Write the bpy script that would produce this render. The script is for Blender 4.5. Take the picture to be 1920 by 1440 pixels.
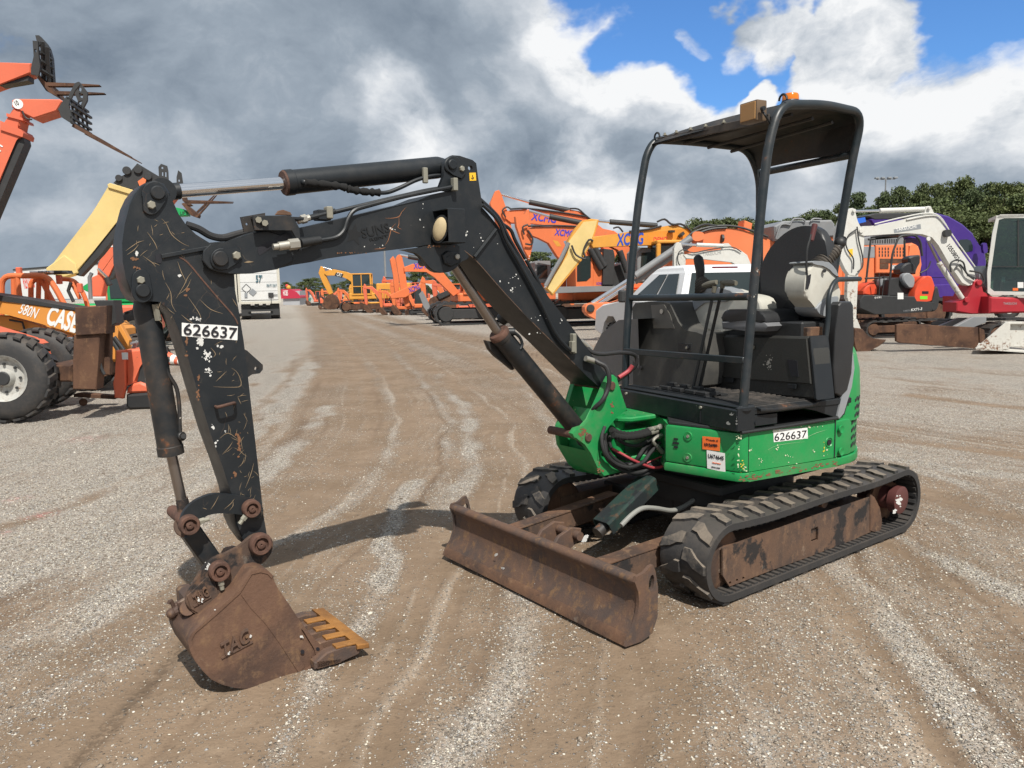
import bpy, bmesh, math, random
import numpy as np
from math import radians, degrees, sin, cos, tan, atan, atan2, pi, sqrt
from mathutils import Vector, Matrix, noise
from mathutils.geometry import tessellate_polygon

for o in list(bpy.data.objects):
    bpy.data.objects.remove(o)
SC = bpy.context.scene
COL = SC.collection

# ---------------------------------------------------------------- camera
FPX, CAMH = 1442.0, 1.6
PITCH, ROLL = atan((720 - 541) / FPX), radians(1.2)
_F = Vector((0, cos(PITCH), -sin(PITCH))); _R = Vector((1, 0, 0)); _U = _R.cross(_F)
CR = _R * cos(ROLL) - _U * sin(ROLL); CU = _R * sin(ROLL) + _U * cos(ROLL); CF = _F
EYE = Vector((0, 0, CAMH))
cam_data = bpy.data.cameras.new('camera'); cam = bpy.data.objects.new('camera', cam_data); COL.objects.link(cam)
cam_data.sensor_width = 36.0; cam_data.lens = 36.0 * FPX / 1920.0
cam_data.clip_start = 0.05; cam_data.clip_end = 3000
cam.matrix_world = Matrix(((CR.x, CU.x, -CF.x, EYE.x), (CR.y, CU.y, -CF.y, EYE.y), (CR.z, CU.z, -CF.z, EYE.z), (0, 0, 0, 1)))
SC.camera = cam

# ---------------------------------------------------------------- light
SUN = Vector((0.247, -0.74, 1.0)).normalized()
sun_d = bpy.data.lights.new('sun', 'SUN'); sun_d.energy = 4.9; sun_d.angle = radians(0.55); sun_d.color = (1.0, 0.95, 0.87)
sun = bpy.data.objects.new('sun', sun_d); COL.objects.link(sun)
sun.rotation_euler = SUN.to_track_quat('Z', 'Y').to_euler()
sun.location = (0, 0, 30)
vs = SC.view_settings
vs.view_transform = 'Standard'; vs.look = 'None'; vs.gamma = 1.0; vs.use_curve_mapping = False; vs.exposure = 0.12
SC.render.resolution_x = 1024; SC.render.resolution_y = 768

# ---------------------------------------------------------------- node helper
class NT:
    """tiny wrapper to write node graphs compactly"""
    def __init__(s, tree): s.t = tree; s.n = tree.nodes; s.l = tree.links; s.n.clear()
    def new(s, typ, **kw):
        n = s.n.new(typ)
        for k, v in kw.items():
            setattr(n, k, v)
        return n
    def put(s, sock, v):
        if v is None: return
        if hasattr(v, 'is_output') or isinstance(v, bpy.types.NodeSocket): s.l.new(v, sock)
        else: sock.default_value = v
    def math(s, op, a, b=None, c=None, clamp=False):
        n = s.new('ShaderNodeMath', operation=op, use_clamp=clamp)
        for i, v in enumerate((a, b, c)): s.put(n.inputs[i], v)
        return n.outputs[0]
    def vmath(s, op, a, b=None, scale=None):
        n = s.new('ShaderNodeVectorMath', operation=op)
        s.put(n.inputs[0], a); s.put(n.inputs[1], b)
        if scale is not None: s.put(n.inputs['Scale'], scale)
        return n.outputs['Value'] if op in ('DOT_PRODUCT', 'LENGTH', 'DISTANCE') else n.outputs[0]
    def mix(s, f, a, b, typ='RGBA', blend='MIX'):
        n = s.new('ShaderNodeMix', data_type=typ)
        if typ == 'RGBA': n.blend_type = blend; ia, ib, out = n.inputs[6], n.inputs[7], n.outputs[2]
        else: ia, ib, out = n.inputs[2], n.inputs[3], n.outputs[0]
        s.put(n.inputs[0], f); s.put(ia, a if not isinstance(a, tuple) or len(a) == 4 else (*a, 1)); s.put(ib, b if not isinstance(b, tuple) or len(b) == 4 else (*b, 1))
        return out
    def noise(s, vec, scale, detail=4, rough=0.55, dist=0.0, out=0):
        n = s.new('ShaderNodeTexNoise'); s.put(n.inputs['Vector'], vec)
        n.inputs['Scale'].default_value = scale; n.inputs['Detail'].default_value = detail
        n.inputs['Roughness'].default_value = rough; n.inputs['Distortion'].default_value = dist
        return n.outputs[out]
    def voro(s, vec, scale, feature='F1', out='Distance', rnd=1.0):
        n = s.new('ShaderNodeTexVoronoi', feature=feature); s.put(n.inputs['Vector'], vec)
        n.inputs['Scale'].default_value = scale; n.inputs['Randomness'].default_value = rnd
        return n.outputs[out]
    def ss(s, v, a, b, lo=0.0, hi=1.0):
        n = s.new('ShaderNodeMapRange', interpolation_type='SMOOTHSTEP')
        s.put(n.inputs[0], v)
        for i, x in enumerate((a, b, lo, hi)): s.put(n.inputs[i + 1], x)
        return n.outputs[0]
    def scale(s, vec, xyz):
        n = s.new('ShaderNodeMapping'); s.put(n.inputs[0], vec); n.inputs['Scale'].default_value = xyz
        return n.outputs[0]

# ---------------------------------------------------------------- world: sky and clouds by direction
def build_world():
    w = bpy.data.worlds.new('World'); SC.world = w; w.use_nodes = True
    T = NT(w.node_tree)
    out = T.new('ShaderNodeOutputWorld')
    sky = T.new('ShaderNodeTexSky'); sky.sky_type = 'NISHITA'; sky.sun_disc = False
    sky.sun_elevation = math.asin(SUN.z); sky.sun_rotation = atan2(SUN.x, SUN.y)
    sky.air_density = 1.0; sky.dust_density = 0.6; sky.ozone_density = 3.0
    bg1 = T.new('ShaderNodeBackground'); T.l.new(T.mix(1.0, sky.outputs[0], (0.46, 0.72, 1.0, 1), blend='MULTIPLY'), bg1.inputs[0]); bg1.inputs[1].default_value = 0.15
    d = T.vmath('NORMALIZE', T.new('ShaderNodeTexCoord').outputs['Generated'])
    sep = T.new('ShaderNodeSeparateXYZ'); T.l.new(d, sep.inputs[0]); z = sep.outputs[2]
    # billowing masses: isotropic in direction, slightly flattened
    p = T.scale(d, (1.9, 1.9, 2.7))
    warp = T.vmath('SUBTRACT', T.noise(p, 1.7, 6, 0.55, out=1), (0.5, 0.5, 0.5))
    pw = T.vmath('ADD', p, T.vmath('SCALE', warp, scale=0.30))
    def field(q): return T.noise(q, 2.3, 12, 0.61)
    n0 = field(pw)
    n1 = field(T.vmath('ADD', pw, (0.05, -0.06, 0.17)))
    big = T.noise(pw, 1.2, 3, 0.5)
    pd = T.vmath('NORMALIZE', T.vmath('ADD', d, T.vmath('SCALE', warp, scale=0.27)))
    def blob(x, y, r0, r1):           # a wide soft region of the sky, by direction
        v = (CF + CR * ((x - 960) / FPX) - CU * ((y - 720) / FPX)).normalized()
        dt = T.vmath('DOT_PRODUCT', pd, tuple(v))
        return T.ss(dt, cos(radians(r1)), cos(radians(r0)))
    def union(L):
        o = None
        for a, k in L:
            b = T.math('MULTIPLY', blob(*a), k); o = b if o is None else T.math('MAXIMUM', o, b)
        return o
    blue = union([((1262, 30, 1, 5.5), 1), ((1350, 100, 1, 5), 1), ((1440, 125, 1, 5), 1), ((1515, 130, 1, 4), 1), ((1650, -70, 2, 7), 1), ((1850, -50, 1, 6), 1), ((1230, -120, 2, 8), 1), ((1900, -250, 5, 14), .8), ((1500, -400, 5, 16), .8)])
    keep = union([((1438, 182, 0, 2.6), 1.1), ((1345, 60, 0, 2.2), .55), ((1430, 50, 0, 3.2), .75), ((1590, 60, 1, 4.6), 1.1), ((1268, 55, 0, 1.4), .5), ((1370, 20, 0, 2.5), .6), ((1480, 130, 0, 1.4), .4)])
    blue = T.math('SUBTRACT', blue, keep)
    cov = T.math('SUBTRACT', T.math('MULTIPLY', n0, 1.5), blue)
    cov = T.ss(cov, 0.06, 0.44)
    dark = union([((150, 300, 4, 24), .50), ((60, 540, 3, 20), .5), ((420, 60, 2, 13), .70), ((620, 90, 2, 12), .85), ((780, 120, 1, 7), .75), ((930, 80, 1, 6), .45), ((990, 240, 1, 7), .62), ((860, 190, 1, 6), .5), ((1400, 320, 1, 8), .5), ((1260, 290, 1, 6), .45), ((600, 500, 2, 14), .95), ((900, 480, 2, 10), .8),
                 ((1180, 270, 1, 4), .3), ((1780, 300, 1, 8), .18), ((1620, 280, 1, 5), .3), ((400, -250, 8, 26), .8), ((420, 420, 2, 14), .6), ((1550, 400, 1, 7), .3), ((-600, 300, 10, 40), .5), ((2600, 300, 10, 40), .2)])
    lite = union([((1230, 130, 1, 6), 1.15), ((1130, 90, 1, 5), .75), ((1290, 190, 0, 4), .9), ((715, 235, 0, 5), .75), ((780, 290, 0, 4), .4), ((1640, 140, 2, 8), .95), ((1850, 150, 1, 7), .85), ((1720, 220, 1, 5), .6), ((1070, 320, 1, 5), .85), ((1120, 370, 0, 4), .7), ((640, 190, 0, 4), .35),
                 ((30, 10, 1, 6), .3), ((240, 120, 1, 8), .18), ((1440, 185, 0, 3), 1.2), ((560, 260, 1, 7), .25), ((1430, 50, 0, 4), .9), ((1560, 60, 0, 5), .8), ((1040, 180, 1, 5), .35), ((1330, 400, 0, 5), .4), ((1900, 270, 1, 4), .5), ((900, 320, 1, 6), .35)])
    relief = T.math('MULTIPLY', T.math('SUBTRACT', n0, n1), T.math('ADD', T.math('SUBTRACT', 0.95, T.math('MULTIPLY', dark, 0.55)), T.math('MULTIPLY', lite, 1.2)))
    lum = T.math('ADD', T.math('ADD', 0.655, relief), T.math('MULTIPLY', T.math('SUBTRACT', big, 0.5), 0.45))
    lum = T.math('ADD', lum, T.math('MULTIPLY', T.math('SUBTRACT', n0, 0.5), 0.35))
    lum = T.math('ADD', T.math('SUBTRACT', lum, T.math('MULTIPLY', dark, 0.31)), T.math('MULTIPLY', lite, 0.38), clamp=True)
    ramp = T.new('ShaderNodeValToRGB'); T.l.new(lum, ramp.inputs[0])
    cr = ramp.color_ramp
    cr.elements[0].position = 0.0; cr.elements[0].color = (0.098, 0.130, 0.175, 1)
    cr.elements[1].position = 1.0; cr.elements[1].color = (0.86, 0.87, 0.88, 1)
    for pos, c in ((0.25, (0.170, 0.215, 0.275, 1)), (0.5, (0.305, 0.360, 0.425, 1)), (0.75, (0.56, 0.60, 0.65, 1))):
        e = cr.elements.new(pos); e.color = c
    bg2 = T.new('ShaderNodeBackground'); T.l.new(ramp.outputs[0], bg2.inputs[0]); bg2.inputs[1].default_value = 1.0
    mx = T.new('ShaderNodeMixShader'); T.l.new(cov, mx.inputs[0]); T.l.new(bg1.outputs[0], mx.inputs[1]); T.l.new(bg2.outputs[0], mx.inputs[2])
    T.l.new(mx.outputs[0], out.inputs[0])
    w.cycles.sampling_method = 'MANUAL'; w.cycles.sample_map_resolution = 512
build_world()

# ---------------------------------------------------------------- pixel rays onto real planes
def ray(x, y): return CF + CR * ((x - 960) / FPX) - CU * ((y - 720) / FPX)
def onz(x, y, z=0.0):
    d = ray(x, y); return EYE + d * ((z - CAMH) / d.z)
class Plane:
    """vertical plane through P with heading `ang` (degrees); normal n points to the near side"""
    def __init__(s, P, ang, off=0.0):
        a = radians(ang); s.u = Vector((cos(a), sin(a), 0)); s.n = Vector((sin(a), -cos(a), 0)); s.P = Vector(P) + s.n * off; s.ang = ang
    def at(s, x, y, off=0.0):
        d = ray(x, y); return EYE + d * ((s.P + s.n * off - EYE).dot(s.n) / d.dot(s.n))
    def shift(s, off): return Plane(s.P, s.ang, off)
    def w(s, u, z, off=0.0): return s.P + s.u * u + s.n * off + Vector((0, 0, z - s.P.z))
    def uz(s, p): return ((p - s.P).dot(s.u), p.z)

# ---------------------------------------------------------------- mesh builder
WL = {}
SPLIT = set('bolt mud_flap track_wheel placard landing_gear pipe_clamp vent_slot mirror tail_light door_seam door_handle weld_seam guard_plate bolt_hole wheel_nut hub mat_rib roof_rib panel_seam lamp_head bracket_pin roller coupler_crossbar locking_jaw locking_lever bolt_recess beacon chassis seat frame_core hydraulic_pipe hydraulic_cylinder'.split())
class MB:
    def __init__(s): s.b = bmesh.new()
    def prism(s, pts, d, holes=(), bev=0.0, seg=1, d0=None):
        """polygon (3D points in one plane) extruded by vector d; d0 = shift of the first face"""
        pts = [Vector(p) + (d0 or Vector()) for p in pts]
        holes = [[Vector(p) + (d0 or Vector()) for p in h] for h in holes]
        b = s.b
        loops = [pts] + holes
        va = [[b.verts.new(p) for p in L] for L in loops]; vb = [[b.verts.new(p + d) for p in L] for L in loops]
        fs = []
        if holes:
            fa = [v for L in va for v in L]; fb = [v for L in vb for v in L]
            for t in tessellate_polygon(loops):
                try: b.faces.new([fa[i] for i in t]); b.faces.new([fb[i] for i in reversed(t)])
                except ValueError: pass
        else:
            fs.append(b.faces.new(va[0])); fs.append(b.faces.new(list(reversed(vb[0]))))
        for A, B in zip(va, vb):
            n = len(A)
            for i in range(n):
                j = (i + 1) % n
                fs.append(b.faces.new((A[i], B[i], B[j], A[j])))
        if bev and not holes:
            es = {e for f in fs[:2] for e in f.edges}
            bmesh.ops.bevel(b, geom=list(es), offset=bev, segments=seg, profile=0.6, affect='EDGES', clamp_overlap=True)
        return s
    def box(s, c, x, y, z, bev=0.0, seg=1):
        """centre c and three half-extent vectors"""
        c, x, y, z = Vector(c), Vector(x), Vector(y), Vector(z)
        v = [s.b.verts.new(c + x * i + y * j + z * k) for i in (-1, 1) for j in (-1, 1) for k in (-1, 1)]
        fs = [s.b.faces.new([v[i] for i in q]) for q in ((0, 1, 3, 2), (4, 6, 7, 5), (0, 4, 5, 1), (2, 3, 7, 6), (0, 2, 6, 4), (1, 5, 7, 3))]
        if bev:
            bmesh.ops.bevel(s.b, geom=list({e for f in fs for e in f.edges}), offset=bev, segments=seg, profile=0.6, affect='EDGES', clamp_overlap=True)
        return s
    def cyl(s, a, b, r0, r1=None, n=20, caps=True, bev=0.0):
        a, b = Vector(a), Vector(b); r1 = r0 if r1 is None else r1
        ax = (b - a).normalized(); t = ax.orthogonal().normalized(); q = ax.cross(t)
        st = [(a, r0), (b, r1)]
        if bev: st = [(a, r0 - bev), (a + ax * bev, r0), (b - ax * bev, r1), (b, r1 - bev)]
        rings = [[s.b.verts.new(c + (t * cos(2 * pi * i / n) + q * sin(2 * pi * i / n)) * r) for i in range(n)] for c, r in st]
        for A, B in zip(rings, rings[1:]):
            for i in range(n): s.b.faces.new((A[i], A[(i + 1) % n], B[(i + 1) % n], B[i]))
        if caps: s.b.faces.new(list(reversed(rings[0]))); s.b.faces.new(rings[-1])
        return s
    def lathe(s, a, ax, prof, n=24, caps=True):
        """prof: list of (distance along axis, radius)"""
        a, ax = Vector(a), Vector(ax).normalized(); t = ax.orthogonal().normalized(); q = ax.cross(t)
        rings = [[s.b.verts.new(a + ax * h + (t * cos(2 * pi * i / n) + q * sin(2 * pi * i / n)) * max(r, 1e-4)) for i in range(n)] for h, r in prof]
        for A, B in zip(rings, rings[1:]):
            for i in range(n): s.b.faces.new((A[i], A[(i + 1) % n], B[(i + 1) % n], B[i]))
        if caps: s.b.faces.new(list(reversed(rings[0]))); s.b.faces.new(rings[-1])
        return s
    def tube(s, pts, r, n=10, smooth=0, flat=None, rfun=None):
        pts = [Vector(p) for p in pts]
        if smooth: pts = catmull(pts, smooth)
        T = []
        for i in range(len(pts)):
            T.append((pts[min(i + 1, len(pts) - 1)] - pts[max(i - 1, 0)]).normalized())
        up = T[0].orthogonal().normalized(); rings = []
        for i, (p, t) in enumerate(zip(pts, T)):
            up = (up - t * up.dot(t)).normalized(); q = t.cross(up)
            rr = r * (rfun(i / (len(pts) - 1)) if rfun else 1)
            rings.append([s.b.verts.new(p + (up * cos(2 * pi * k / n) + q * sin(2 * pi * k / n)) * rr) for k in range(n)])
        for A, B in zip(rings, rings[1:]):
            for i in range(n): s.b.faces.new((A[i], A[(i + 1) % n], B[(i + 1) % n], B[i]))
        s.b.faces.new(list(reversed(rings[0]))); s.b.faces.new(rings[-1])
        return s
    def quad(s, a, b, c, d): s.b.faces.new([s.b.verts.new(Vector(p)) for p in (a, b, c, d)]); return s
    def ball(s, c, r, sub=2, sc=(1, 1, 1)):
        m = Matrix.Translation(Vector(c)) @ Matrix.Diagonal((r * sc[0], r * sc[1], r * sc[2], 1))
        bmesh.ops.create_icosphere(s.b, subdivisions=sub, radius=1, matrix=m); return s
    def build(s, name, mat, parent=None, ang=35, label=None, smooth=True, wn=False):
        b = s.b; bmesh.ops.recalc_face_normals(b, faces=b.faces)
        if name in SPLIT:
            seen, isl = set(), []
            for v in b.verts:
                if v in seen: continue
                st, g = [v], []
                seen.add(v)
                while st:
                    q = st.pop(); g.append(q)
                    for e in q.link_edges:
                        w = e.other_vert(q)
                        if w not in seen: seen.add(w); st.append(w)
                isl.append(g)
            if 1 < len(isl) < 60:
                out = None
                for g in isl:
                    ix = {v: i for i, v in enumerate(g)}; fs = {f for v in g for f in v.link_faces}
                    me = bpy.data.meshes.new(name); me.from_pydata([v.co[:] for v in g], [], [[ix[v] for v in f.verts] for f in fs]); me.update()
                    out = link(name, me, mat, parent, ang, label, smooth)
                b.free(); return out
        me = bpy.data.meshes.new(name)
        b.to_mesh(me); b.free()
        return link(name, me, mat, parent, ang, label, smooth)
def link(name, me, mat, parent=None, ang=35, label=None, smooth=True):
    n = len(me.vertices); co = np.empty(n * 3, 'f'); me.vertices.foreach_get('co', co); co = co.reshape(-1, 3)
    c = (co.min(0) + co.max(0)) / 2; co -= c; me.vertices.foreach_set('co', co.ravel())
    if smooth:
        me.polygons.foreach_set('use_smooth', [True] * len(me.polygons)); me.set_sharp_from_angle(angle=radians(ang))
    me.materials.append(mat)
    o = bpy.data.objects.new(name, me); COL.objects.link(o)
    if name in ('scratch_mark', 'rust_patch', 'paint_mark'): o['kind'] = 'stuff'
    W = Vector([float(v) for v in c]); WL[o.name] = W
    if parent is not None:
        o.parent = parent; o.location = W - WL[parent.name]
    else: o.location = W
    if label: o['label'] = label
    return o
def catmull(P, k):
    out = []; n = len(P)
    for i in range(n - 1):
        a, b, c, d = P[max(i - 1, 0)], P[i], P[i + 1], P[min(i + 2, n - 1)]
        for j in range(k):
            t = j / k
            out.append(0.5 * ((2 * b) + (c - a) * t + (2 * a - 5 * b + 4 * c - d) * t * t + (3 * b - a - 3 * c + d) * t ** 3))
    out.append(P[-1]); return out
def fillet(P, r, k=6):
    """round the inner corners of a polyline"""
    P = [Vector(p) for p in P]; out = [P[0]]
    for i in range(1, len(P) - 1):
        a, b, c = P[i - 1], P[i], P[i + 1]
        rr = min(r, (a - b).length * .49, (c - b).length * .49)
        p0 = b + (a - b).normalized() * rr; p1 = b + (c - b).normalized() * rr
        for j in range(k + 1):
            t = j / k; out.append(p0 * (1 - t) ** 2 + b * 2 * t * (1 - t) + p1 * t * t)
    out.append(P[-1]); return out
def thing(name, label, cat, loc, group=None):
    o = bpy.data.objects.new(name, None); COL.objects.link(o); o.empty_display_size = .2
    o.location = Vector(loc); WL[o.name] = Vector(loc); o['label'] = label; o['category'] = cat
    if group: o['group'] = group
    return o
def tag(o, label, cat, group=None):
    o['label'] = label; o['category'] = cat
    if group: o['group'] = group
    return o
def struct(o): o['kind'] = 'structure'; return o
def copy_tree(o, parent=None):
    c = o.copy(); COL.objects.link(c); WL[c.name] = WL[o.name].copy()
    if parent is not None: c.parent = parent
    for ch in list(o.children): copy_tree(ch, c)
    return c
def text(txt, plane, x0, y0, x1, y1, h, mat, parent, off=0.0, depth=0.0012, shear=0.0, name='lettering', bold=0.014, h_px=None):
    """flat lettering on a plane, from baseline pixel (x0,y0) to (x1,y1); h = cap height in metres"""
    a = plane.at(x0, y0, off); b = plane.at(x1, y1, off)
    return text3(txt, a, b, plane.n, h, mat, parent, depth, shear, name, bold)
def text3(txt, a, b, nrm, h, mat, parent, depth=0.0012, shear=0.0, name='lettering', bold=0.0):
    cu = bpy.data.curves.new('t', 'FONT'); cu.body = txt; cu.shear = shear; cu.extrude = depth / 2; cu.offset = 0; cu.resolution_u = 3
    to = bpy.data.objects.new('t', cu); COL.objects.link(to)
    dg = bpy.context.evaluated_depsgraph_get(); me = bpy.data.meshes.new_from_object(to.evaluated_get(dg))
    bpy.data.objects.remove(to)
    n = len(me.vertices); co = np.empty(n * 3, 'f'); me.vertices.foreach_get('co', co); co = co.reshape(-1, 3)
    mn, mx = co.min(0), co.max(0)
    if bold:                                    # heavier strokes: shifted copies, each a hair above the last
        F = [list(p.vertices) for p in me.polygons]; V, Q = [], []
        for i, (dx, dy) in enumerate(((0, 0), (bold, 0), (-bold, 0), (0, bold), (0, -bold))):
            V.append(co + np.array([dx, dy, depth * .25 * i], 'f')); Q += [[v + n * i for v in f] for f in F]
        bpy.data.meshes.remove(me); me = bpy.data.meshes.new('t'); co = np.concatenate(V); n = len(co); me.from_pydata(co.tolist(), [], Q)
    X = (b - a); Z = nrm.normalized(); Y = Z.cross(X.normalized())
    sx = X.length / (mx[0] - mn[0]); sy = h / 0.70
    L = np.outer((co[:, 0] - mn[0]) * sx, np.array(X.normalized())) + np.outer(co[:, 1] * sy, np.array(Y)) + np.outer((co[:, 2] + depth / 2), np.array(Z)) + np.array(a)
    me.vertices.foreach_set('co', L.astype('f').ravel()); me.update()
    return link(name, me, mat, parent, smooth=False)
# ---------------------------------------------------------------- materials
MATS = {}
def _mat(name):
    m = bpy.data.materials.new(name); m.use_nodes = True; T = NT(m.node_tree)
    out = T.new('ShaderNodeOutputMaterial'); bs = T.new('ShaderNodeBsdfPrincipled'); T.l.new(bs.outputs[0], out.inputs[0])
    return m, T, bs
def pos(T):
    return T.new('ShaderNodeNewGeometry').outputs['Position']
def bump(T, bs, h, strength=0.3, dist=0.01):
    b = T.new('ShaderNodeBump'); T.put(b.inputs['Height'], h); b.inputs['Strength'].default_value = strength; b.inputs['Distance'].default_value = dist
    T.l.new(b.outputs[0], bs.inputs['Normal'])
def paint(name, col, rough=0.45, rust=0.0, chip=0.0, chipcol=(0.55, 0.52, 0.45), scr=0.0, dirt=0.25, s=1.0, dirtcol=(0.20, 0.16, 0.12), metal=0.0, edge=0.0, spec=0.5):
    if name in MATS: return MATS[name]
    m, T, bs = _mat(name); P = pos(T)
    n1 = T.noise(P, 3.0 * s, 6, 0.6); n2 = T.noise(P, 14 * s, 6, 0.65); n3 = T.noise(P, 60 * s, 3, 0.5)
    c = T.mix(T.math('MULTIPLY', T.ss(n1, .35, .7), .5), tuple(x * .86 for x in col), tuple(min(1, x * 1.12) for x in col))
    r = T.math('ADD', rough, T.math('MULTIPLY', n2, 0.18))
    if dirt:
        d = T.math('MULTIPLY', T.ss(T.math('ADD', T.math('MULTIPLY', n1, .6), T.math('MULTIPLY', n2, .5)), .48, .72), dirt)
        c = T.mix(d, c, dirtcol); r = T.math('ADD', r, T.math('MULTIPLY', d, .3))
    if scr:
        wv = T.vmath('ADD', P, T.vmath('SCALE', T.vmath('SUBTRACT', T.noise(P, 5 * s, 3, .6, out=1), (.5, .5, .5)), scale=.16 / s))
        for sc, th, k in ((6.5, .006, 1.0), (16, .010, .7)):
            v = T.voro(wv, sc * s, 'DISTANCE_TO_EDGE')
            mk = T.math('MULTIPLY', T.ss(v, th, th * .3), T.ss(T.noise(P, (7 if sc < 9 else 11) * s, 2, .5), .56 - .06 * scr, .66 - .04 * scr))
            c = T.mix(T.math('MULTIPLY', mk, min(1, .85 * scr * k)), c, T.mix(T.ss(n2, .4, .6), (.24, .10, .04), (.34, .26, .16)))
    if rust:
        rm = T.ss(T.math('ADD', T.math('MULTIPLY', n1, .55), T.math('MULTIPLY', n2, .6)), .72 - .25 * rust, .80 - .18 * rust)
        rc = T.mix(T.ss(n3, .35, .65), (.085, .030, .014), (.22, .085, .032))
        c = T.mix(rm, c, rc); r = T.math('ADD', r, T.math('MULTIPLY', rm, .4))
    if chip:
        cm = T.ss(T.math('ADD', T.math('MULTIPLY', T.noise(P, 26 * s, 5, .7), .75), T.math('MULTIPLY', n1, .35)), .735 - .08 * chip, .75 - .08 * chip)
        c = T.mix(cm, c, chipcol)
    if False:
        g = T.new('ShaderNodeNewGeometry'); em = T.math('MULTIPLY', T.ss(g.outputs['Pointiness'], .53, .60), T.math('MULTIPLY', T.ss(n2, .35, .6), edge))
        c = T.mix(em, c, (.16, .07, .035))
    T.put(bs.inputs['Base Color'], c); T.put(bs.inputs['Roughness'], T.math('MINIMUM', r, 1.0)); bs.inputs['Metallic'].default_value = metal
    bs.inputs['Specular IOR Level'].default_value = spec
    bump(T, bs, T.math('ADD', n2, T.math('MULTIPLY', n3, .4)), .12, .004)
    MATS[name] = m; return m
def rusty(name, a=(.055, .028, .020), b=(.17, .075, .035), c3=(.26, .15, .085), rough=.78, black=0.0, pale=.25, s=1.0, metal=.15):
    if name in MATS: return MATS[name]
    m, T, bs = _mat(name); P = pos(T)
    n1 = T.noise(P, 4 * s, 8, .62, .4); n2 = T.noise(P, 22 * s, 6, .68); n3 = T.noise(P, 110 * s, 3, .6)
    st = T.noise(T.scale(P, (9, 9, 1.6)), 3 * s, 5, .6)
    c = T.mix(T.ss(n1, .36, .62), a, b)
    c = T.mix(T.math('MULTIPLY', T.ss(T.math('ADD', T.math('MULTIPLY', n2, .6), T.math('MULTIPLY', st, .4)), .50, .66), .75), c, c3)
    if black: c = T.mix(T.math('MULTIPLY', T.ss(T.noise(P, 6 * s, 7, .65), .62 - .3 * black, .68 - .25 * black), .92), c, (.012, .015, .018))
    if pale:
        c = T.mix(T.math('MULTIPLY', T.ss(T.math('ADD', T.math('MULTIPLY', n2, .5), T.math('MULTIPLY', T.noise(P, 9 * s, 4, .6), .5)), .60, .68), pale), c, (.42, .38, .32))
    c = T.mix(T.math('MULTIPLY', n3, .35), c, tuple(x * .4 for x in a))
    T.put(bs.inputs['Base Color'], c); T.put(bs.inputs['Roughness'], T.math('ADD', rough - .12, T.math('MULTIPLY', n2, .3))); bs.inputs['Metallic'].default_value = metal
    bump(T, bs, T.math('ADD', T.math('ADD', n1, n2), T.math('MULTIPLY', n3, .5)), .45, .006)
    MATS[name] = m; return m
def plain(name, col, rough=.5, metal=0.0, var=.12, s=1.0, bmp=0.0, spec=.5, trans=0.0):
    if name in MATS: return MATS[name]
    m, T, bs = _mat(name); P = pos(T); n = T.noise(P, 9 * s, 5, .6)
    T.put(bs.inputs['Base Color'], T.mix(n, tuple(x * (1 - var) for x in col), tuple(min(1, x * (1 + var)) for x in col)))
    T.put(bs.inputs['Roughness'], T.math('ADD', rough - .05, T.math('MULTIPLY', n, .12))); bs.inputs['Metallic'].default_value = metal
    bs.inputs['Specular IOR Level'].default_value = spec
    if trans: bs.inputs['Transmission Weight'].default_value = trans
    if bmp: bump(T, bs, T.noise(P, 80 * s, 4, .6), bmp, .003)
    MATS[name] = m; return m
def rubber(name, col=(.030, .030, .031), dust=.5, s=1.0, dustcol=(.155, .125, .098)):
    if name in MATS: return MATS[name]
    m, T, bs = _mat(name); P = pos(T)
    n1 = T.noise(P, 7 * s, 6, .6); n2 = T.noise(P, 45 * s, 4, .7)
    g = T.new('ShaderNodeNewGeometry'); sp = T.new('ShaderNodeSeparateXYZ'); T.l.new(g.outputs['Normal'], sp.inputs[0])
    up = T.math('ADD', T.math('MULTIPLY', T.math('MAXIMUM', sp.outputs[2], 0.0), .22), .0)
    dm = T.math('MULTIPLY', T.ss(T.math('ADD', T.math('ADD', T.math('MULTIPLY', n1, .6), T.math('MULTIPLY', n2, .35)), up), .42, .78), dust)
    T.put(bs.inputs['Base Color'], T.mix(dm, col, dustcol)); T.put(bs.inputs['Roughness'], T.math('ADD', .62, T.math('MULTIPLY', dm, .35)))
    bump(T, bs, T.math('ADD', n1, n2), .3, .005)
    MATS[name] = m; return m
def glass(name='dark_glass', col=(.02, .03, .03), rough=.04):
    if name in MATS: return MATS[name]
    m, T, bs = _mat(name); bs.inputs['Base Color'].default_value = (*col, 1); bs.inputs['Roughness'].default_value = rough
    bs.inputs['Specular IOR Level'].default_value = .8
    MATS[name] = m; return m
def clear_glass(name='window_glass', tint=(.55, .68, .63), op=.12):
    if name in MATS: return MATS[name]
    m = bpy.data.materials.new(name); m.use_nodes = True; T = NT(m.node_tree)
    out = T.new('ShaderNodeOutputMaterial'); tr = T.new('ShaderNodeBsdfTransparent'); tr.inputs[0].default_value = (*tint, 1)
    gl = T.new('ShaderNodeBsdfGlossy'); gl.inputs['Roughness'].default_value = .03; gl.inputs[0].default_value = (.9, .95, .95, 1)
    fr = T.new('ShaderNodeFresnel'); fr.inputs[0].default_value = 1.5
    df = T.new('ShaderNodeBsdfDiffuse'); df.inputs[0].default_value = (.16, .19, .17, 1)
    m1 = T.new('ShaderNodeMixShader'); m1.inputs[0].default_value = op; T.l.new(tr.outputs[0], m1.inputs[1]); T.l.new(df.outputs[0], m1.inputs[2])
    m2 = T.new('ShaderNodeMixShader'); T.l.new(T.math('ADD', fr.outputs[0], .04), m2.inputs[0]); T.l.new(m1.outputs[0], m2.inputs[1]); T.l.new(gl.outputs[0], m2.inputs[2])
    T.l.new(m2.outputs[0], out.inputs[0]); MATS[name] = m; return m

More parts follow.
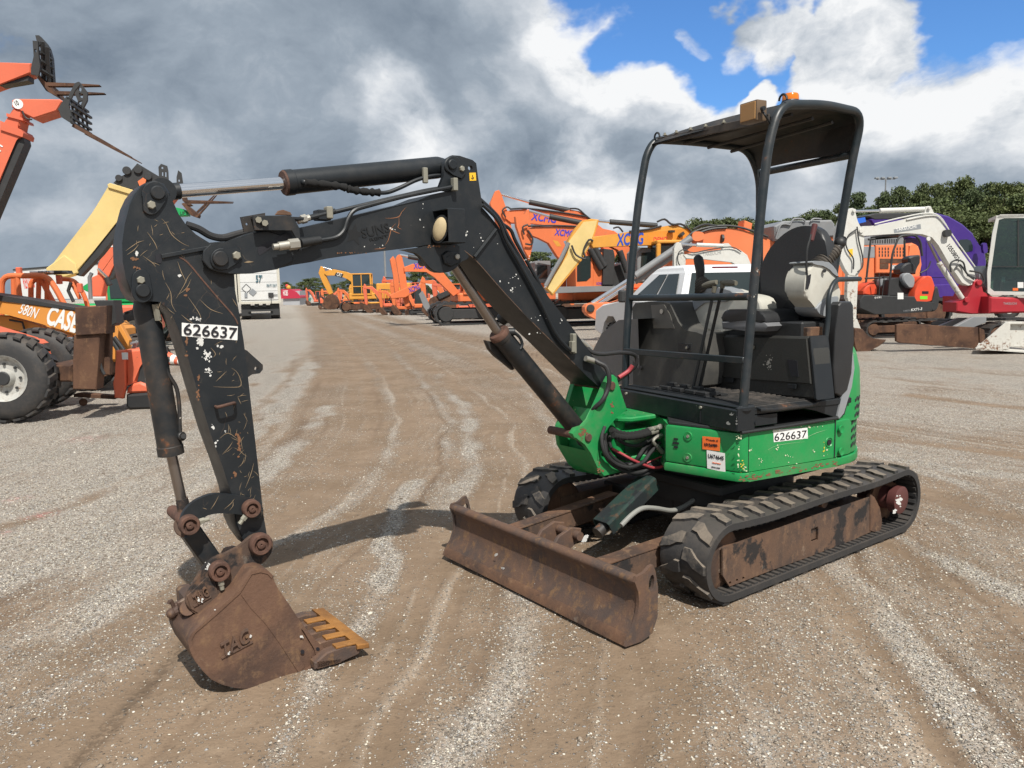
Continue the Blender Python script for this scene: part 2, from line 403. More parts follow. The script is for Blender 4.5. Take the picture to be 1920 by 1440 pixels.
BLK = paint('worn_black_paint', (.012, .016, .020), .34, rust=.10, chip=.14, scr=.22, dirt=.14, dirtcol=(.09, .08, .07), edge=.8, chipcol=(.30, .27, .22))
BLK2 = paint('black_paint', (.012, .0155, .019), .36, rust=.0, chip=.10, dirt=.13, dirtcol=(.08, .07, .06), edge=.5, chipcol=(.35, .33, .28))
BLKR = paint('rusting_black_paint', (.015, .018, .021), .42, rust=.24, chip=.15, dirt=.28, dirtcol=(.12, .08, .05), edge=1.0)
CANOPY = paint('canopy_tube_paint', (.014, .022, .027), .30, rust=.10, chip=.12, dirt=.2, dirtcol=(.10, .08, .07), edge=.6, s=1.2)
PLAS = plain('black_plastic', (.020, .021, .022), .5, var=.2, bmp=.25)
PLASG = paint('grey_plastic', (.060, .059, .055), .62, dirt=.4, dirtcol=(.13, .12, .10), s=.8)
PLASM = paint('mid_grey_plastic', (.16, .165, .175), .5, dirt=.3, dirtcol=(.2, .18, .15))
CREAM = paint('cream_plastic', (.55, .54, .48), .5, dirt=.35, dirtcol=(.30, .27, .22))
LGREY = paint('light_grey_plastic', (.26, .28, .30), .5, dirt=.2, dirtcol=(.3, .27, .22))
CHROME = plain('chrome_rod', (.80, .81, .83), .09, 1.0, var=.03)
STEELR = plain('worn_steel_rod', (.30, .27, .25), .30, .9, var=.15)
ZINC = paint('zinc_fitting', (.55, .53, .47), .38, dirt=.3, metal=.7)
BRASSY = paint('dull_fitting', (.34, .33, .27), .5, dirt=.4, metal=.4)
GREEN = paint('green_paint', (.013, .285, .075), .30, rust=.0, chip=.30, chipcol=(.45, .55, .25), dirt=.32, dirtcol=(.09, .22, .09), edge=.4)
GREEN2 = paint('chipped_green_paint', (.010, .27, .070), .35, rust=.10, chip=.35, chipcol=(.5, .5, .3), dirt=.25, edge=1.2)
RUST = rusty('rusty_steel', (.07, .045, .035), (.18, .095, .055), (.27, .16, .09))
RUSTB = rusty('rusty_blade', (.085, .062, .054), (.155, .088, .058), (.26, .145, .065), pale=.45)
RUSTP = rusty('rusty_painted_steel', (.085,.058,.046), (.155,.090,.058), (.23,.135,.08), black=.30, pale=.25)
PINR = rusty('rusty_pin', (.09, .05, .038), (.15, .075, .052), (.20, .11, .075), pale=.05, s=2.5)
BUCKET = rusty('bucket_steel', (.085, .052, .040), (.175, .098, .064), (.26, .155, .085), pale=.25, s=.8, rough=.62)
ORWELD = rusty('orange_weld_plate', (.22, .10, .03), (.42, .19, .045), (.46, .23, .07), pale=.0, rough=.7)
HOSE = plain('hose_rubber', (.022, .022, .023), .55, var=.3, bmp=.2)
HOSER = plain('red_hose', (.36, .05, .06), .5, var=.25)
RUB = rubber('track_rubber', dust=1.0, dustcol=(.20, .165, .13))
RUBS = rubber('track_side_rubber', dust=.28)
WHITE = plain('white_sticker', (.78, .78, .76), .45, var=.04)
INK = plain('black_ink', (.015, .015, .02), .5)
ORST = plain('orange_sticker', (.80, .16, .03), .55)
YEL = plain('yellow_sticker', (.85, .50, .03), .5)
AMBER = plain('amber_lens', (.70, .18, .01), .15, var=.2)
SEAT = plain('seat_vinyl', (.024, .025, .027), .42, var=.15, bmp=.3)
# ================================================================ the main machine
Z3 = Vector((0, 0, 1))
ARM = Plane(onz(692, 1215), 37.0)               # vertical plane of bucket, stick and boom (bucket's near face)
UC = Plane(onz(1352, 1141), 36.5)               # outer face of the near track
HC = onz(1385, 905, .55); HC.z = 0
HS = Plane(HC, 27.0)                            # near side of the house, s runs backwards
HF = Plane(HC, -63.0)                           # front of the house
HR, HN = HS.u, HS.n
def H(s, w, z): return HC + HR * s - HN * w + Z3 * z
def U(s, v, z): return UC.P + UC.u * s + UC.n * v + Z3 * (z - UC.P.z)
EX = thing('mini_excavator', 'green and black mini excavator with open canopy and rusty bucket, nearest machine on the gravel', 'excavator', U(.9, -.78, 0))
SB, SF, SM = -.150, -.330, -.24                 # stick near / far face, mid plane

def pslab(name, px, pl, near, far, mat, parent=EX, holes=(), bev=.004, label=None, seg=1, ang=35):
    """outline seen on the plane pl at offset `near`, extruded to offset `far`"""
    m = MB(); P = [pl.at(x, y, near) for x, y in px]
    m.prism(P, pl.n * (far - near), [[pl.at(x, y, near) for x, y in h] for h in holes], bev=bev, seg=seg)
    return m.build(name, mat, parent, ang, label)
def circ(x, y, r, n=14, a0=0, a1=360, ry=None):
    return [(x + r * cos(radians(a0 + (a1 - a0) * i / (n if a1 - a0 >= 360 else n - 1))), y + (ry or r) * sin(radians(a0 + (a1 - a0) * i / (n if a1 - a0 >= 360 else n - 1)))) for i in range(n)]
def smooth2(P, k=4, closed=True):
    V = [Vector((x, y, 0)) for x, y in P]
    if closed:
        E = [V[-1]] + V + [V[0], V[1]]; C = catmull(E, k)[k:-k * 1 - 0]
        C = C[:len(P) * k]
    else: C = catmull(V, k)
    return [(v.x, v.y) for v in C]
def pin(name, x, y, pl, near, far, r, mat, parent, ring=None, head=None, n=20):
    a, b = pl.at(x, y, near), pl.at(x, y, near) + pl.n * (far - near)
    m = MB(); m.cyl(a, b, r, n=n, bev=min(.004, r * .2))
    o = m.build(name, mat, parent)
    if ring:
        m = MB(); L = a - pl.n * .006; m.lathe(L, -pl.n, [(0, ring), (.0, ring), (.016, ring), (.02, ring * .96), (.022, ring * .9)], n=24); m.build('collar', mat, o)
    if head:
        m = MB(); m.cyl(a + pl.n * .001, a + pl.n * .012, head, n=n, bev=.002); m.build('pin_head', mat, o)
    return o
def ribbon(m, pl, px, off, w, taper=True):
    P = [pl.at(x, y, off) for x, y in px]; P = catmull(P, 3); n = len(P)
    for i in range(n - 1):
        d = (P[i + 1] - P[i]).normalized(); q = d.cross(pl.n)
        wa = w * (1 - abs(2 * i / (n - 1) - 1) * .8 * taper); wb = w * (1 - abs(2 * (i + 1) / (n - 1) - 1) * .8 * taper)
        m.quad(P[i] - q * wa, P[i] + q * wa, P[i + 1] + q * wb, P[i + 1] - q * wb)
def blotch(m, pl, x, y, rx, ry, n, off, seed, smin=1, smax=4):
    rg = random.Random(seed)
    for _ in range(n):
        cx, cy = x + rg.gauss(0, rx * .5), y + rg.gauss(0, ry * .5); s = rg.uniform(smin, smax) * rg.random() ** .6 + .5
        k = rg.randint(5, 8); a0 = rg.random() * 6
        P = [pl.at(cx + s * rg.uniform(.45, 1.2) * cos(a0 + 2 * pi * i / k), cy + s * rg.uniform(.45, 1.2) * sin(a0 + 2 * pi * i / k), off + rg.random() * .0004) for i in range(k)]
        m.b.faces.new([m.b.verts.new(p) for p in P])
def weld_cyl(name, p0, p1, r, mat, parent, cap=.012, n=24):
    m = MB(); d = (p1 - p0).normalized(); L = (p1 - p0).length
    m.lathe(p0, d, [(0, r * .72), (0, r * 1.06), (.035, r * 1.06), (.038, r), (L - .04, r), (L - .03, r * .98), (L, r * .8)], n=n)
    return m.build(name, mat, parent)

# ---------------------------------------------------------------- stick
STICK = [(262, 352), (272, 343), (290, 338), (308, 344), (319, 362), (323, 382), (332, 402), (347, 424), (366, 442), (392, 458), (422, 452), (447, 466), (448, 492), (436, 512), (441, 545), (449, 590), (457, 640), (464, 697), (471, 760), (479, 830), (488, 910), (494, 965), (500, 1000), (503, 1022), (491, 1036),
         (470, 1030), (455, 1010), (443, 985), (434, 925), (415, 868), (395, 814), (368, 725), (350, 662), (336, 620), (326, 590), (312, 572), (298, 563), (284, 562), (270, 568), (254, 562), (244, 546), (236, 520), (230, 490), (229, 455), (234, 420), (243, 385), (252, 365)]
st = pslab('stick', STICK, ARM, SB, SF, BLK, bev=.006)
def st_lug(px, near, far): return pslab('boss_plate', px, ARM, near, far, BLK, st, bev=.002)
st_lug(circ(290, 364, 24, 12, 150, 400) + circ(284, 386, 17, 8, 20, 160)[::1], SB + .012, SB)
st_lug(circ(265, 522, 17, 8, 190, 350) + circ(267, 548, 20, 10, 0, 180), SB + .012, SB)
pin('stick_pin', 297, 361, ARM, SB + .024, SF - .02, .0265, BLKR, st)
pin('bolt', 285, 384, ARM, SB + .026, SB, .016, BRASSY, st, n=6)
pin('stick_pin', 269, 545, ARM, SB + .024, SF - .02, .026, BLKR, st)
pin('bolt', 265, 525, ARM, SB + .026, SB, .015, BRASSY, st, n=6)
# welded rim line, slot and stiffener
m = MB(); m.prism([ARM.at(x, y, SB) for x, y in ((301, 477), (391, 461), (393, 468), (303, 485))], ARM.n * .010, bev=.002); m.build('stiffener_rib', BLK, st)
m = MB(); m.prism([ARM.at(x, y, SB) for x, y in ((291, 479), (302, 475), (304, 484), (302, 494), (292, 492))], ARM.n * .002); m.build('slot', INK, st)
m = MB(); ribbon(m, ARM, [(336, 482), (352, 492), (380, 525), (410, 560), (438, 592), (446, 608)], SB + .002, .003, False); m.build('weld_seam', PINR, st)
RSC = plain('rust_scratch', (.19, .090, .045), .8); TSC = plain('tan_scratch', (.25, .185, .115), .85); WMK = plain('white_paint_mark', (.62, .62, .60), .7)
m = MB(); rg = random.Random(4)
for px in ([(303, 410), (312, 420), (322, 440), (340, 455), (355, 462)], [(236, 470), (250, 460), (262, 452)], [(238, 478), (252, 468), (260, 458)], [(276, 435), (290, 455), (295, 468)], [(330, 560), (345, 535), (352, 520), (360, 510)], [(335, 552), (350, 540), (358, 524)],
           [(268, 480), (285, 492), (292, 500)], [(333, 490), (340, 510), (350, 530)], [(340, 590), (352, 600), (362, 606)], [(375, 562), (395, 580), (418, 588)], [(352, 556), (372, 585), (378, 600)], [(400, 725), (430, 726), (452, 723), (446, 700), (434, 690)], [(395, 652), (404, 663), (400, 670)],
           [(405, 715), (425, 696)], [(460, 915), (470, 890), (476, 868)], [(417, 852), (430, 838), (436, 828)], [(412, 822), (428, 812), (448, 826)], [(436, 560), (445, 575)], [(446, 745), (452, 758)], [(310, 530), (320, 548), (322, 570), (330, 585)]):
    ribbon(m, ARM, px, SB + .0015, .0014)
for _ in range(34):
    x, y = rg.uniform(250, 440), rg.uniform(400, 600); a = rg.random() * 6; L = rg.uniform(5, 22)
    if x > 335 + (y - 400) * .5 or x > 420 or x + L > 425: continue
    ribbon(m, ARM, [(x, y), (x + L * .5 * cos(a), y + L * .5 * sin(a)), (x + L * cos(a + .1), y + L * sin(a + .1))], SB + .0015, .0010)
for _ in range(50):
    y = rg.uniform(640, 960); x = rg.uniform(400 + (y - 640) * .16, 450 + (y - 640) * .11); a = rg.random() * 6; L = rg.uniform(4, 20)
    ribbon(m, ARM, [(x, y), (x + L * .5 * cos(a), y + L * .5 * sin(a)), (x + L * cos(a + .1), y + L * sin(a + .1))], SB + .0015, .0009)
m.build('scratch_mark', TSC, st, smooth=False)
m = MB()
for a in ((254, 485, 10, 2, 14), (258, 503, 8, 3, 8), (448, 830, 3, 18, 26), (350, 545, 6, 6, 6), (440, 890, 5, 5, 8), (255, 660, 3, 40, 1), (350, 640, 2, 18, 14), (372, 720, 2, 25, 18)): blotch(m, ARM, *a, SB + .0015, int(a[0]), 1, 4)
m.build('rust_patch', RSC, st, smooth=False)
m = MB()
for a in ((376, 640, 7, 8, 40), (387, 668, 8, 12, 26), (392, 697, 6, 7, 14), (368, 598, 10, 4, 14), (415, 650, 6, 4, 8), (423, 810, 3, 3, 3), (256, 477, 2, 3, 3), (337, 516, 2, 4, 3), (398, 800, 2, 8, 5), (405, 830, 2, 10, 6), (471, 948, 6, 3, 5)): blotch(m, ARM, *a, SB + .0018, int(a[0]) + 7, .8, 3.6)
m.build('paint_mark', WMK, st, smooth=False)
pslab('number_sticker', [(341, 605), (360, 607), (404, 609), (446, 612), (445, 638), (400, 635), (341, 630)], ARM, SB + .0022, SB, WHITE, st, bev=0)
text('626637', ARM, 344, 627, 443, 635, .044, INK, st, SB + .0032)
# arm handle
m = MB(); A = [ARM.at(404, 762, SB - .005), ARM.at(407, 764, SB + .05), ARM.at(440, 755, SB + .05), ARM.at(440, 757, SB - .005)]
m.tube(fillet(A, .02), .0065, 8); m.build('handle', PINR, st)
# lug on the back of the stick (tie-down ear)
pslab('tie_down_ear', [(458, 655), (463, 657), (484, 676), (493, 684), (493, 693), (487, 700), (473, 702), (464, 708), (463, 700)], ARM, SM + .015, SM - .015, BLKR, st, holes=[circ(481, 691, 4, 10)])

# ---------------------------------------------------------------- arm-curl cylinder of the bucket
a0, a1 = ARM.at(271, 560, SM), ARM.at(321, 852, SM)
bc = weld_cyl('bucket_cylinder', a1, a0, .048, BLKR, EX)
m = MB(); m.cyl(ARM.at(320, 846, SM), ARM.at(341, 940, SM), .021, n=20); m.build('piston_rod', STEELR, bc)
m = MB(); m.cyl(ARM.at(341, 935, SM), ARM.at(346, 965, SM), .024, .026, n=20); m.cyl(ARM.at(350, 985, SM + .045), ARM.at(350, 985, SM - .045), .05, n=20, bev=.004); m.build('rod_end', RUSTP, bc)
m = MB(); P = [(296, 590), (300, 600), (290, 612), (288, 640), (300, 670), (318, 705), (331, 728), (336, 760), (337, 795), (338, 815)]
m.tube([ARM.at(x, y, SM + .03) for x, y in P], .0085, 8, 4); m.cyl(ARM.at(328, 818, SM), ARM.at(343, 818, SM + .045), .019, n=14, bev=.003); m.cyl(ARM.at(344, 818, SM + .04), ARM.at(344, 818, SM + .07), .011, n=6)
m.build('hydraulic_pipe', BLKR, bc)
m = MB(); m.cyl(ARM.at(291, 570, SM + .06), ARM.at(297, 600, SM + .05), .013, n=6); m.build('pipe_fitting', BRASSY, bc)

# ---------------------------------------------------------------- bucket linkage
def linkarm(near, far):
    o = pslab('linkage_arm', smooth2([(338, 985), (342, 964), (358, 945), (378, 933), (402, 926), (435, 928), (470, 934), (490, 946), (494, 962), (484, 974), (468, 968), (432, 963), (400, 964), (376, 973), (371, 990), (358, 1003), (344, 1000)], 3), ARM, near, far, BLK, bev=.003)
    return o
la = linkarm(SB + .030, SB + .006)
m = MB()
for px in ([(395, 955), (402, 945), (410, 930)], [(420, 955), (432, 945), (440, 935)], [(430, 957), (437, 948), (436, 938)], [(380, 952), (388, 955)]): ribbon(m, ARM, px, SB + .0315, .0013)
m.build('scratch_mark', TSC, la, smooth=False)
linkarm(SF - .006, SF - .030)
def rustpin(x, y, r, near, far, extra=None):
    a = ARM.at(x, y, near); d = ARM.n
    m = MB(); m.cyl(a + d * (far - near), a - d * .03, r * .62, n=24); m.lathe(a - d * .035, d, [(-.01, r * .9), (0, r), (.028, r), (.036, r * .90), (.036, r * .66), (.020, r * .62), (.020, r * .40), (.032, r * .36), (.034, r * .12), (.028, .001)], n=28, caps=False)
    o = m.build('link_pin', PINR, EX)
    if extra:
        m = MB(); q = ARM.at(*extra, near - .018) - a; q = (q - d * q.dot(d)).normalized()
        m.cyl(a + q * r * .8 - d * .018, a + q * (r * .8 + .026) - d * .018, .013, n=6); m.cyl(a + q * (r * .8 + .02) - d * .018, a + q * (r * .8 + .046) - d * .018, .009, n=10); m.build('bolt', BRASSY, o)
    return o
rustpin(357, 986, .040, SB + .066, SF - .03, (378, 977))
rustpin(474, 955, .038, SB + .060, SF - .03, (457, 972))
rustpin(491, 1022, .046, SB + .088, SF - .05)
rustpin(414, 1073, .042, SB + .088, SF - .05, (416, 1100))
# H-link
m = MB(); a, b = ARM.at(352, 990, SM), ARM.at(411, 1073, SM); d = (b - a).normalized(); q = d.cross(ARM.n)
m.box((a + b) / 2, d * (b - a).length * .5, q * .038, ARM.n * .065, bev=.006); m.build('connecting_link', BLKR, EX)
# quick coupler: two side plates, cross members, jaws
CP = smooth2([(470, 1006), (488, 1000), (505, 1004), (513, 1020), (508, 1038), (498, 1052), (480, 1066), (470, 1082), (450, 1098), (432, 1110), (416, 1120), (410, 1132), (396, 1142), (384, 1152), (374, 1154), (360, 1146), (350, 1134), (349, 1120), (360, 1100), (375, 1075), (390, 1054), (412, 1042), (434, 1034), (455, 1020)], 2)
cq = pslab('coupler_plate', CP, ARM, SB + .050, SB + .028, RUSTP, EX, bev=.003)
pslab('coupler_plate', CP, ARM, SF - .028, SF - .050, RUSTP, EX, bev=.003)
pslab('makers_plate', [(350, 1118), (390, 1080), (404, 1090), (410, 1118), (374, 1152), (358, 1142)], ARM, SB + .057, SB + .05, RUSTP, cq, bev=.002)
def tagtext(pl, x0, y0, x1, y1, h, off, parent, white):
    text('TAG', pl, x0, y0, x1, y1, h, RUSTB, parent, off, depth=.006, shear=.35, name='raised_lettering', bold=.02)
    a, b = pl.at(x0 - 6, y0 + 7, off), pl.at(x1 + 2, y1 + 7, off); up = pl.n.cross((b - a).normalized())
    m = MB(); m.prism([a, b, b + up * .007, a + up * .007], pl.n * .006); m.build('raised_lettering', RUSTB, parent)
tagtext(ARM, 369, 1131, 394, 1112, .040, SB + .057, cq, 1)
m = MB(); blotch(m, ARM, 375, 1125, 6, 4, 8, SB + .067, 3, 1, 3); blotch(m, ARM, 391, 1062, 6, 9, 16, SB + .052, 9, 1, 4); m.build('paint_mark', WMK, cq, smooth=False)
m = MB()
for x, y, r in ((372, 1130, .028), (352, 1140, .03), (450, 1060, .022)): m.cyl(ARM.at(x, y, SB + .03), ARM.at(x, y, SF - .03), r, n=16)
m.box(ARM.at(355, 1128, SM), ARM.u * .03, ARM.n * .09, Z3 * .05, bev=.01)
m.build('coupler_crossbar', RUSTB, EX)
m = MB()
for x, y, off in ((332, 1138, -.02), (340, 1150, .02), (322, 1150, .02), (330, 1160, -.03)):
    m.cyl(ARM.at(x, y, SM + off), ARM.at(x + 22, y - 12, SM + off), .016, .024, n=10); m.ball(ARM.at(x, y, SM + off), .022, 2)
for off in (-.06, .06):
    m.prism([ARM.at(x, y, SM + off) for x, y in ((330, 1128), (352, 1116), (372, 1150), (366, 1176), (350, 1172), (338, 1155))], ARM.n * .02, bev=.003)
m.build('locking_jaw', BUCKET, EX)
m = MB()
for pt in ([(316, 1132), (320, 1126), (326, 1140), (324, 1158)], [(318, 1160), (327, 1158), (340, 1176)]): m.tube([ARM.at(x, y, SM) for x, y in pt], .008, 8, 3)
m.build('locking_lever', BUCKET, EX)

# ---------------------------------------------------------------- bucket
BW = .475
BSIDE = [(474, 1074), (490, 1070), (504, 1072), (512, 1082), (520, 1104), (540, 1130), (558, 1158), (579, 1186), (600, 1208), (624, 1230), (622, 1246), (586, 1260), (549, 1271), (520, 1280), (489, 1286), (465, 1288), (440, 1286), (418, 1280), (398, 1270), (384, 1256), (370, 1238), (360, 1218), (356, 1202), (362, 1190), (404, 1152), (450, 1110)]
bk = pslab('bucket_side', BSIDE, ARM, 0, -.02, BUCKET, EX, bev=.003)
UF = ARM.uz(ARM.at(624, 1230))[0]
def bwid(p): return BW - .17 * min(1, max(0, (UF - (p - ARM.P).dot(ARM.u)) / .50))
m = MB(); m.prism([ARM.at(x, y, 0) - ARM.n * (bwid(ARM.at(x, y, 0)) - .02) for x, y in BSIDE], -ARM.n * .02); m.build('bucket_side', BUCKET, EX)
wrap = [(512, 1079), (503, 1070), (489, 1067), (472, 1071), (448, 1107), (402, 1149), (359, 1188), (352, 1202), (356, 1219), (366, 1240), (381, 1259), (396, 1274), (417, 1284), (440, 1290), (465, 1292), (489, 1290), (520, 1284), (549, 1275), (586, 1264), (622, 1250), (650, 1241)]
W3 = [ARM.at(x, y, .004) for x, y in wrap]; cen = ARM.at(480, 1180, .004)
inn = [p + (cen - p).normalized() * .014 for p in W3]
m = MB(); b = m.b; d = -ARM.n * (BW + .008); va = [b.verts.new(p) for p in W3]; vb = [b.verts.new(p - ARM.n * (bwid(p) + .008)) for p in W3]; ia = [b.verts.new(p) for p in inn]; ib = [b.verts.new(p - ARM.n * (bwid(p) + .008)) for p in inn]
for i in range(len(W3) - 1):
    b.faces.new((va[i], va[i + 1], vb[i + 1], vb[i])); b.faces.new((ia[i], ib[i], ib[i + 1], ia[i + 1])); b.faces.new((va[i], ia[i], ia[i + 1], va[i + 1])); b.faces.new((vb[i], vb[i + 1], ib[i + 1], ib[i]))
b.faces.new((va[0], vb[0], ib[0], ia[0])); b.faces.new((va[-1], ia[-1], ib[-1], vb[-1]))
m.build('bucket_shell', BUCKET, EX, ang=60)
pslab('wear_plate', [(452, 1116), (480, 1126), (520, 1166), (545, 1200), (572, 1250), (560, 1262), (524, 1206), (498, 1170), (470, 1140)], ARM, .003, 0, BUCKET, bk, bev=.001)
pslab('side_cutter', [(579, 1186), (600, 1208), (626, 1232), (640, 1240), (622, 1249), (586, 1262), (572, 1258), (596, 1240), (590, 1216), (566, 1180)], ARM, .010, 0, BUCKET, bk, bev=.002)
tagtext(ARM, 421, 1228, 472, 1197, .056, .001, bk, 1)
m = MB(); blotch(m, ARM, 466, 1193, 6, 2, 5, .008, 3, .8, 2.6); blotch(m, ARM, 430, 1222, 5, 4, 5, .011, 4, 1, 2.4); blotch(m, ARM, 567, 1195, 2, 2, 2, .0115, 5, 2, 4); blotch(m, ARM, 404, 1144, 1, 1, 1, .002, 5, 1, 2); m.build('paint_mark', WMK, bk, smooth=False)
m = MB(); m.prism([ARM.at(x, y, .0105) for x, y in circ(567, 1222, 4, 10)], ARM.n * .001); m.prism([ARM.at(x, y, .0105) for x, y in circ(596, 1217, 3.6, 10)], ARM.n * .001); m.build('bolt_hole', INK, bk)
# lip, five teeth, and the plate welded across them
lip0 = onz(640, 1240, .012)
def lipat(k, du, dz): return lip0 - ARM.n * (BW * k) + ARM.u * du + Z3 * dz
m = MB(); m.prism([lipat(0, -.11, .0), lipat(0, .0, -.006), lipat(0, .0, .012), lipat(0, -.11, .035)], -ARM.n * BW, bev=.002); m.build('bucket_lip', BUCKET, EX)
tooth = None
for k in range(5):
    kk = .05 + .9 * k / 4 - .05; c = lipat(kk, 0, 0)
    m = MB(); m.prism([c + ARM.u * du + Z3 * dz for du, dz in ((-.12, .03), (-.06, .060), (.02, .062), (.085, .046), (.10, .028), (.085, .004), (-.02, -.004), (-.12, .0))], -ARM.n * .052, bev=.006)
    o = m.build('bucket_tooth', RUSTB, EX)
    if k < 4:
        m = MB(); c2 = lipat(kk + .12, 0, 0)
        m.prism([c + ARM.u * du + Z3 * dz for du, dz in ((-.02, .062), (.07, .054), (.07, .045), (-.02, .052))], -ARM.n * .044, bev=.002, d0=Z3 * .009); m.build('weld_plate', ORWELD, o)
m = MB(); m.prism([lipat(-.03, .070, .046), lipat(-.03, .128, .036), lipat(-.03, .130, .012), lipat(-.03, .072, .024)], -ARM.n * (BW * 1.05), bev=.003, d0=Z3 * .012); m.build('front_edge_plate', ORWELD, EX)

# ---------------------------------------------------------------- boom
BN, BF = -.125, -.355
BOOM = [(392, 499), (381, 487), (383, 470), (395, 458), (410, 460), (440, 449), (470, 437), (486, 432), (520, 431), (562, 429), (610, 417), (656, 406), (720, 391), (783, 376), (812, 364), (835, 359), (860, 357), (880, 366), (900, 384), (915, 401), (930, 419), (950, 446), (972, 478), (997, 514), (1028, 556), (1067, 606), (1100, 652), (1122, 682), (1137, 700),
        (1142, 714), (1136, 726), (1122, 726), (1100, 705), (1078, 682), (1040, 643), (1005, 610), (977, 583), (948, 550), (922, 522), (899, 494), (880, 476), (862, 464), (848, 459), (820, 458), (800, 459), (775, 464), (716, 471), (660, 478), (613, 485), (580, 492), (548, 497), (515, 505), (470, 512), (430, 512), (408, 508)]
bm_ = pslab('boom', BOOM, ARM, BN, BF, BLK2, bev=.004)
# fork plates at the boom's nose
fp = pslab('fork_plate', [(392, 503), (380, 488), (382, 470), (395, 457), (412, 459), (442, 447), (470, 437), (500, 433), (540, 444), (545, 462), (550, 490), (520, 505), (470, 513), (430, 514), (408, 510)], ARM, BN + .014, BN, BLK, bm_, bev=.003)
pslab('boss_plate', circ(416, 486, 21, 12, 60, 300) + [(445, 464), (453, 470), (455, 484), (446, 494)], ARM, BN + .026, BN + .014, BLK, bm_, bev=.003)
pin('boom_pin', 415, 485, ARM, BN + .042, BF - .03, .030, BLKR, bm_, n=24)
pin('bolt', 445, 479, ARM, BN + .042, BN + .02, .017, BRASSY, bm_, n=6)
m = MB(); m.prism([ARM.at(x, y, BN + .0145) for x, y in ((457, 492), (466, 489), (476, 491), (465, 493))], ARM.n * .001); m.build('paint_mark', TSC, bm_)
# shadow of the nose groove, put in as a flat black patch
pslab('nose_groove_shade', smooth2([(484, 465), (500, 455), (535, 438), (546, 441), (545, 447), (515, 461), (495, 474), (486, 478)], 3), ARM, BN + .0155, BN + .01, INK, bm_, bev=0)
# top bracket for the arm cylinder
pslab('cylinder_bracket', [(822, 356), (826, 346), (832, 330), (833, 308), (838, 297), (848, 291), (862, 292), (886, 300), (893, 306), (896, 330), (900, 356), (905, 390), (880, 372), (850, 360)], ARM, BN - .005, BN - .028, BLK2, bm_, holes=[circ(882, 315, 4.6, 12)])
pslab('cylinder_bracket', [(822, 356), (826, 346), (832, 330), (833, 308), (838, 297), (848, 291), (862, 292), (886, 300), (893, 306), (896, 330), (900, 356), (905, 390), (880, 372), (850, 360)], ARM, BF + .028, BF + .005, BLK2, bm_, holes=[circ(882, 315, 4.6, 12)])
pslab('boss_plate', circ(851, 309, 17, 10, 120, 300) + [(872, 312), (874, 326), (866, 336), (850, 328)], ARM, BN + .006, BN - .005, BLK2, bm_)
pin('boom_pin', 850, 308, ARM, BN + .018, BF, .024, BLK2, bm_)
pin('bolt', 868, 316, ARM, BN + .018, BN - .004, .014, BRASSY, bm_, n=6)
pslab('warning_sticker', [(880, 324), (892, 323.5), (893, 338.5), (881, 339)], ARM, BN - .003, BN - .005, YEL, bm_, bev=0)
m = MB(); m.tube([ARM.at(x, y, BN - .002) for x, y in ((886, 328), (886, 331), (888, 334), (885, 335), (884, 333))], .002, 6, 3); m.build('sticker_symbol', INK, bm_)
# lower cylinder bracket
LB = smooth2([(752, 468), (780, 466), (800, 461), (850, 458), (868, 466), (880, 482), (872, 488), (862, 492), (856, 502), (842, 510), (820, 511), (806, 503), (796, 488), (782, 474)], 2)
lb = pslab('lower_bracket', LB, ARM, BN + .022, BN - .012, BLK2, bm_, bev=.003)
pslab('lower_bracket', LB, ARM, BF + .012, BF - .022, BLK2, bm_, bev=.003)
pslab('boss_plate', [(830, 478), (840, 470), (862, 474), (866, 486), (860, 494), (846, 500), (834, 494)], ARM, BN + .034, BN + .022, BLK2, bm_)
pin('bolt', 859, 481, ARM, BN + .044, BN + .03, .014, ZINC, bm_, n=6)
pin('boom_pin', 843, 487, ARM, BN + .036, BF, .022, BLK2, bm_)
m = MB(); ribbon(m, ARM, [(862, 464), (880, 477), (899, 495), (948, 551), (1005, 611), (1078, 683)], BN + .0005, .002, False); m.build('weld_seam', RUSTP, bm_)
# stiffening tube under the boom, cross pin
m = MB(); m.tube([ARM.at(890, 482, BN + .01), ARM.at(930, 430, BN + .01)], .009, 8); m.build('stiffener_rod', BLK2, bm_)
m = MB(); m.cyl(ARM.at(958, 585, BF), ARM.at(940, 600, BF - .06), .035, n=16); m.build('cross_tube', BLKR, bm_)
# ghost lettering and marks on the boom
GH = plain('ghost_lettering', (.008, .009, .010), .6)
text('SUNS', ARM, 680, 446, 731, 434, .040, GH, bm_, BN + .001); text('RENT', ARM, 694, 452, 728, 444, .012, GH, bm_, BN + .001)
m = MB(); c = ARM.at(664, 440, BN + .001); m.b.faces.new([m.b.verts.new(c + ARM.u * (.05 if i % 2 == 0 else .022) * sin(i * pi / 5 + .2) + Z3 * (.05 if i % 2 == 0 else .022) * cos(i * pi / 5 + .2)) for i in range(10)]); m.build('star_mark', GH, bm_, smooth=False)
m = MB()
for px in ([(762, 388), (753, 398), (748, 406), (736, 409), (722, 409)], [(748, 406), (748, 420), (746, 426), (753, 430)], [(742, 419), (734, 428), (732, 436), (728, 450), (722, 460)], [(731, 430), (742, 435), (750, 438)], [(702, 467), (716, 466), (723, 464)], [(727, 428), (734, 431)]): ribbon(m, ARM, px, BN + .0012, .0017)
m.build('scratch_mark', plain('fresh_rust_scratch', (.30, .13, .06), .8), bm_, smooth=False)
m = MB()
for a in ((734, 430, 5, 3, 8), (788, 412, 1, 2, 2), (874, 440, 2, 5, 4), (905, 452, 30, 20, 6), (960, 530, 18, 25, 9), (1010, 600, 25, 30, 8), (795, 400, 8, 20, 3), (700, 462, 60, 6, 4), (1055, 600, 10, 15, 3), (960, 545, 2, 8, 7), (990, 490, 15, 15, 5)): blotch(m, ARM, *a, BN + .0015, int(a[0]) * 3, .5, 1.9)
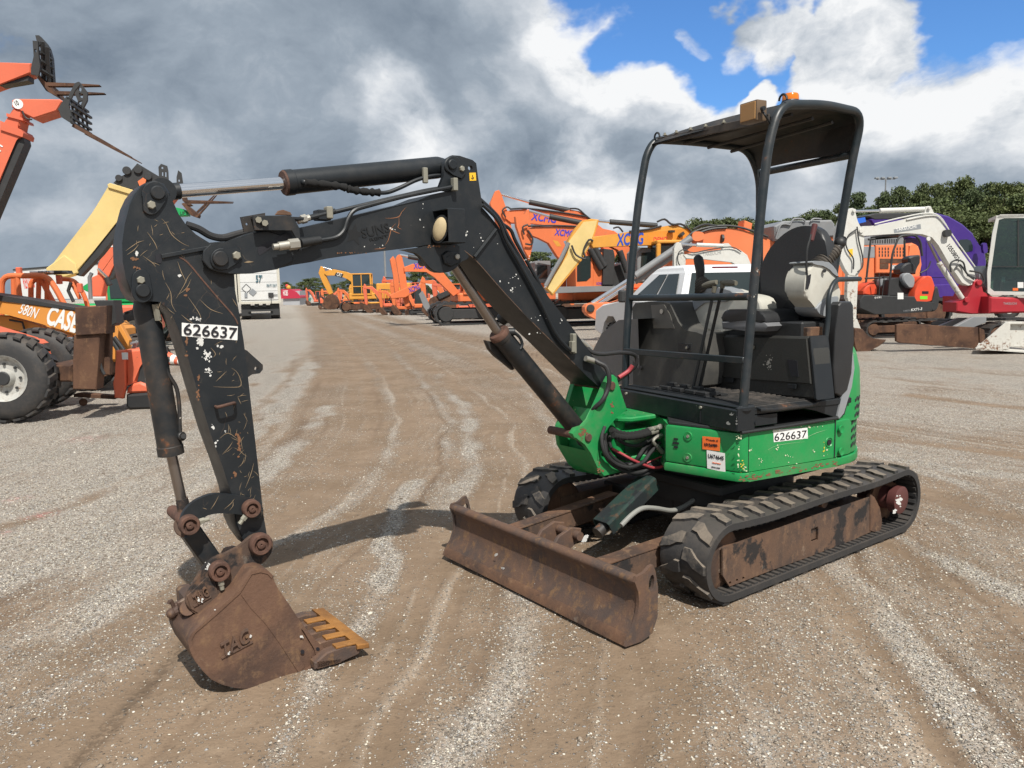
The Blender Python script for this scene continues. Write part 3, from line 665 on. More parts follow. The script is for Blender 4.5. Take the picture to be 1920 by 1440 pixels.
m.build('paint_mark', WMK, bm_, smooth=False)
m = MB(); blotch(m, ARM, 820, 462, 25, 2, 14, BN + .0235, 5, .8, 2.5); blotch(m, ARM, 650, 474, 60, 1, 12, BN + .0012, 6, .8, 1.6); m.build('rust_patch', RSC, bm_, smooth=False)
# work lamp on the boom
c0 = ARM.at(846, 420, BN + .07)
def lamp_pt(x, y): p = ARM.at(x, y, BN + .135); return p
m = MB(); Lf, Lb = ARM.uz(lamp_pt(838, 392)), ARM.uz(lamp_pt(876, 396))
u0, u1, zt, zb = ARM.uz(lamp_pt(840, 390))[0], ARM.uz(lamp_pt(872, 390))[0], ARM.uz(lamp_pt(846, 390))[1], ARM.uz(lamp_pt(846, 455))[1]
def bx(u0, u1, v0, v1, z0, z1, bev=.003):
    m.box(ARM.w((u0 + u1) / 2, (z0 + z1) / 2, (v0 + v1) / 2), ARM.u * (u1 - u0) / 2, ARM.n * (v1 - v0) / 2, Z3 * (z1 - z0) / 2, bev)
bx(u0, u1, BN + .128, BN + .135, zb, zt); bx(u0, u1, BN, BN + .1279, zt - .007, zt); bx(u0, u1, BN, BN + .1279, zb, zb + .007); bx(u1 - .006, u1, BN + .001, BN + .127, zb + .008, zt - .008)
wl = m.build('work_lamp', BLK2, EX)
cu, cz = (u0 - .004), (zb + zt) / 2 - .012; cc = ARM.w(cu, cz, BN + .066); ax = (-ARM.u * .92 + ARM.n * .38).normalized(); sd = ax.cross(Z3).normalized(); upv = sd.cross(ax).normalized()
def disc(c, rx, ry, dp, mat, nm, parent, dome=0.0):
    m = MB(); b = m.b; R = []
    for h, k in ((-dp, .7), (0, 1.0)) + (((dome * .6, .8), (dome, .35)) if dome else ()):
        R.append([b.verts.new(c + ax * h + (sd * cos(t) * rx + upv * sin(t) * ry + upv * cos(t) * rx * -.35) * k) for t in [2 * pi * i / 24 for i in range(24)]])
    for A_, B_ in zip(R, R[1:]):
        for i in range(24): b.faces.new((A_[i], A_[(i + 1) % 24], B_[(i + 1) % 24], B_[i]))
    b.faces.new(list(reversed(R[0]))); b.faces.new(R[-1]); return m.build(nm, mat, parent)
disc(cc, .050, .062, .06, PLAS, 'lamp_body', wl); disc(cc + ax * .003, .040, .052, .01, paint('lamp_lens', (.62, .50, .30), .12, dirt=.2, s=3), 'lamp_lens', wl, .012)

# ---------------------------------------------------------------- arm cylinder on top of the boom
CM = (BN + BF) / 2
e0, e1 = ARM.at(300, 361, CM), ARM.at(850, 308, CM)
a, b = ARM.at(534, 343, CM), ARM.at(832, 313, CM)
ac = weld_cyl('arm_cylinder', a, b, .052, BLK2, EX)
m = MB(); m.cyl(ARM.at(330, 358.5, CM), a, .0275, n=28); m.build('piston_rod', CHROME, ac)
m = MB(); m.cyl(ARM.at(312, 360, CM), ARM.at(337, 358, CM), .033, n=20, bev=.003); m.cyl(e0 + ARM.n * .05, e0 - ARM.n * .05, .05, n=20); m.build('rod_end', BLK2, ac)
m = MB(); m.lathe(a, (b - a).normalized(), [(-.008, .030), (-.008, .05), (.0, .054), (.012, .054)], n=24); m.build('gland_nut', PINR, ac)
m = MB(); m.tube([ARM.at(x, y, CM + .055) for x, y in ((570, 342), (600, 345), (640, 350), (660, 356), (690, 360), (712, 361))], .016, 12, 12, rfun=lambda t: 1 + .16 * sin(t * 60) + .1 * sin(t * 97)); m.build('hose_sleeve', plain('black_cloth', (.012, .012, .012), .95), ac)
m = MB(); m.tube([ARM.at(x, y, CM + .055) for x, y in ((700, 361), (725, 361), (750, 352), (775, 340), (792, 334), (810, 330), (826, 329))], .0095, 8, 5); m.ball(ARM.at(571, 342, CM + .05), .019, 2, (1, 1, .8)); m.build('hydraulic_pipe', BLK2, ac)
m = MB(); m.box(ARM.at(797, 329, CM + .06), ARM.u * .012, ARM.n * .01, Z3 * .036, .003); m.build('pipe_clamp', BRASSY, ac)

# ---------------------------------------------------------------- pipes along the boom
PO = BN + .022
def pipe(px, r, mat, parent, off=PO, k=4, nm='hydraulic_pipe', n=8):
    m = MB(); m.tube([ARM.at(x, y, off) for x, y in px] if not k else catmull([ARM.at(x, y, off) for x, y in px], k), r, n); return m.build(nm, mat, parent)
pp = pipe([(622, 399), (700, 380), (760, 366), (800, 357), (850, 349), (868, 347), (874, 351), (905, 378), (930, 402), (942, 420), (952, 442), (985, 500), (1020, 562), (1045, 610), (1062, 632), (1085, 650)], .0095, BLK2, bm_, BN - .03, 4)
pipe([(598, 451), (630, 445), (645, 432), (652, 412), (664, 395), (690, 386), (760, 368), (850, 350)], .0095, BLK2, bm_, BN + .015, 5)
pipe([(905, 384), (928, 406), (940, 426), (950, 452), (980, 505), (1015, 570), (1040, 622), (1060, 648), (1078, 662)], .0095, BLK2, bm_, BN + .02, 4)
pipe([(942, 420), (958, 432), (968, 455), (1000, 512), (1032, 570), (1062, 620), (1080, 640)], .0095, BLK2, bm_, BN - .06, 4)
m = MB()
for x, y in ((852, 346), (1073, 650)): m.box(ARM.at(x, y, PO), ARM.u * .012, ARM.n * .016, Z3 * .03, .003)
m.build('pipe_clamp', BRASSY, bm_)
# fittings near the nose
m = MB(); m.cyl(ARM.at(512, 463, BN + .06), ARM.at(522, 462, BN + .06), .013, n=14); m.cyl(ARM.at(522, 462, BN + .06), ARM.at(542, 459, BN + .06), .018, n=14); m.cyl(ARM.at(541, 459, BN + .06), ARM.at(560, 457, BN + .06), .023, n=6); m.build('coupling', ZINC, bm_)
m = MB(); m.cyl(ARM.at(563, 456, BN + .045), ARM.at(600, 450, BN + .03), .020, .017, n=14); m.build('rubber_sleeve', PLAS, bm_)
m = MB(); m.cyl(ARM.at(558, 415, BN + .0), ARM.at(580, 408, BN + .0), .014, n=10); m.cyl(ARM.at(565, 412, BN), ARM.at(574, 409.5, BN), .019, n=6); m.build('coupling', ZINC, bm_)
m = MB(); m.cyl(ARM.at(578, 409, BN), ARM.at(628, 396, BN), .0125, n=10); m.box(ARM.at(604, 404, BN - .02), ARM.u * .03, ARM.n * .03, Z3 * .022, .004); m.build('valve_block', BLK2, bm_)
m = MB(); m.box(ARM.at(616, 399, BN), ARM.u * .014, ARM.n * .02, Z3 * .026, .004); m.build('pipe_clamp', BRASSY, bm_)
# bent guard plate and bracket above the nose
pslab('guard_plate', [(474, 404), (545, 404), (552, 410), (562, 428), (566, 470), (560, 471), (556, 446), (548, 431), (478, 432)], ARM, BN + .062, BN + .050, BLKR, bm_, bev=.002)
m = MB(); m.box(ARM.at(518, 410, BN), ARM.u * .10, ARM.n * .05, Z3 * .006, .002); m.build('guard_plate', BLKR, bm_)
pslab('guard_plate', [(451, 407), (497, 399), (500, 432), (458, 435)], ARM, BN - .02, BN - .03, BLKR, bm_, holes=[circ(463, 420, 2.6, 8)], bev=0)
pslab('guard_plate', [(516, 403), (522, 395), (531, 393), (545, 398), (548, 404)], ARM, BN - .06, BN - .07, RUST, bm_, bev=.002)
m = MB(); m.cyl(ARM.at(485, 412, BN + .062), ARM.at(485, 412, BN + .078), .013, n=6); m.cyl(ARM.at(497, 418, BN + .062), ARM.at(497, 418, BN + .078), .013, n=6); m.build('bolt', BRASSY, bm_)
# hose from stick over to the boom
pipe([(349, 421), (372, 429), (395, 442), (418, 446), (442, 440), (470, 433), (500, 426)], .0155, HOSE, EX, SM, 5, 'hydraulic_hose', 10)

# ---------------------------------------------------------------- boom cylinder
a, b = ARM.at(935, 625, CM), ARM.at(1088, 812, CM)
lc = weld_cyl('boom_cylinder', a, b, .054, BLKR, EX)
m = MB(); m.cyl(ARM.at(846, 490, CM), a + (b - a) * .02, .026, n=24); m.build('piston_rod', STEELR, lc)
m = MB(); m.lathe(a, (b - a).normalized(), [(-.012, .03), (-.012, .05), (.0, .058), (.016, .058)], n=24); m.build('gland_nut', PINR, lc)
m = MB(); m.cyl(ARM.at(948, 622, CM + .02), ARM.at(966, 622, CM + .05), .020, n=14, bev=.003); m.tube([ARM.at(x, y, CM + .05) for x, y in ((962, 622), (974, 632), (979, 645), (975, 655))], .009, 8, 4); m.build('pipe_elbow', BLK2, lc)
pslab('rod_guard', [(911, 638), (930, 642), (948, 668), (966, 692), (962, 694), (930, 668), (918, 655)], ARM, CM - .03, CM - .06, BLKR, lc)
m = MB(); m.cyl(ARM.at(1096, 822, CM - .07), ARM.at(1096, 822, CM + .07), .05, n=20, bev=.004); m.build('rod_end', BLKR, lc)

# ---------------------------------------------------------------- swing bracket (green)
GN, GF = -.075, -.405
sbn = pslab('swing_bracket', [(1137, 718), (1143, 706), (1151, 703), (1158, 709), (1162, 732), (1170, 752), (1177, 770), (1165, 774), (1152, 784), (1142, 800), (1132, 814), (1127, 832), (1126, 858), (1134, 868), (1150, 874), (1166, 884), (1150, 888), (1132, 894), (1120, 876), (1108, 850), (1098, 832), (1078, 822), (1073, 813), (1080, 803), (1095, 801), (1107, 788), (1115, 768), (1124, 748)], ARM, GN, GN - .035, GREEN2, EX, bev=.006, seg=2)
fb = pslab('swing_bracket', [(1077, 716), (1064, 766), (1048, 796), (1046, 806), (1050, 835), (1072, 872), (1086, 884), (1120, 890), (1150, 880), (1160, 800), (1160, 740), (1120, 705)], ARM, GF + .035, GF, GREEN2, EX, bev=.006, seg=2)
pslab('web_plate', [(1104, 846), (1118, 876), (1133, 892), (1166, 885), (1160, 862), (1128, 858)], ARM, GN - .035, GF + .035, GREEN2, EX, bev=.004)
pslab('web_plate', [(1128, 770), (1142, 800), (1136, 850), (1120, 850)], ARM, GN - .045, GF + .035, GREEN2, EX, bev=.004)
m = MB(); ribbon(m, ARM, [(1155, 782), (1143, 796), (1131, 814), (1124, 835), (1122, 862)], GN + .004, .006, False); m.build('weld_seam', GREEN2, sbn)
pin('bracket_pin', 1149, 724, ARM, GN + .012, GF, .026, PINR, sbn)
pin('bracket_pin', 1105, 821, ARM, GN + .012, GF, .024, PINR, sbn)
m = MB(); m.cyl(ARM.at(1137, 716, BN - .002), ARM.at(1137, 716, BF), .062, n=24); m.build('boom_foot_boss', BLK2, bm_)
m = MB(); blotch(m, ARM, 1092, 812, 8, 10, 22, GN + .001, 11, 1, 4); blotch(m, ARM, 1125, 880, 6, 10, 16, GN + .001, 12, 1, 3); blotch(m, ARM, 1148, 760, 3, 18, 10, GN + .001, 13, 1, 3); m.build('rust_patch', RSC, sbn, smooth=False)
# nose casting of the house that carries the bracket
n0, n1 = ARM.uz(ARM.at(1150, 790, -.24))[0], ARM.uz(ARM.at(1240, 790, -.24))[0]
m = MB()
for z0, z1, hw in ((.80, .83, .13), (.70, .745, .15), (.56, .60, .15)):
    m.prism([ARM.w(n0 - .03, z0, SM - hw * .55), ARM.w(n0 + .02, z0, SM - hw), ARM.w(n1 + .2, z0, SM - hw * 1.5), ARM.w(n1 + .2, z0, SM + hw * 1.5), ARM.w(n0 + .02, z0, SM + hw), ARM.w(n0 - .03, z0, SM + hw * .55)], Z3 * (z1 - z0), bev=.008)
m.cyl(ARM.w(n0 + .02, .50, SM), ARM.w(n0 + .02, .84, SM), .055, n=20)
m.box(ARM.w(n1 + .03, .68, SM - .04), ARM.u * .12, ARM.n * .11, Z3 * .12, .01)
m.build('swing_post', GREEN2, EX)
# hoses
HO = GN + .04
def hose(px, offs, r=.0105, mat=HOSE, nm='hydraulic_hose', k=6):
    n = len(px); P = []
    for i, (x, y) in enumerate(px):
        t = i / (n - 1) * (len(offs) - 1); j = min(int(t), len(offs) - 2); P.append(ARM.at(x, y, offs[j] + (offs[j + 1] - offs[j]) * (t - j)))
    m = MB(); m.tube(P, r, 9, k); return m.build(nm, mat, EX)
hose([(1112, 674), (1122, 680), (1136, 688), (1142, 706), (1140, 728), (1130, 750), (1115, 765), (1106, 780), (1100, 795)], (BN + .03, GN + .05, GN + .03, -.2), .0135)
hose([(1100, 650), (1110, 660), (1130, 664), (1165, 661), (1190, 666), (1193, 682), (1180, 697), (1160, 712), (1150, 722)], (BN - .02, -.1, -.12, -.25), .012)
hose([(1186, 685), (1178, 696), (1160, 708)], (-.11, -.14), .0125, HOSER)
m = MB(); m.cyl(ARM.at(1098, 672, BN + .03), ARM.at(1118, 678, BN + .035), .016, n=12); m.cyl(ARM.at(1108, 655, BN - .02), ARM.at(1090, 640, BN - .02), .014, n=12); m.build('hose_end', ZINC, EX)
m = MB(); m.box(ARM.at(1072, 644, BN + .0), ARM.u * .012, ARM.n * .03, Z3 * .055, .004); m.build('pipe_clamp', BRASSY, EX)
hose([(1130, 812), (1129, 835), (1140, 862), (1160, 878), (1185, 886), (1205, 884), (1222, 874)], (-.08, -.04, -.02), .012)
hose([(1136, 812), (1137, 838), (1150, 858), (1172, 872), (1200, 878), (1225, 868)], (-.10, -.08, -.04), .011)
hose([(1142, 816), (1146, 840), (1165, 858), (1195, 862), (1214, 846), (1224, 832)], (-.16, -.12, -.06), .011)
hose([(1232, 828), (1212, 836), (1200, 852), (1188, 868), (1172, 874)], (-.10, -.06, -.12), .012)
hose([(1240, 856), (1236, 872), (1220, 884), (1200, 890), (1180, 884), (1166, 876)], (-.05, -.03, -.10), .012)
hose([(1148, 842), (1165, 852), (1182, 862), (1205, 873), (1228, 879), (1245, 875), (1252, 862), (1248, 848), (1240, 840)], (-.10, -.03, .0, -.02), .0105, HOSE)
hose([(1147, 841), (1166, 851), (1182, 860), (1204, 870), (1226, 877), (1245, 873), (1253, 860), (1247, 846)], (-.094, -.024, .006, -.01), .008, HOSER)
hose([(1132, 826), (1138, 852), (1156, 870), (1182, 876), (1206, 866), (1220, 848), (1238, 830)], (-.05, -.01, -.03), .0115)
hose([(1146, 812), (1168, 830), (1192, 836), (1216, 826), (1236, 812)], (-.12, -.07, -.05), .011)
hose([(1134, 800), (1128, 822), (1134, 850), (1152, 872), (1170, 884)], (-.06, -.03, -.06), .010)
hose([(1212, 869), (1226, 862), (1240, 856)], (-.05, -.02), .0045, HOSER)
m = MB()
for px, o in (([(1146, 806), (1160, 812), (1180, 815), (1200, 812), (1218, 806)], -.04), ([(1150, 816), (1170, 820), (1195, 818), (1218, 812)], -.02)):
    m.tube([ARM.at(x, y, o) for x, y in px], .017, 10, 10, rfun=lambda t: 1 + .13 * sin(t * 70))
m.build('hose_sleeve', plain('black_cloth', (.012, .012, .012), .95), EX)
m = MB()
for p0, p1, r in (((1216, 806), (1226, 804), .015), ((1226, 803), (1237, 800), .012), ((1218, 812), (1232, 808), .014), ((1237, 800), (1244, 799), .016), ((1235, 818), (1246, 814), .014)): m.cyl(ARM.at(*p0, -.03), ARM.at(*p1, -.05), r, n=10)
m.tube([ARM.at(x, y, -.02) for x, y in ((1242, 816), (1232, 819), (1225, 826), (1228, 833), (1236, 840), (1243, 848))], .0095, 8, 4); m.cyl(ARM.at(1231, 836, -.018), ARM.at(1242, 848, -.012), .0135, n=10)
m.build('hose_end', ZINC, EX)

# ---------------------------------------------------------------- tracks
FS = UC.uz(UC.at(1321, 1056))[0]; RS = UC.uz(UC.at(1729, 927))[0]
TR = .215; F0, F1 = FS + TR, RS - TR - .005; TOPZ = 2 * TR - .0
def track_path(R, n=14):
    P = []
    for i in range(n + 1): a = radians(90 + 180 * i / n); P.append((F0 + R * cos(a), TR + R * sin(a)))
    for i in range(1, 24): P.append((F0 + (F1 - F0) * i / 24, TR - R))
    for i in range(n + 1): a = radians(-90 + 180 * i / n); P.append((F1 + R * cos(a), TR + R * sin(a) * 1.0))
    for i in range(1, 24):
        t = i / 24; P.append((F1 + (F0 - F1) * t, TR + R - .016 * sin(pi * t) - .006 * sin(3 * pi * t)))
    return P
def path_frames(P):
    n = len(P); L = [0]
    for i in range(n): a, b = P[i], P[(i + 1) % n]; L.append(L[-1] + math.hypot(b[0] - a[0], b[1] - a[1]))
    def f(s, h):
        s %= L[-1]; lo = 0
        import bisect
        i = min(bisect.bisect_right(L, s) - 1, n - 1); t = (s - L[i]) / (L[i + 1] - L[i])
        a, b = P[i], P[(i + 1) % n]; q = P[(i + 2) % n]; p_ = P[i - 1]
        x, z = a[0] + (b[0] - a[0]) * t, a[1] + (b[1] - a[1]) * t
        na = (b[1] - p_[1], -(b[0] - p_[0])); nb = (q[1] - a[1], -(q[0] - a[0]))
        nx, nz = na[0] * (1 - t) + nb[0] * t, na[1] * (1 - t) + nb[1] * t; l = math.hypot(nx, nz) or 1
        return x - nx / l * h, z - nz / l * h
    return f, L[-1]
def make_track(v0, v1, near_side):
    """rubber belt between offsets v0 (outer) and v1"""
    P = track_path(TR - .026); f, LEN = path_frames(P)
    m = MB(); b = m.b; N = 130; prof = [(v0, -.002), (v0, .012), (v0 - .03 * (1 if v0 > v1 else -1), .016), (v1 + .03 * (1 if v0 > v1 else -1), .016), (v1, .012), (v1, -.002), (v1, -.022), (v0, -.022)]
    # outward direction: +h
    rings = []
    for i in range(N):
        s = LEN * i / N; rings.append([b.verts.new(U(*[f(s, -hh)[0], v, f(s, -hh)[1]])) for v, hh in prof])
    for i in range(N):
        A, B = rings[i], rings[(i + 1) % N]
        for j in range(8): b.faces.new((A[j], A[(j + 1) % 8], B[(j + 1) % 8], B[j]))
    tk = m.build('track', RUBS, EX, ang=50)
    # inner drive ribs: one part, too small to pick apart
    m = MB(); NR = int(LEN / .05); sg = 1 if v0 > v1 else -1
    for i in range(NR):
        s = LEN * i / NR
        for va, vb in ((v0 - .012 * sg, v0 - .115 * sg), (v1 + .115 * sg, v1 + .012 * sg)):
            q = []
            for v in (va, vb):
                for ds, hh in ((-.015, .020), (-.012, .032), (.012, .032), (.015, .020)): x, z = f(s + ds, hh); q.append(U(x, v, z))
            vv = [m.b.verts.new(p) for p in q]
            for k in range(3): m.b.faces.new((vv[k], vv[k + 1], vv[k + 5], vv[k + 4]))
            m.b.faces.new(vv[:4]); m.b.faces.new(vv[4:])
    o = m.build('drive_rib', RUBS, tk, smooth=False); o['kind'] = 'stuff'
    # tread blocks
    NB = 34; pitch = LEN / NB; W = abs(v1 - v0); rg = random.Random(int(v0 * 100) + 5)
    for i in range(NB):
        for side in (0, 1):
            s0 = (i + .5 * side) * pitch
            # block outline in (s along path, w from outer edge)
            if side == 0: Q = [(-.018, .004), (.028, .004), (.058, .06), (.094, .105), (.094, .148), (.034, .148), (.028, .108), (.002, .07)]
            else: Q = [(-.018, W - .004), (.028, W - .004), (.058, W - .06), (.094, W - .105), (.094, W - .138), (.034, W - .138), (.028, W - .108), (.002, W - .07)]
            bb = bmesh.new(); lo, hi = [], []
            for ds, w in Q:
                ds2 = -(ds - .03)
                x, z = f(s0 + ds2, -.001); lo.append(bb.verts.new(U(x, v0 - sg * w, z)))
            cs = sum(q[0] for q in Q) / 8; cw = sum(q[1] for q in Q) / 8
            for ds, w in Q:
                ds3 = -((cs + (ds - cs) * .84) - .03); w3 = cw + (w - cw) * .95
                x, z = f(s0 + ds3, -(.030 + rg.uniform(-.001, .001))); hi.append(bb.verts.new(U(x, v0 - sg * w3, z)))
            for k in range(8): bb.faces.new((lo[k], lo[(k + 1) % 8], hi[(k + 1) % 8], hi[k]))
            bb.faces.new(hi)
            mm = MB(); mm.b.free(); mm.b = bb; mm.build('tread_block', RUB, tk, smooth=False)
    return tk
make_track(0, -.30, True)
make_track(-1.56, -1.26, False)
def under(v0, v1, sgn):
    """side frame with idler, rollers and final drive, between the two belt edges"""
    zc = TR
    pl = UC.shift(v0 - .045 * sgn)
    return pl
FRAME = [(1355, 1029), (1400, 1012), (1480, 984), (1560, 956), (1632, 931), (1636, 996), (1600, 1012), (1520, 1043), (1440, 1072), (1368, 1100), (1355, 1079)]
def side_frame(shift):
    """shift: move the near frame's geometry across to the other track"""
    pl = UC; P = [UC.at(x, y, -.05) + UC.n * shift for x, y in FRAME]
    hole = [UC.at(x, y, -.05) + UC.n * shift for x, y in ((1521, 992), (1534, 987), (1534, 1012), (1521, 1017))]
    m = MB(); m.prism(P, -UC.n * .012, [hole] + [[UC.at(x + 2.2 * cos(t), y + 3 * sin(t), -.05) + UC.n * shift for t in [i * pi / 4 for i in range(8)]] for x, y in ((1369, 1093), (1382, 1088), (1394, 1084))])
    fr = m.build('track_frame', RUSTP, EX)
    m = MB(); s0, s1 = UC.uz(P[0])[0], UC.uz(P[4])[0]; m.box(U((s0 + s1) / 2, -.15 + shift, TR - .01), UC.u * (s1 - s0) / 2, UC.n * .085, Z3 * .07, .01); m.build('frame_core', RUSTP, fr)
    m = MB(); m.prism([UC.at(x, y, -.045) + UC.n * shift for x, y in ((1632, 926), (1640, 932), (1650, 952), (1654, 975), (1652, 996), (1640, 998), (1632, 995))], -UC.n * .012, bev=.002); m.build('end_plate', RUST, fr)
    return fr
fr = side_frame(0)
fr2 = side_frame(-1.56 + .30)
def wheelset(v0, vi):
    sg = -1 if vi < v0 else 1
    m = MB(); m.lathe(U(F0 + .0, v0 + sg * .075, TR), UC.n * sg, [(0, .05), (0, .12), (.02, .165), (.05, .17), (.08, .14), (.16, .14), (.15, .17), (.16, .165), (.17, .12), (.17, .05)], n=28)
    m.build('idler_wheel', RUST, EX)
    for i in range(4):
        s = F0 + (F1 - F0) * (.16 + .235 * i); m = MB(); m.lathe(U(s, v0 + sg * .062, .078), UC.n * sg, [(0, .02), (0, .035), (.03, .048), (.09, .048), (.10, .035), (.13, .035), (.14, .048), (.2, .048), (.22, .03)], n=16); m.build('track_roller', RUST, EX)
    m = MB(); c = U(F1, v0, TR)
    m.lathe(c + UC.n * sg * .02, UC.n * sg, [(0, .02), (0, .08), (.004, .088), (.055, .088), (.06, .07), (.13, .075), (.14, .11), (.24, .11), (.24, .03)], n=28); o = m.build('final_drive', plain('maroon_hub', (.10, .035, .032), .5, bmp=.2), EX)
    m = MB(); bb = m.b
    for v in (.105, .135):
        ring = []
    pts = []
    for i in range(36):
        r_ = TR - .035 if i % 4 in (1, 2) else TR - .075
        a = 2 * pi * i / 36; pts.append(c + UC.n * sg * .14 + UC.u * r_ * cos(a) + Z3 * r_ * sin(a))
    m.prism(pts, UC.n * sg * .02); m.build('sprocket', RUST, o)
    return o
fd = wheelset(0, -1); wheelset(-1.56, 1)
m = MB(); blp = UC; 
blotch(m, UC, 1685, 940, 5, 9, 12, -.0195, 3, 1.2, 4.5); blotch(m, UC, 1678, 956, 4, 4, 6, -.0195, 4, 1, 4); m.build('paint_mark', WMK, fd, smooth=False)
m = MB(); s = F0 + (F1 - F0) * .52; m.lathe(U(s, -.05, 2 * TR - .085), -UC.n, [(0, .01), (0, .03), (.18, .03), (.2, .01)], n=16); m.build('carrier_roller', RUST, EX)
# centre frame, slew ring
m = MB(); cs = (F0 + F1) / 2
m.box(U(cs, -.78, .30), UC.u * .30, UC.n * .30, Z3 * .09, .02)
for a, b_ in ((-.42, -.16), (.42, -.16), (-.42, -1.40), (.42, -1.40)): m.box(U(cs + a * .8, (b_ + -.78) / 2, .24), UC.u * .09, UC.n * abs(b_ + .78) / 2, Z3 * .06, .01)
m.cyl(U(cs, -.78, .30), U(cs, -.78, .55), .46, n=32); m.box(U(cs, -.78, .44), UC.u * .5, UC.n * .42, Z3 * .03, .01); m.build('centre_frame', plain('dark_greasy_steel', (.018, .018, .018), .6, var=.3), EX)

# ---------------------------------------------------------------- dozer blade
L0, R0 = -1.52, .015
bs0 = -.645
prof = [(bs0 + .0, .022), (bs0 - .030, .020), (bs0 - .018, .05), (bs0 + .022, .10), (bs0 + .044, .15), (bs0 + .052, .20), (bs0 + .048, .25), (bs0 + .036, .272), (bs0 + .024, .285), (bs0 + .022, .298), (bs0 + .030, .312), (bs0 + .05, .318), (bs0 + .075, .310), (bs0 + .078, .298), (bs0 + .062, .28), (bs0 + .07, .20), (bs0 + .068, .10), (bs0 + .036, .04)]
def blade_curve(P, v): return [U(s, v, z) for s, z in P]
m = MB(); m.prism(blade_curve(prof, L0 + .012), UC.n * (R0 - L0 - .024)); bl = m.build('dozer_blade', RUSTB, EX, ang=50)
m = MB(); m.prism(blade_curve([(bs0 - .034, .012), (bs0 - .026, .045), (bs0 - .012, .062), (bs0 - .004, .058), (bs0 + .0, .012)], L0 + .005), UC.n * (R0 - L0 - .01), bev=.002); m.build('cutting_edge', RUST, bl)
EP = [(bs0 - .038, .016), (bs0 - .022, .05), (bs0 + .016, .10), (bs0 + .038, .15), (bs0 + .046, .20), (bs0 + .040, .25), (bs0 + .020, .298), (bs0 + .03, .322), (bs0 + .08, .328), (bs0 + .115, .350), (bs0 + .135, .352), (bs0 + .15, .32), (bs0 + .168, .24), (bs0 + .165, .10), (bs0 + .13, .03), (bs0 + .06, .012)]
hole = [(bs0 + .125 + .018 * cos(t) + (.004 * sin(t)), .27 + .038 * sin(t)) for t in [i * pi / 6 for i in range(12)]]
for v, d in ((R0 - .012, .018), (L0 - .006, .018)):
    m = MB(); m.prism(blade_curve(EP, v), UC.n * d, [blade_curve(hole, v)]); m.build('end_plate', RUSTB, bl)
bp_ = Plane(U(bs0 + .040, 0, .16), UC.ang - 90); bp_.n = -UC.u
m = MB()
for a in ((943, 1072, 4, 10, 16), (930, 1040, 3, 4, 6), (1035, 1125, 8, 3, 9), (1070, 1142, 6, 2, 6), (1120, 1174, 3, 2, 3), (1000, 1100, 20, 8, 5)): blotch(m, bp_, *a, .035, int(a[0]), .6, 2.6)
m.build('paint_mark', WMK, bl, smooth=False)
# push arms, cross tube
def arm(va, vb, s1):
    m = MB(); a, b = U(bs0 + .07, va, .16), U(s1, vb, .22); d = (b - a).normalized(); q = d.cross(Z3).normalized()
    m.box((a + b) / 2, d * (b - a).length / 2, q * .045, Z3 * .055, .008); o = m.build('push_arm', RUSTP, EX)
    m = MB(); m.box((a + b) / 2 + Z3 * .058, d * (b - a).length * .49, q * .05, Z3 * .004, .001); m.build('top_plate', RUST, o)
arm(-.42, -.34, .42); arm(-1.14, -1.18, .42)
m = MB(); m.cyl(U(bs0 + .165, -1.14, .205), U(bs0 + .165, -.40, .205), .052, n=24); m.build('torsion_tube', rusty('dry_rust', (.13, .06, .035), (.26, .12, .06), (.34, .2, .12), pale=.3), EX)
m = MB()
for v in (-.70, -.84): m.prism([U(s, v, z) for s, z in ((bs0 + .10, .22), (bs0 + .17, .30), (bs0 + .26, .33), (bs0 + .33, .31), (bs0 + .32, .25), (bs0 + .22, .20))], UC.n * .022, bev=.004)
m.cyl(U(bs0 + .285, -.88, .285), U(bs0 + .285, -.64, .285), .024, n=14); m.build('cylinder_lug', RUSTB, EX)
blotch(m := MB(), UC, 1096, 1006, 8, 6, 14, -.655, 4, 2, 6); m.build('paint_mark', WMK, EX)
# blade cylinder with its bent green guard
a, b = UC.at(1120, 1000, -.77), UC.at(1222, 900, -.77)
m = MB(); m.cyl(a, b, .036, n=18); m.build('blade_cylinder', BLKR, EX)
d = (b - a).normalized(); q = UC.n; up = d.cross(q).normalized() * (1 if d.cross(q).z > 0 else -1)
gp = [(-.070, -.02), (-.068, .040), (-.054, .050), (.054, .050), (.068, .040), (.070, -.03), (.064, -.03), (.062, .036), (.050, .044), (-.050, .044), (-.062, .036), (-.064, -.02)]
m = MB(); s0 = a + d * .05; m.prism([s0 + q * x + up * y for x, y in gp], d * (b - a).length * .86); m.build('cylinder_guard', rusty('rusting_green_guard', (.012, .026, .024), (.016, .045, .036), (.12, .06, .03), pale=.15, black=.5), EX)
m = MB(); m.tube([UC.at(x, y, -.62) for x, y in ((1165, 985), (1185, 965), (1205, 953), (1230, 953), (1262, 957), (1290, 945), (1330, 915))], .014, 10, 5); m.build('hydraulic_hose', plain('pale_hose_wrap', (.24, .24, .22), .6), EX)

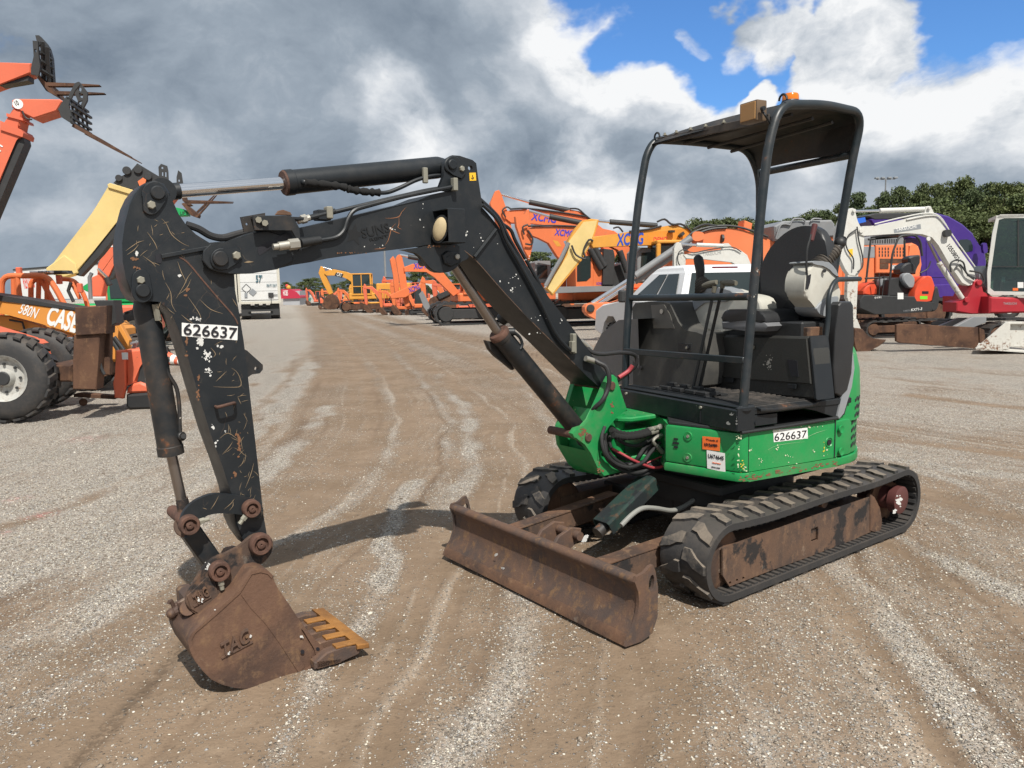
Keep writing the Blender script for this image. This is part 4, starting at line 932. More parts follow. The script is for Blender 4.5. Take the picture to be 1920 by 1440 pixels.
# ---------------------------------------------------------------- house
def arc_pts(c, r, a0, a1, n): return [(c[0] + r * cos(radians(a0 + (a1 - a0) * i / (n - 1))), c[1] + r * sin(radians(a0 + (a1 - a0) * i / (n - 1)))) for i in range(n)]
def plan(e=0.0):
    """outline (s,w) of the house body, grown by e"""
    P = arc_pts((.06, .06), .06 + e, 180 + 30, 270, 5)
    P += [(.50, -e), (.74, -e)]
    P += arc_pts((.66, .60), .62 + e, -72, 72, 16)
    P += [(.74, 1.13 + e), (.10, 1.13 + e), (-.02 - e, 1.05), (-.02 - e, .60), (-.145 - e, .43)]
    return P
def hprism(P, z0, z1, name, mat, parent=EX, bev=.006, seg=1, scale_top=None):
    m = MB(); m.prism([H(s, w, z0) for s, w in P], Z3 * (z1 - z0), bev=bev, seg=seg); return m.build(name, mat, parent)
body = hprism(plan(0), .600, .812, 'house_body', GREEN, bev=.012, seg=2)
hprism(plan(.010), .548, .596, 'lower_rim', GREEN2, body, bev=.012, seg=2)
hprism(plan(-.012), .590, .604, 'rim_groove', INK, body, bev=0)
hprism(plan(-.02), .812, .830, 'rubber_seal', PLAS, body, bev=.004)
# panel seam and rear corner
m = MB(); m.box(H(.722, .001, .705), HR * .0035, HN * .004, Z3 * .112); m.box(H(.066, -.0005, .70), HR * .0015, HN * .002, Z3 * .10); m.build('panel_seam', INK, body)
def fpl(name, px, off, th, mat, parent, pl=HS, bev=0.0): return pslab(name, px, pl, off + th, off, mat, parent, bev=bev)
fpl('number_sticker', [(1450, 806), (1514, 802), (1515, 822), (1451, 829)], .0, .0015, WHITE, body)
text('626637', HS, 1452, 827, 1512, 820.5, .043, INK, body, .0022, bold=0)
# front-left panel of the body, which faces the bracket
fd_dir = (H(-.145, .43, 0) - H(.008, .03, 0)); fang = degrees(atan2(-fd_dir.y, -fd_dir.x))
FPn = Plane(H(.030, .0, 0), fang); 
if FPn.n.dot(-EYE + HC) > 0: FPn.n = -FPn.n
def onfront(x, y, off=0.0): return FPn.at(x, y, off)
fo = (H(.008, .03, 0) - FPn.P).dot(FPn.n) + .004
pslab('lot_sticker', [(1317, 818), (1350, 821), (1349.5, 846), (1317, 842)], FPn, fo + .0015, fo, ORST, body, bev=0)
pslab('label_sticker', [(1325, 844), (1359, 850), (1360, 886), (1326, 878)], FPn, fo + .0015, fo, WHITE, body, bev=0)
text('10156989', FPn, 1321, 836, 1345, 839, .018, INK, body, fo + .002); text('Track II', FPn, 1324, 825, 1346, 828, .008, INK, body, fo + .002)
text('U674645', FPn, 1328, 858, 1357, 863, .022, INK, body, fo + .002); text('EQUIPMENT', FPn, 1336, 868, 1352, 871, .005, ORST, body, fo + .002); text('800.211.3983', FPn, 1334, 876, 1350, 879, .006, INK, body, fo + .002)
m = MB(); ribbon(m, FPn, [(1322, 833), (1335, 834), (1348, 838)], fo + .002, .0005, False); m.build('lettering', INK, body)
for x, y in ((1290, 818), (1289, 858)):
    m = MB(); c = FPn.at(x, y, fo); m.lathe(c - FPn.n * .004, FPn.n, [(0, .026), (.006, .024), (.004, .014), (.004, .001)], n=18, caps=False); o = m.build('bolt_recess', GREEN2, body)
    m = MB(); m.cyl(c, c + FPn.n * .006, .009, n=6); m.build('bolt', BRASSY, body)
for k, (x, y) in enumerate(((1267, 823), (1267, 830.5), (1267, 838))):
    w = (8, 12, 8)[k]; pslab('vent_slot', [(x - w * .5, y - 2), (x + w * .5, y - 1), (x + w * .5, y + 2.6), (x - w * .5, y + 1.6)], FPn, fo + .001, fo, INK, body, bev=0)
for x, y in ((1554, 829),):
    m = MB(); c = HS.at(x, y, .001); m.lathe(c, HN, [(0, .030), (.004, .027), (-.004, .02), (-.008, .001)], n=20, caps=False); o = m.build('lock_recess', GREEN, body)
    m = MB(); m.cyl(c + HN * .001, c + HN * .006, .016, n=16); m.build('lock', INK, body)
def tailpt(x, y, z):    # a point on the curved tail seen at px: intersect the ray with the cylinder wall
    d = ray(x, y); cx = H(.66, .60, 0); o = EYE - cx; A = d.x ** 2 + d.y ** 2; B = 2 * (o.x * d.x + o.y * d.y); Cc = o.x ** 2 + o.y ** 2 - .622 ** 2
    D = B * B - 4 * A * Cc; t = (-B - sqrt(max(D, 0))) / (2 * A); return EYE + d * t
rows = [(1602, 766), (1600, 781), (1597, 795), (1596, 809), (1594, 823), (1592, 836), (1591, 846)]
for x, y in ((1578, 805), (1578, 847)):
    c = tailpt(x, y, 0); nn = (c - H(.66, .60, c.z)); nn.z = 0; nn.normalize(); m = MB(); m.lathe(c - nn * .004, nn, [(0, .024), (.008, .022), (.004, .012), (.004, .001)], n=16, caps=False); m.build('bolt_recess', GREEN, body)
m = MB(); RGm = random.Random(8)
for a in ((1387, 820, 8, 5, 20), (1385, 850, 2, 14, 10), (1384, 873, 2, 6, 7), (1398, 876, 3, 9, 8), (1455, 808, 10, 2, 8), (1408, 844, 4, 4, 5), (1460, 840, 4, 6, 4), (1485, 855, 10, 14, 6), (1425, 868, 6, 10, 5), (1495, 868, 3, 3, 2), (1520, 800, 30, 2, 10), (1540, 850, 20, 15, 6), (1410, 886, 4, 3, 3)): blotch(m, HS, *a, .0025, int(a[0]), .4, 2.0)
m.build('paint_mark', plain('pale_chip', (.62, .66, .46), .7), body, smooth=False)
m = MB(); blotch(m, HS, 1545, 838, 1, 12, 8, .0025, 2, .5, 2); blotch(m, HS, 1392, 872, 4, 10, 10, .0026, 21, .5, 2); m.build('paint_mark', plain('yellow_mark', (.62, .50, .04), .7), body, smooth=False)
m = MB(); ribbon(m, HS, [(1440, 843), (1455, 836), (1475, 832), (1510, 828)], .0022, .001); ribbon(m, HS, [(1500, 826), (1530, 812), (1550, 806)], .0026, .0012); m.build('scratch_mark', plain('pale_scratch', (.32, .55, .30), .7), body, smooth=False)
# rust along the rim
m = MB()
for i in range(150):
    s = RGm.uniform(-.0, .74) ** 1; z = RGm.uniform(.556, .585); r_ = RGm.uniform(.002, .009); c = H(s, -.0225 + .0115, z) + HN * RGm.uniform(.0002, .0009); k = 6
    if RGm.random() < .4 + .3 * (s < .1): m.b.faces.new([m.b.verts.new(c + HR * r_ * 2.2 * RGm.uniform(.6, 1.2) * cos(t) + Z3 * r_ * .7 * RGm.uniform(.6, 1.2) * sin(t)) for t in [2 * pi * j / k for j in range(k)]])
m.build('rust_patch', RSC, body, smooth=False)

# engine hood / tail
def hood_ring(k, e): return [(s, w) for s, w in arc_pts((.66 - .0, .60), .60 - e, -68, 68, 14)]
m = MB(); b = m.b; levels = ((.800, -.035), (.95, -.035), (1.08, -.028), (1.18, -.005), (1.27, .04), (1.32, .12)); rings = []
for z, e in levels:
    P = [(.80 + e * .3, .06 + e)] + hood_ring(0, e) + [(.80 + e * .3, 1.10 - e)]
    rings.append([b.verts.new(H(s, w, z)) for s, w in P])
for A, B in zip(rings, rings[1:]):
    n = len(A)
    for i in range(n): b.faces.new((A[i], A[(i + 1) % n], B[(i + 1) % n], B[i]))
b.faces.new(list(reversed(rings[0]))); b.faces.new(rings[-1]); hood = m.build('engine_hood', GREEN, EX)
m = MB()
for k in range(7):
    z = .635 + .045 * k
    for a in (-66, -60):
        c = H(.66, .60, z); rr = .622 if z < .79 else .637; lean = 0
        P = []
        for da, dz in ((-2.2, 0), (2.2, .012), (2.2, .030), (-2.2, .018)):
            t = radians(a + da); P.append(H(.66 + rr * cos(t), .60 + rr * sin(t), z + dz))
        m.prism(P, (c - P[0]).normalized() * .004)
m.build('vent_slot', INK, hood)
# gray side trim between the hood and the floor
pslab('side_trim', [(1600, 660), (1603, 690), (1598, 725), (1583, 775), (1574, 786), (1570, 780), (1578, 745), (1590, 700)], HS, .002, -.05, LGREY, EX, bev=.003)
pslab('side_frame', [(1575, 745), (1590, 735), (1592, 748), (1584, 778), (1568, 784), (1530, 770), (1480, 762), (1540, 755)], HS, -.008, -.04, BLK2, EX, bev=.003)

# deck: front beam, floor, mat
m = MB(); z0, z1 = .822, .935
def beam(w0, w1, s0, s1, za, zb, mat, nm, parent=EX, bev=.006):
    m = MB(); m.prism([H(s0, w0, za), H(s1, w0, za), H(s1, w1, za), H(s0, w1, za)], Z3 * (zb - za), bev=bev); return m.build(nm, mat, parent)
fb = beam(-.012, 1.08, -.035, .03, .828, .945, BLK2, 'front_beam')
beam(-.005, 1.08, -.012, .10, .945, .962, BLK2, 'beam_ledge', fb)
beam(-.016, .0, -.03, .09, .826, .958, BLK2, 'corner_plate', fb)
m = MB()
for w in (.26, .96):
    m.cyl(H(-.036, w, .925), H(-.046, w, .925), .008, n=10)
m.build('bolt', ZINC, fb)
m = MB(); m.box(H(-.036, .268, .88), HN * .002, HR * .002, Z3 * .045); m.build('panel_seam', INK, fb)
m = MB(); blotch(m, HF, 1366, 793, 3, 3, 4, .036, 1, 1.5, 4); blotch(m, HF, 1372, 776, 3, 2, 4, .036, 2, 1, 3); blotch(m, HF, 1381, 790, 2, 9, 8, .036, 6, .6, 2); m.build('paint_mark', plain('grey_chip', (.38, .38, .36), .7), fb, smooth=False)
fl = beam(.0, 1.06, .06, .85, .905, .938, BLK2, 'floor_plate', bev=.004)
mt = beam(.005, .98, .10, .60, .939, .950, paint('rubber_mat', (.030, .029, .028), .6, dirt=.8, dirtcol=(.12, .10, .085), chip=.3), 'floor_mat', bev=.003)
m = MB()
for i in range(22):
    w = .03 + i * .042; m.box(H(.34, w, .953), HR * .22, HN * .008, Z3 * .003, .001)
o = m.build('mat_rib', MATS['rubber_mat'], mt)
m = MB(); m.prism([H(.12, -.030, .925), H(.22, -.034, .918), H(.52, -.035, .918), H(.56, -.02, .925), H(.56, .01, .93), H(.12, .01, .93)], Z3 * .018, bev=.004); m.build('step_edge', BLKR, EX)
m = MB(); m.box(H(.16, .01, .872), HR * .11, HN * .012, Z3 * .03, .003); m.cyl(H(.10, -.004, .865), H(.10, -.02, .865), .010, n=10); m.build('hinge_bracket', BLK2, EX)
m = MB(); m.tube([H(.0, -.012, .822), H(.3, -.012, .824), H(.72, -.012, .832)], .010, 8); m.build('rubber_seal', PLAS, EX)

# ---------------------------------------------------------------- canopy
TUBE = .0245
def side_loop(w, px, label=None):
    P = [HS.at(q[0], q[1], -(q[2] if len(q) > 2 else w)) for q in px]; m = MB(); m.tube(fillet(P, .13, 8), TUBE, 14); return m.build('canopy_post', CANOPY, EX), P
cn, PN = side_loop(.012, [(1393, 766), (1403, 655), (1415, 520), (1428, 380), (1441, 268), (1462, 196), (1546, 196, .08), (1618, 212, .16), (1598, 300, .20), (1574, 440, .24), (1556, 560, .26), (1550, 640, .26)])
cf, PF = side_loop(1.04, [(1172, 728), (1174, 640), (1184, 500), (1198, 370), (1212, 290), (1228, 262), (1300, 266), (1402, 278), (1424, 330), (1424, 460), (1424, 560)])
def rail(ya, yb, r, nm='front_rail'):
    a = HS.at(*ya, -.012); b = HS.at(*yb, -1.04); m = MB(); m.cyl(a, b, r, n=14); return m.build(nm, CANOPY, EX)
rail((1405, 556), (1180, 559), .020); 
m = MB(); a, b = HS.at(1396, 676, -.012), HS.at(1171, 658, -1.04); d = (b - a).normalized(); m.box((a + b) / 2, d * (b - a).length / 2, Z3 * .018, HR * .012, .003); m.build('front_rail', CANOPY, EX)
m = MB(); m.cyl(HS.at(1600, 290, -.2), HS.at(1424, 325, -1.04), .022, n=14); m.build('rear_rail', CANOPY, EX)
m = MB(); m.cyl(HS.at(1393, 768, -.012), HS.at(1393, 764, -.012) , .045, n=20); m.build('post_foot', BLKR, EX)
# roof: curved sheet between the loops
rows_n = [HS.at(x, y, -w) for x, y, w in ((1452, 222, .03), (1466, 200, .03), (1500, 194, .05), (1560, 199, .10), (1606, 208, .16), (1614, 230, .18), (1600, 290, .21))]
rows_f = [HS.at(x, y, -1.02) for x, y in ((1222, 274), (1236, 262), (1270, 260), (1340, 268), (1396, 276), (1412, 292), (1420, 320))]
m = MB(); b = m.b; NW = 8
for up in (0, 1):
    G = [[b.verts.new(p + (q - p) * (j / NW) + Z3 * (.006 + .006 * up + .012 * sin(pi * j / NW))) for j in range(NW + 1)] for p, q in zip(rows_n, rows_f)]
    for i in range(len(G) - 1):
        for j in range(NW): b.faces.new((G[i][j], G[i][j + 1], G[i + 1][j + 1], G[i + 1][j]))
    if up:
        for i in range(len(G) - 1): pass
roof = m.build('canopy_roof', paint('canopy_roof_paint', (.020, .020, .020), .45, dirt=.4, dirtcol=(.12, .09, .07), rust=.1), EX, ang=50)
m = MB()
for t in (.2, .45, .7):
    p, q = rows_n[1] + (rows_n[5] - rows_n[1]) * t, rows_f[1] + (rows_f[5] - rows_f[1]) * t
    m.cyl(p + (q - p) * .05 - Z3 * .012, p + (q - p) * .95 - Z3 * .012, .010, n=6)
m.build('roof_rib', MATS['canopy_roof_paint'], roof)
pa, pb = HS.at(1444, 226, -.03), HS.at(1234, 268, -1.03)
m = MB(); d = (pb - pa).normalized(); m.prism([pa - HR * .012 - Z3 * .012, pb - HR * .012 - Z3 * .012, pb - HR * .012 + Z3 * .030, pa - HR * .012 + Z3 * .034], HR * .012, bev=.003)
trim = m.build('roof_trim', paint('dusty_black_trim', (.05, .042, .036), .6, dirt=.6, dirtcol=(.14, .11, .085)), EX)
m = MB()
for t in (.08, .2, .36, .52, .66, .8, .92):
    c = pa + (pb - pa) * t - HR * .006 + Z3 * .040; m.cyl(c - Z3 * .006, c + Z3 * .012, .007, n=6); m.cyl(c - Z3 * .004, c, .014, n=10)
m.build('bolt', BRASSY, roof)
for (w, px) in ((1.0, (1232, 258)), (.02, (1468, 188))):
    c = HS.at(*px, -w); m = MB(); m.tube([c + d * .028 * cos(t) + Z3 * (.03 * sin(t)) for t in [pi * i / 8 for i in range(9)]], .006, 8); m.build('lifting_eye', BLK2, roof)
# lamp box and beacon on the roof
c = HF.at(1412, 211, .0 - .14); lx = HF.u
m = MB(); m.box(c, lx * .062, HF.n * .035, Z3 * .052, .008, 2); lb_ = m.build('roof_lamp', plain('lamp_brown', (.13, .085, .05), .5), EX)
m = MB(); m.box(c + HF.n * .036, lx * .053, HF.n * .003, Z3 * .044, .002); m.build('lamp_lens', paint('dusty_amber_lens', (.42, .22, .075), .35, dirt=.5, dirtcol=(.3, .2, .1)), lb_)
m = MB(); m.tube([c + lx * .06, c + lx * .085 - Z3 * .03, HS.at(1444, 232, -.02)], .006, 8, 3); m.cyl(c + lx * .08 + HF.n * .02, c + lx * .098 + HF.n * .02, .012, n=8); m.build('lamp_bracket', BLK2, lb_)
c = HS.at(1482, 190, -.12); m = MB(); m.lathe(c - Z3 * .008, Z3, [(0, .046), (.006, .047), (.012, .044)], n=20); bc_ = m.build('beacon_base', BLK2, EX)
m = MB(); m.lathe(c + Z3 * .004, Z3, [(0, .044), (.025, .043), (.034, .038), (.038, .02), (.039, .001)], n=20); m.build('beacon_light', AMBER, EX)

# ---------------------------------------------------------------- cab: seat box, seat, consoles, levers
FB = HF.shift(-.47)                             # plane of the seat box front
def fslab(name, px, s, th, mat, parent=EX, bev=.004, seg=1, label=None):
    """outline on a plane parallel to the front at depth s, thickness th backwards"""
    return pslab(name, px, HF, -s, -s - th, mat, parent, bev=bev, seg=seg, label=label)
sbx = fslab('seat_box', [(1321, 627), (1515, 631), (1526, 660), (1528, 748), (1322, 731)], .50, .13, plain('seat_box_plastic', (.030, .030, .027), .55, bmp=.3), bev=.008)
fslab('box_door', [(1324, 630), (1512, 634), (1520, 720), (1326, 706)], .487, .013, MATS['seat_box_plastic'], sbx)
fslab('box_corner', [(1516, 630), (1520, 631), (1532, 750), (1526, 748)], .495, .14, BLK2, sbx)
fslab('door_handle', [(1476, 674), (1494, 676), (1497, 706), (1483, 706)], .484, .004, INK, sbx, bev=0)
for x, y in ((1367, 712), (1484, 724)): fslab('hinge', [(x - 8, y - 4), (x + 8, y - 3), (x + 7, y + 5), (x - 7, y + 4)], .48, .01, ZINC if 0 else BLK2, sbx, bev=.001)
m = MB(); cc = HF.at(1412, 651, -.484); m.cyl(cc, cc - HR * .008, .014, n=14); m.build('lock', BRASSY, sbx)
m = MB(); blotch(m, HF, 1441, 680, 7, 12, 40, -.4855, 3, .4, 1.6); m.build('paint_mark', plain('worn_label', (.34, .33, .30), .8), sbx, smooth=False)
# left (far) console panel and tank cover
lp = fslab('side_console', smooth2([(1190, 568), (1245, 567), (1258, 572), (1270, 604), (1288, 622), (1321, 627), (1322, 700), (1300, 735), (1196, 728), (1188, 720), (1186, 600)], 2), .34, .26, PLASG, bev=.006)
fslab('console_cover', [(1220, 572), (1245, 571), (1256, 590), (1264, 616), (1225, 616)], .335, .008, plain('console_cover_plastic', (.13, .12, .105), .6), lp, bev=.002)
for x, y, mt_ in ((1241, 584, ZINC), (1201, 690, INK), (1288, 652, INK), (1288, 652, BRASSY)):
    m = MB(); cc = HF.at(x, y, -.332); r_ = {0: .016}.get(0) if mt_ is not BRASSY else .009; m.cyl(cc, cc - HR * .006 * (1 if mt_ is not BRASSY else 1.4), r_, n=14); m.build('socket' if mt_ is INK else 'bolt', mt_, lp)
fslab('socket_plate', [(1271, 643), (1297, 644), (1297, 660), (1271, 659)], .336, .006, PLAS, lp, bev=.002)
m = MB(); b = m.b; G = []
for px, s in (((1196, 598), .20), ((1160, 600), .28), ((1128, 625), .36), ((1110, 660), .40), ((1116, 700), .40), ((1135, 722), .40)):
    p = HF.at(*px, -s); G.append((p, p + HR * .55))
for i in range(len(G)): G[i] = [b.verts.new(G[i][0]), b.verts.new(G[i][1])]
inner = [b.verts.new(HF.at(1200, 720, -.38)), b.verts.new(HF.at(1200, 720, -.38) + HR * .55)]
for i in range(len(G) - 1): b.faces.new((G[i][0], G[i + 1][0], G[i + 1][1], G[i][1]))
b.faces.new([g[0] for g in G] + [inner[0]]); b.faces.new([g[1] for g in reversed(G)] + [inner[1]][::-1])
m.build('tank_cover', PLASM, EX, ang=60)
# seat
sc_ = fslab('seat_cushion', smooth2([(1352, 596), (1356, 585), (1368, 580), (1410, 581), (1428, 586), (1434, 596), (1432, 606), (1400, 605), (1358, 604)], 3), .42, .27, SEAT, bev=.02, seg=3)
fslab('seat_base', [(1352, 602), (1400, 601), (1432, 603), (1440, 612), (1432, 622), (1400, 621), (1354, 617)], .42, .27, PLASM, sc_, bev=.012, seg=2)
SBK = smooth2([(1427, 540), (1427, 505), (1436, 478), (1455, 452), (1478, 433), (1502, 424), (1526, 426), (1542, 442), (1551, 475), (1553, 520), (1548, 560), (1536, 588), (1490, 592), (1446, 586), (1432, 566)], 3)
bk_ = fslab('seat_back', SBK, .72, .07, SEAT, bev=.02, seg=3)
fslab('seat_shell', [(x * 1.004 - 2, y * 1.0) for x, y in SBK], .795, .04, PLASM, bk_, bev=.012, seg=2)
fslab('back_panel', [(1424, 500), (1560, 500), (1560, 640), (1424, 640)], .86, .05, PLAS, bk_)
m = MB(); m.box(H(.70, .48, 1.325), HR * .17, HN * .40, Z3 * .055, .01); m.box(H(.68, .56, 1.1), HR * .05, HN * .44, Z3 * .16, .01); m.build('under_seat_filler', PLAS, EX); m = MB(); m.box(H(.60, .10, 1.30), HR * .06, HN * .05, Z3 * .05, .004); m.build('mount_bracket', RUST, EX)  # black boxes added as filler to darken the gap under the seat
# near console: cream body, grey shoulders, boot, grip
CO = smooth2([(1508, 540), (1510, 520), (1518, 502), (1530, 493), (1546, 492), (1562, 506), (1574, 528), (1575, 556), (1566, 584), (1552, 594), (1538, 588), (1520, 566), (1510, 556)], 3)
cn_ = pslab('arm_console', CO, HS, -.06, -.20, CREAM, EX, bev=.022, seg=3)
pslab('console_shoulder', smooth2([(1520, 492), (1530, 489), (1556, 492), (1568, 506), (1574, 520), (1562, 512), (1550, 500), (1534, 497)], 2), HS, -.050, -.21, LGREY, cn_, bev=.006)
pslab('console_shoulder', smooth2([(1530, 578), (1548, 560), (1566, 556), (1574, 558), (1568, 586), (1552, 596), (1538, 590)], 2), HS, -.050, -.21, LGREY, cn_, bev=.006)
pslab('lever_slot', [(1516, 516), (1521, 514), (1519, 530), (1515, 543), (1512, 540), (1514, 528)], HS, -.058, -.07, INK, cn_, bev=0)
m = MB(); m.cyl(HS.at(1545, 508, -.05), HS.at(1546, 508, -.04), .010, n=12); m.build('knob', PLAS, cn_)
m = MB(); A = HS.at(1536, 500, -.13); B = HS.at(1570, 466, -.11); m.tube([A + (B - A) * (i / 30) for i in range(31)], .055, 14, rfun=lambda t: (1 - .42 * t) * (1 + .10 * sin(t * 50))); m.build('lever_boot', plain('boot_rubber', (.065, .055, .045), .7), EX)
m = MB(); m.tube([HS.at(x, y, -.11) for x, y in ((1566, 470), (1573, 462), (1577, 454), (1576, 451))], .026, 14, 4, rfun=lambda t: .8 + .5 * t); m.ball(HS.at(1575, 455, -.11), .034, 3); m.build('joystick_grip', PLAS, EX)
m = MB(); m.tube([HS.at(x, y, -.06) for x, y in ((1511, 542), (1513, 520), (1512, 500), (1513, 470), (1518, 450), (1521, 440))], .0065, 8, 4); sl = m.build('safety_lever', PLAS, EX)
m = MB(); m.cyl(HS.at(1521, 452, -.06), HS.at(1528, 420, -.06), .013, .016, n=12, bev=.004); m.build('lever_grip', plain('dark_red_grip', (.10, .03, .03), .5), sl)
# far console: cream body, joystick
CO2 = smooth2([(1300, 560), (1310, 548), (1345, 540), (1390, 552), (1420, 560), (1425, 590), (1395, 612), (1350, 622), (1320, 618), (1303, 595)], 3)
c2 = fslab('arm_console', CO2, .52, .14, CREAM, bev=.02, seg=3)
fslab('console_shoulder', smooth2([(1298, 560), (1305, 548), (1350, 538), (1380, 552), (1360, 566), (1320, 566), (1302, 584)], 2), .51, .10, LGREY, c2, bev=.006)
m = MB(); A = HF.at(1326, 552, -.56); B = HF.at(1313, 524, -.56); m.tube([A + (B - A) * (i / 24) for i in range(25)], .082, 14, rfun=lambda t: (1 - .58 * t) * (1 + .09 * sin(t * 38))); m.build('lever_boot', MATS['boot_rubber'], EX)
m = MB(); m.tube([HF.at(x, y, -.56) for x, y in ((1312, 526), (1313, 510), (1311, 494), (1309, 484))], .024, 14, 5, rfun=lambda t: .9 + .25 * sin(t * 3) + .35 * t); m.ball(HF.at(1309, 486, -.56), .030, 3); m.build('joystick_grip', PLAS, EX)
# travel levers
for (p0, p1, g0, g1, s) in (((1297, 738), (1338, 548), (1318, 536), (1344, 529), .17), ((1309, 738), (1354, 540), (1352, 529), (1380, 531), .20)):
    m = MB(); m.cyl(HF.at(*p0, -s), HF.at(*p1, -s), .0095, n=10); tl = m.build('travel_lever', BLK2, EX)
    a = HF.at(*g0, -s); b2 = HF.at(*g1, -s); m = MB(); m.tube([a + (b2 - a) * (i / 8) for i in range(9)], .015, 10, rfun=lambda t: .75 + .4 * sin(pi * t) + .15 * t); m.cyl(HF.at(p1[0], p1[1], -s), HF.at(p1[0] + 2, p1[1] - 12, -s), .014, n=10); m.build('lever_grip', plain('pale_grip', (.14, .13, .10), .6), tl)
m = MB(); rg = random.Random(3)
for w in (.40, .50, .62, .74): m.box(H(.13, w, .965 + .01), HR * .05, HN * .045, Z3 * .012, .004); m.box(H(.15, w, .985), HR * .02, HN * .03, Z3 * .018, .004)
for _ in range(14): m.box(H(rg.uniform(.08, .3), rg.uniform(.35, .85), .962), HR * rg.uniform(.01, .03), HN * rg.uniform(.005, .03), Z3 * rg.uniform(.004, .012), .002)
m.build('foot_pedals', PLAS, EX)
# grab handle, black side pad
m = MB(); m.tube(fillet([HS.at(1612, 523, -.10), HS.at(1566, 524, -.02), HS.at(1553, 552, .0), HS.at(1553, 600, .0), HS.at(1545, 660, .0), HS.at(1553, 705, -.03)], .07, 6), .014, 12); m.build('grab_handle', CANOPY, EX)
pslab('side_pad', [(1563, 690), (1568, 620), (1573, 572), (1578, 566), (1597, 565), (1601, 572), (1601, 640), (1598, 700), (1590, 732), (1578, 744), (1567, 738)], HS, .010, -.09, SEAT, EX, bev=.014, seg=3)
m = MB(); m.box(H(.80, .22, 1.42), HR * .05, HN * .10, Z3 * .012, .003); m.box(H(.78, .10, 1.38), HR * .06, HN * .01, Z3 * .06, .003); m.box(H(.78, .55, 1.15), HR * .04, HN * .38, Z3 * .22, .01); m.build('rear_shelf', PLAS, EX)
# ================================================================ ground: packed dirt with gravel, one sheet to the horizon
def gpoly(px): return np.array([[p.x, p.y] for p in (onz(x, y) for x, y in px)])
GRAVEL = [  # (pixel polyline on the ground, half width m, strength)
    ([(780, 900), (745, 960), (715, 1060), (690, 1140), (630, 1240), (560, 1340), (480, 1440), (400, 1540)], .085, 1.15),
    ([(1010, 1100), (975, 1150), (960, 1220), (930, 1300), (890, 1380), (850, 1440), (800, 1540)], .13, .95),
    ([(900, 1180), (905, 1260), (880, 1340), (845, 1440)], .05, .6),
    ([(1340, 1230), (1400, 1290), (1450, 1350), (1500, 1440), (1560, 1560)], .10, .55),
    ([(1560, 1040), (1640, 1120), (1720, 1200), (1790, 1290), (1850, 1400), (1880, 1460)], .13, .65),
    ([(1690, 1000), (1760, 1040), (1850, 1090), (1930, 1130), (2050, 1200)], .09, .8),
    ([(1740, 960), (1830, 990), (1930, 1030)], .06, .5),
    ([(-150, 1290), (0, 1230), (120, 1170), (250, 1090), (370, 990), (480, 900), (560, 830), (620, 760)], .15, .85),
    ([(-150, 1150), (0, 1090), (150, 1030), (260, 960), (370, 890), (460, 820), (540, 740), (585, 680)], .22, 1.0),
    ([(-100, 1010), (60, 950), (200, 900), (320, 850), (430, 780), (520, 700)], .26, 1.05),
    ([(-200, 900), (0, 880), (200, 830), (380, 760), (500, 690), (560, 640)], .45, 1.1),
    ([(-300, 800), (0, 790), (220, 750), (420, 690), (540, 630)], .8, 1.0),
    ([(-100, 1400), (60, 1330), (200, 1260), (330, 1170)], .10, .55),
    ([(820, 700), (870, 760), (890, 830), (870, 900), (830, 960)], .14, .8),
    ([(740, 660), (800, 720), (835, 790), (835, 860), (800, 930)], .12, .6),
    ([(690, 680), (730, 760), (740, 830), (700, 900), (600, 980), (540, 1010)], .12, .6),
    ([(900, 640), (980, 720), (1040, 800), (1060, 860)], .18, .6),
    ([(1000, 620), (1150, 640), (1300, 650), (1620, 690), (1960, 730)], 1.1, .9),
    ([(1600, 640), (1760, 680), (2000, 690)], 1.2, 1.0),
    ([(1620, 760), (1760, 780), (1960, 800)], .22, .8),
    ([(1640, 850), (1780, 880), (1960, 900)], .18, .7),
    ([(1720, 880), (1840, 920), (1960, 960)], .12, .6),
]
DIRT = [
    ([(560, 572), (585, 590), (605, 612), (640, 650), (690, 720), (700, 780), (670, 850), (590, 920), (500, 985)], .42, .75),
    ([(580, 572), (610, 590), (650, 620), (730, 680), (790, 760), (795, 850), (740, 940), (640, 1010), (560, 1060)], .36, .8),
    ([(590, 574), (640, 596), (720, 636), (830, 700), (930, 790), (960, 870), (920, 960), (850, 1030), (800, 1130), (720, 1260), (600, 1440), (500, 1560)], .30, .85),
    ([(600, 574), (720, 610), (900, 668), (1010, 730), (1060, 790)], .40, .7),
    ([(700, 590), (900, 640), (1100, 700), (1300, 760), (1600, 800), (1960, 850)], .45, .55),
    ([(500, 1060), (400, 1160), (300, 1260), (180, 1370), (60, 1470)], .30, .9),
    ([(560, 1290), (480, 1370), (400, 1450)], .20, .8), ([(330, 1300), (240, 1380), (140, 1470)], .26, .7),
    ([(-100, 1010), (40, 980), (140, 945), (270, 880)], .10, .6), ([(0, 1080), (200, 1010), (330, 930)], .05, .5),
    ([(1230, 1180), (1200, 1260), (1150, 1340), (1100, 1460)], .40, .9), ([(1550, 1110), (1650, 1230), (1720, 1350), (1760, 1460)], .10, .7),
    ([(1640, 1000), (1740, 1060), (1860, 1130), (1960, 1190)], .06, .7), ([(1700, 740), (1960, 770)], .15, .8), ([(1660, 820), (1960, 860)], .14, .85), ([(1640, 705), (1960, 745)], .12, .5), ([(1740, 925), (1960, 985)], .09, .8),
]
def pdist(X, Y, pl):
    d = np.full(X.shape, 1e9)
    for (ax, ay), (bx, by) in zip(pl[:-1], pl[1:]):
        vx, vy = bx - ax, by - ay; L = vx * vx + vy * vy + 1e-9
        t = np.clip(((X - ax) * vx + (Y - ay) * vy) / L, 0, 1)
        d = np.minimum(d, np.hypot(X - ax - t * vx, Y - ay - t * vy))
    return d
_rs = np.random.RandomState(5)
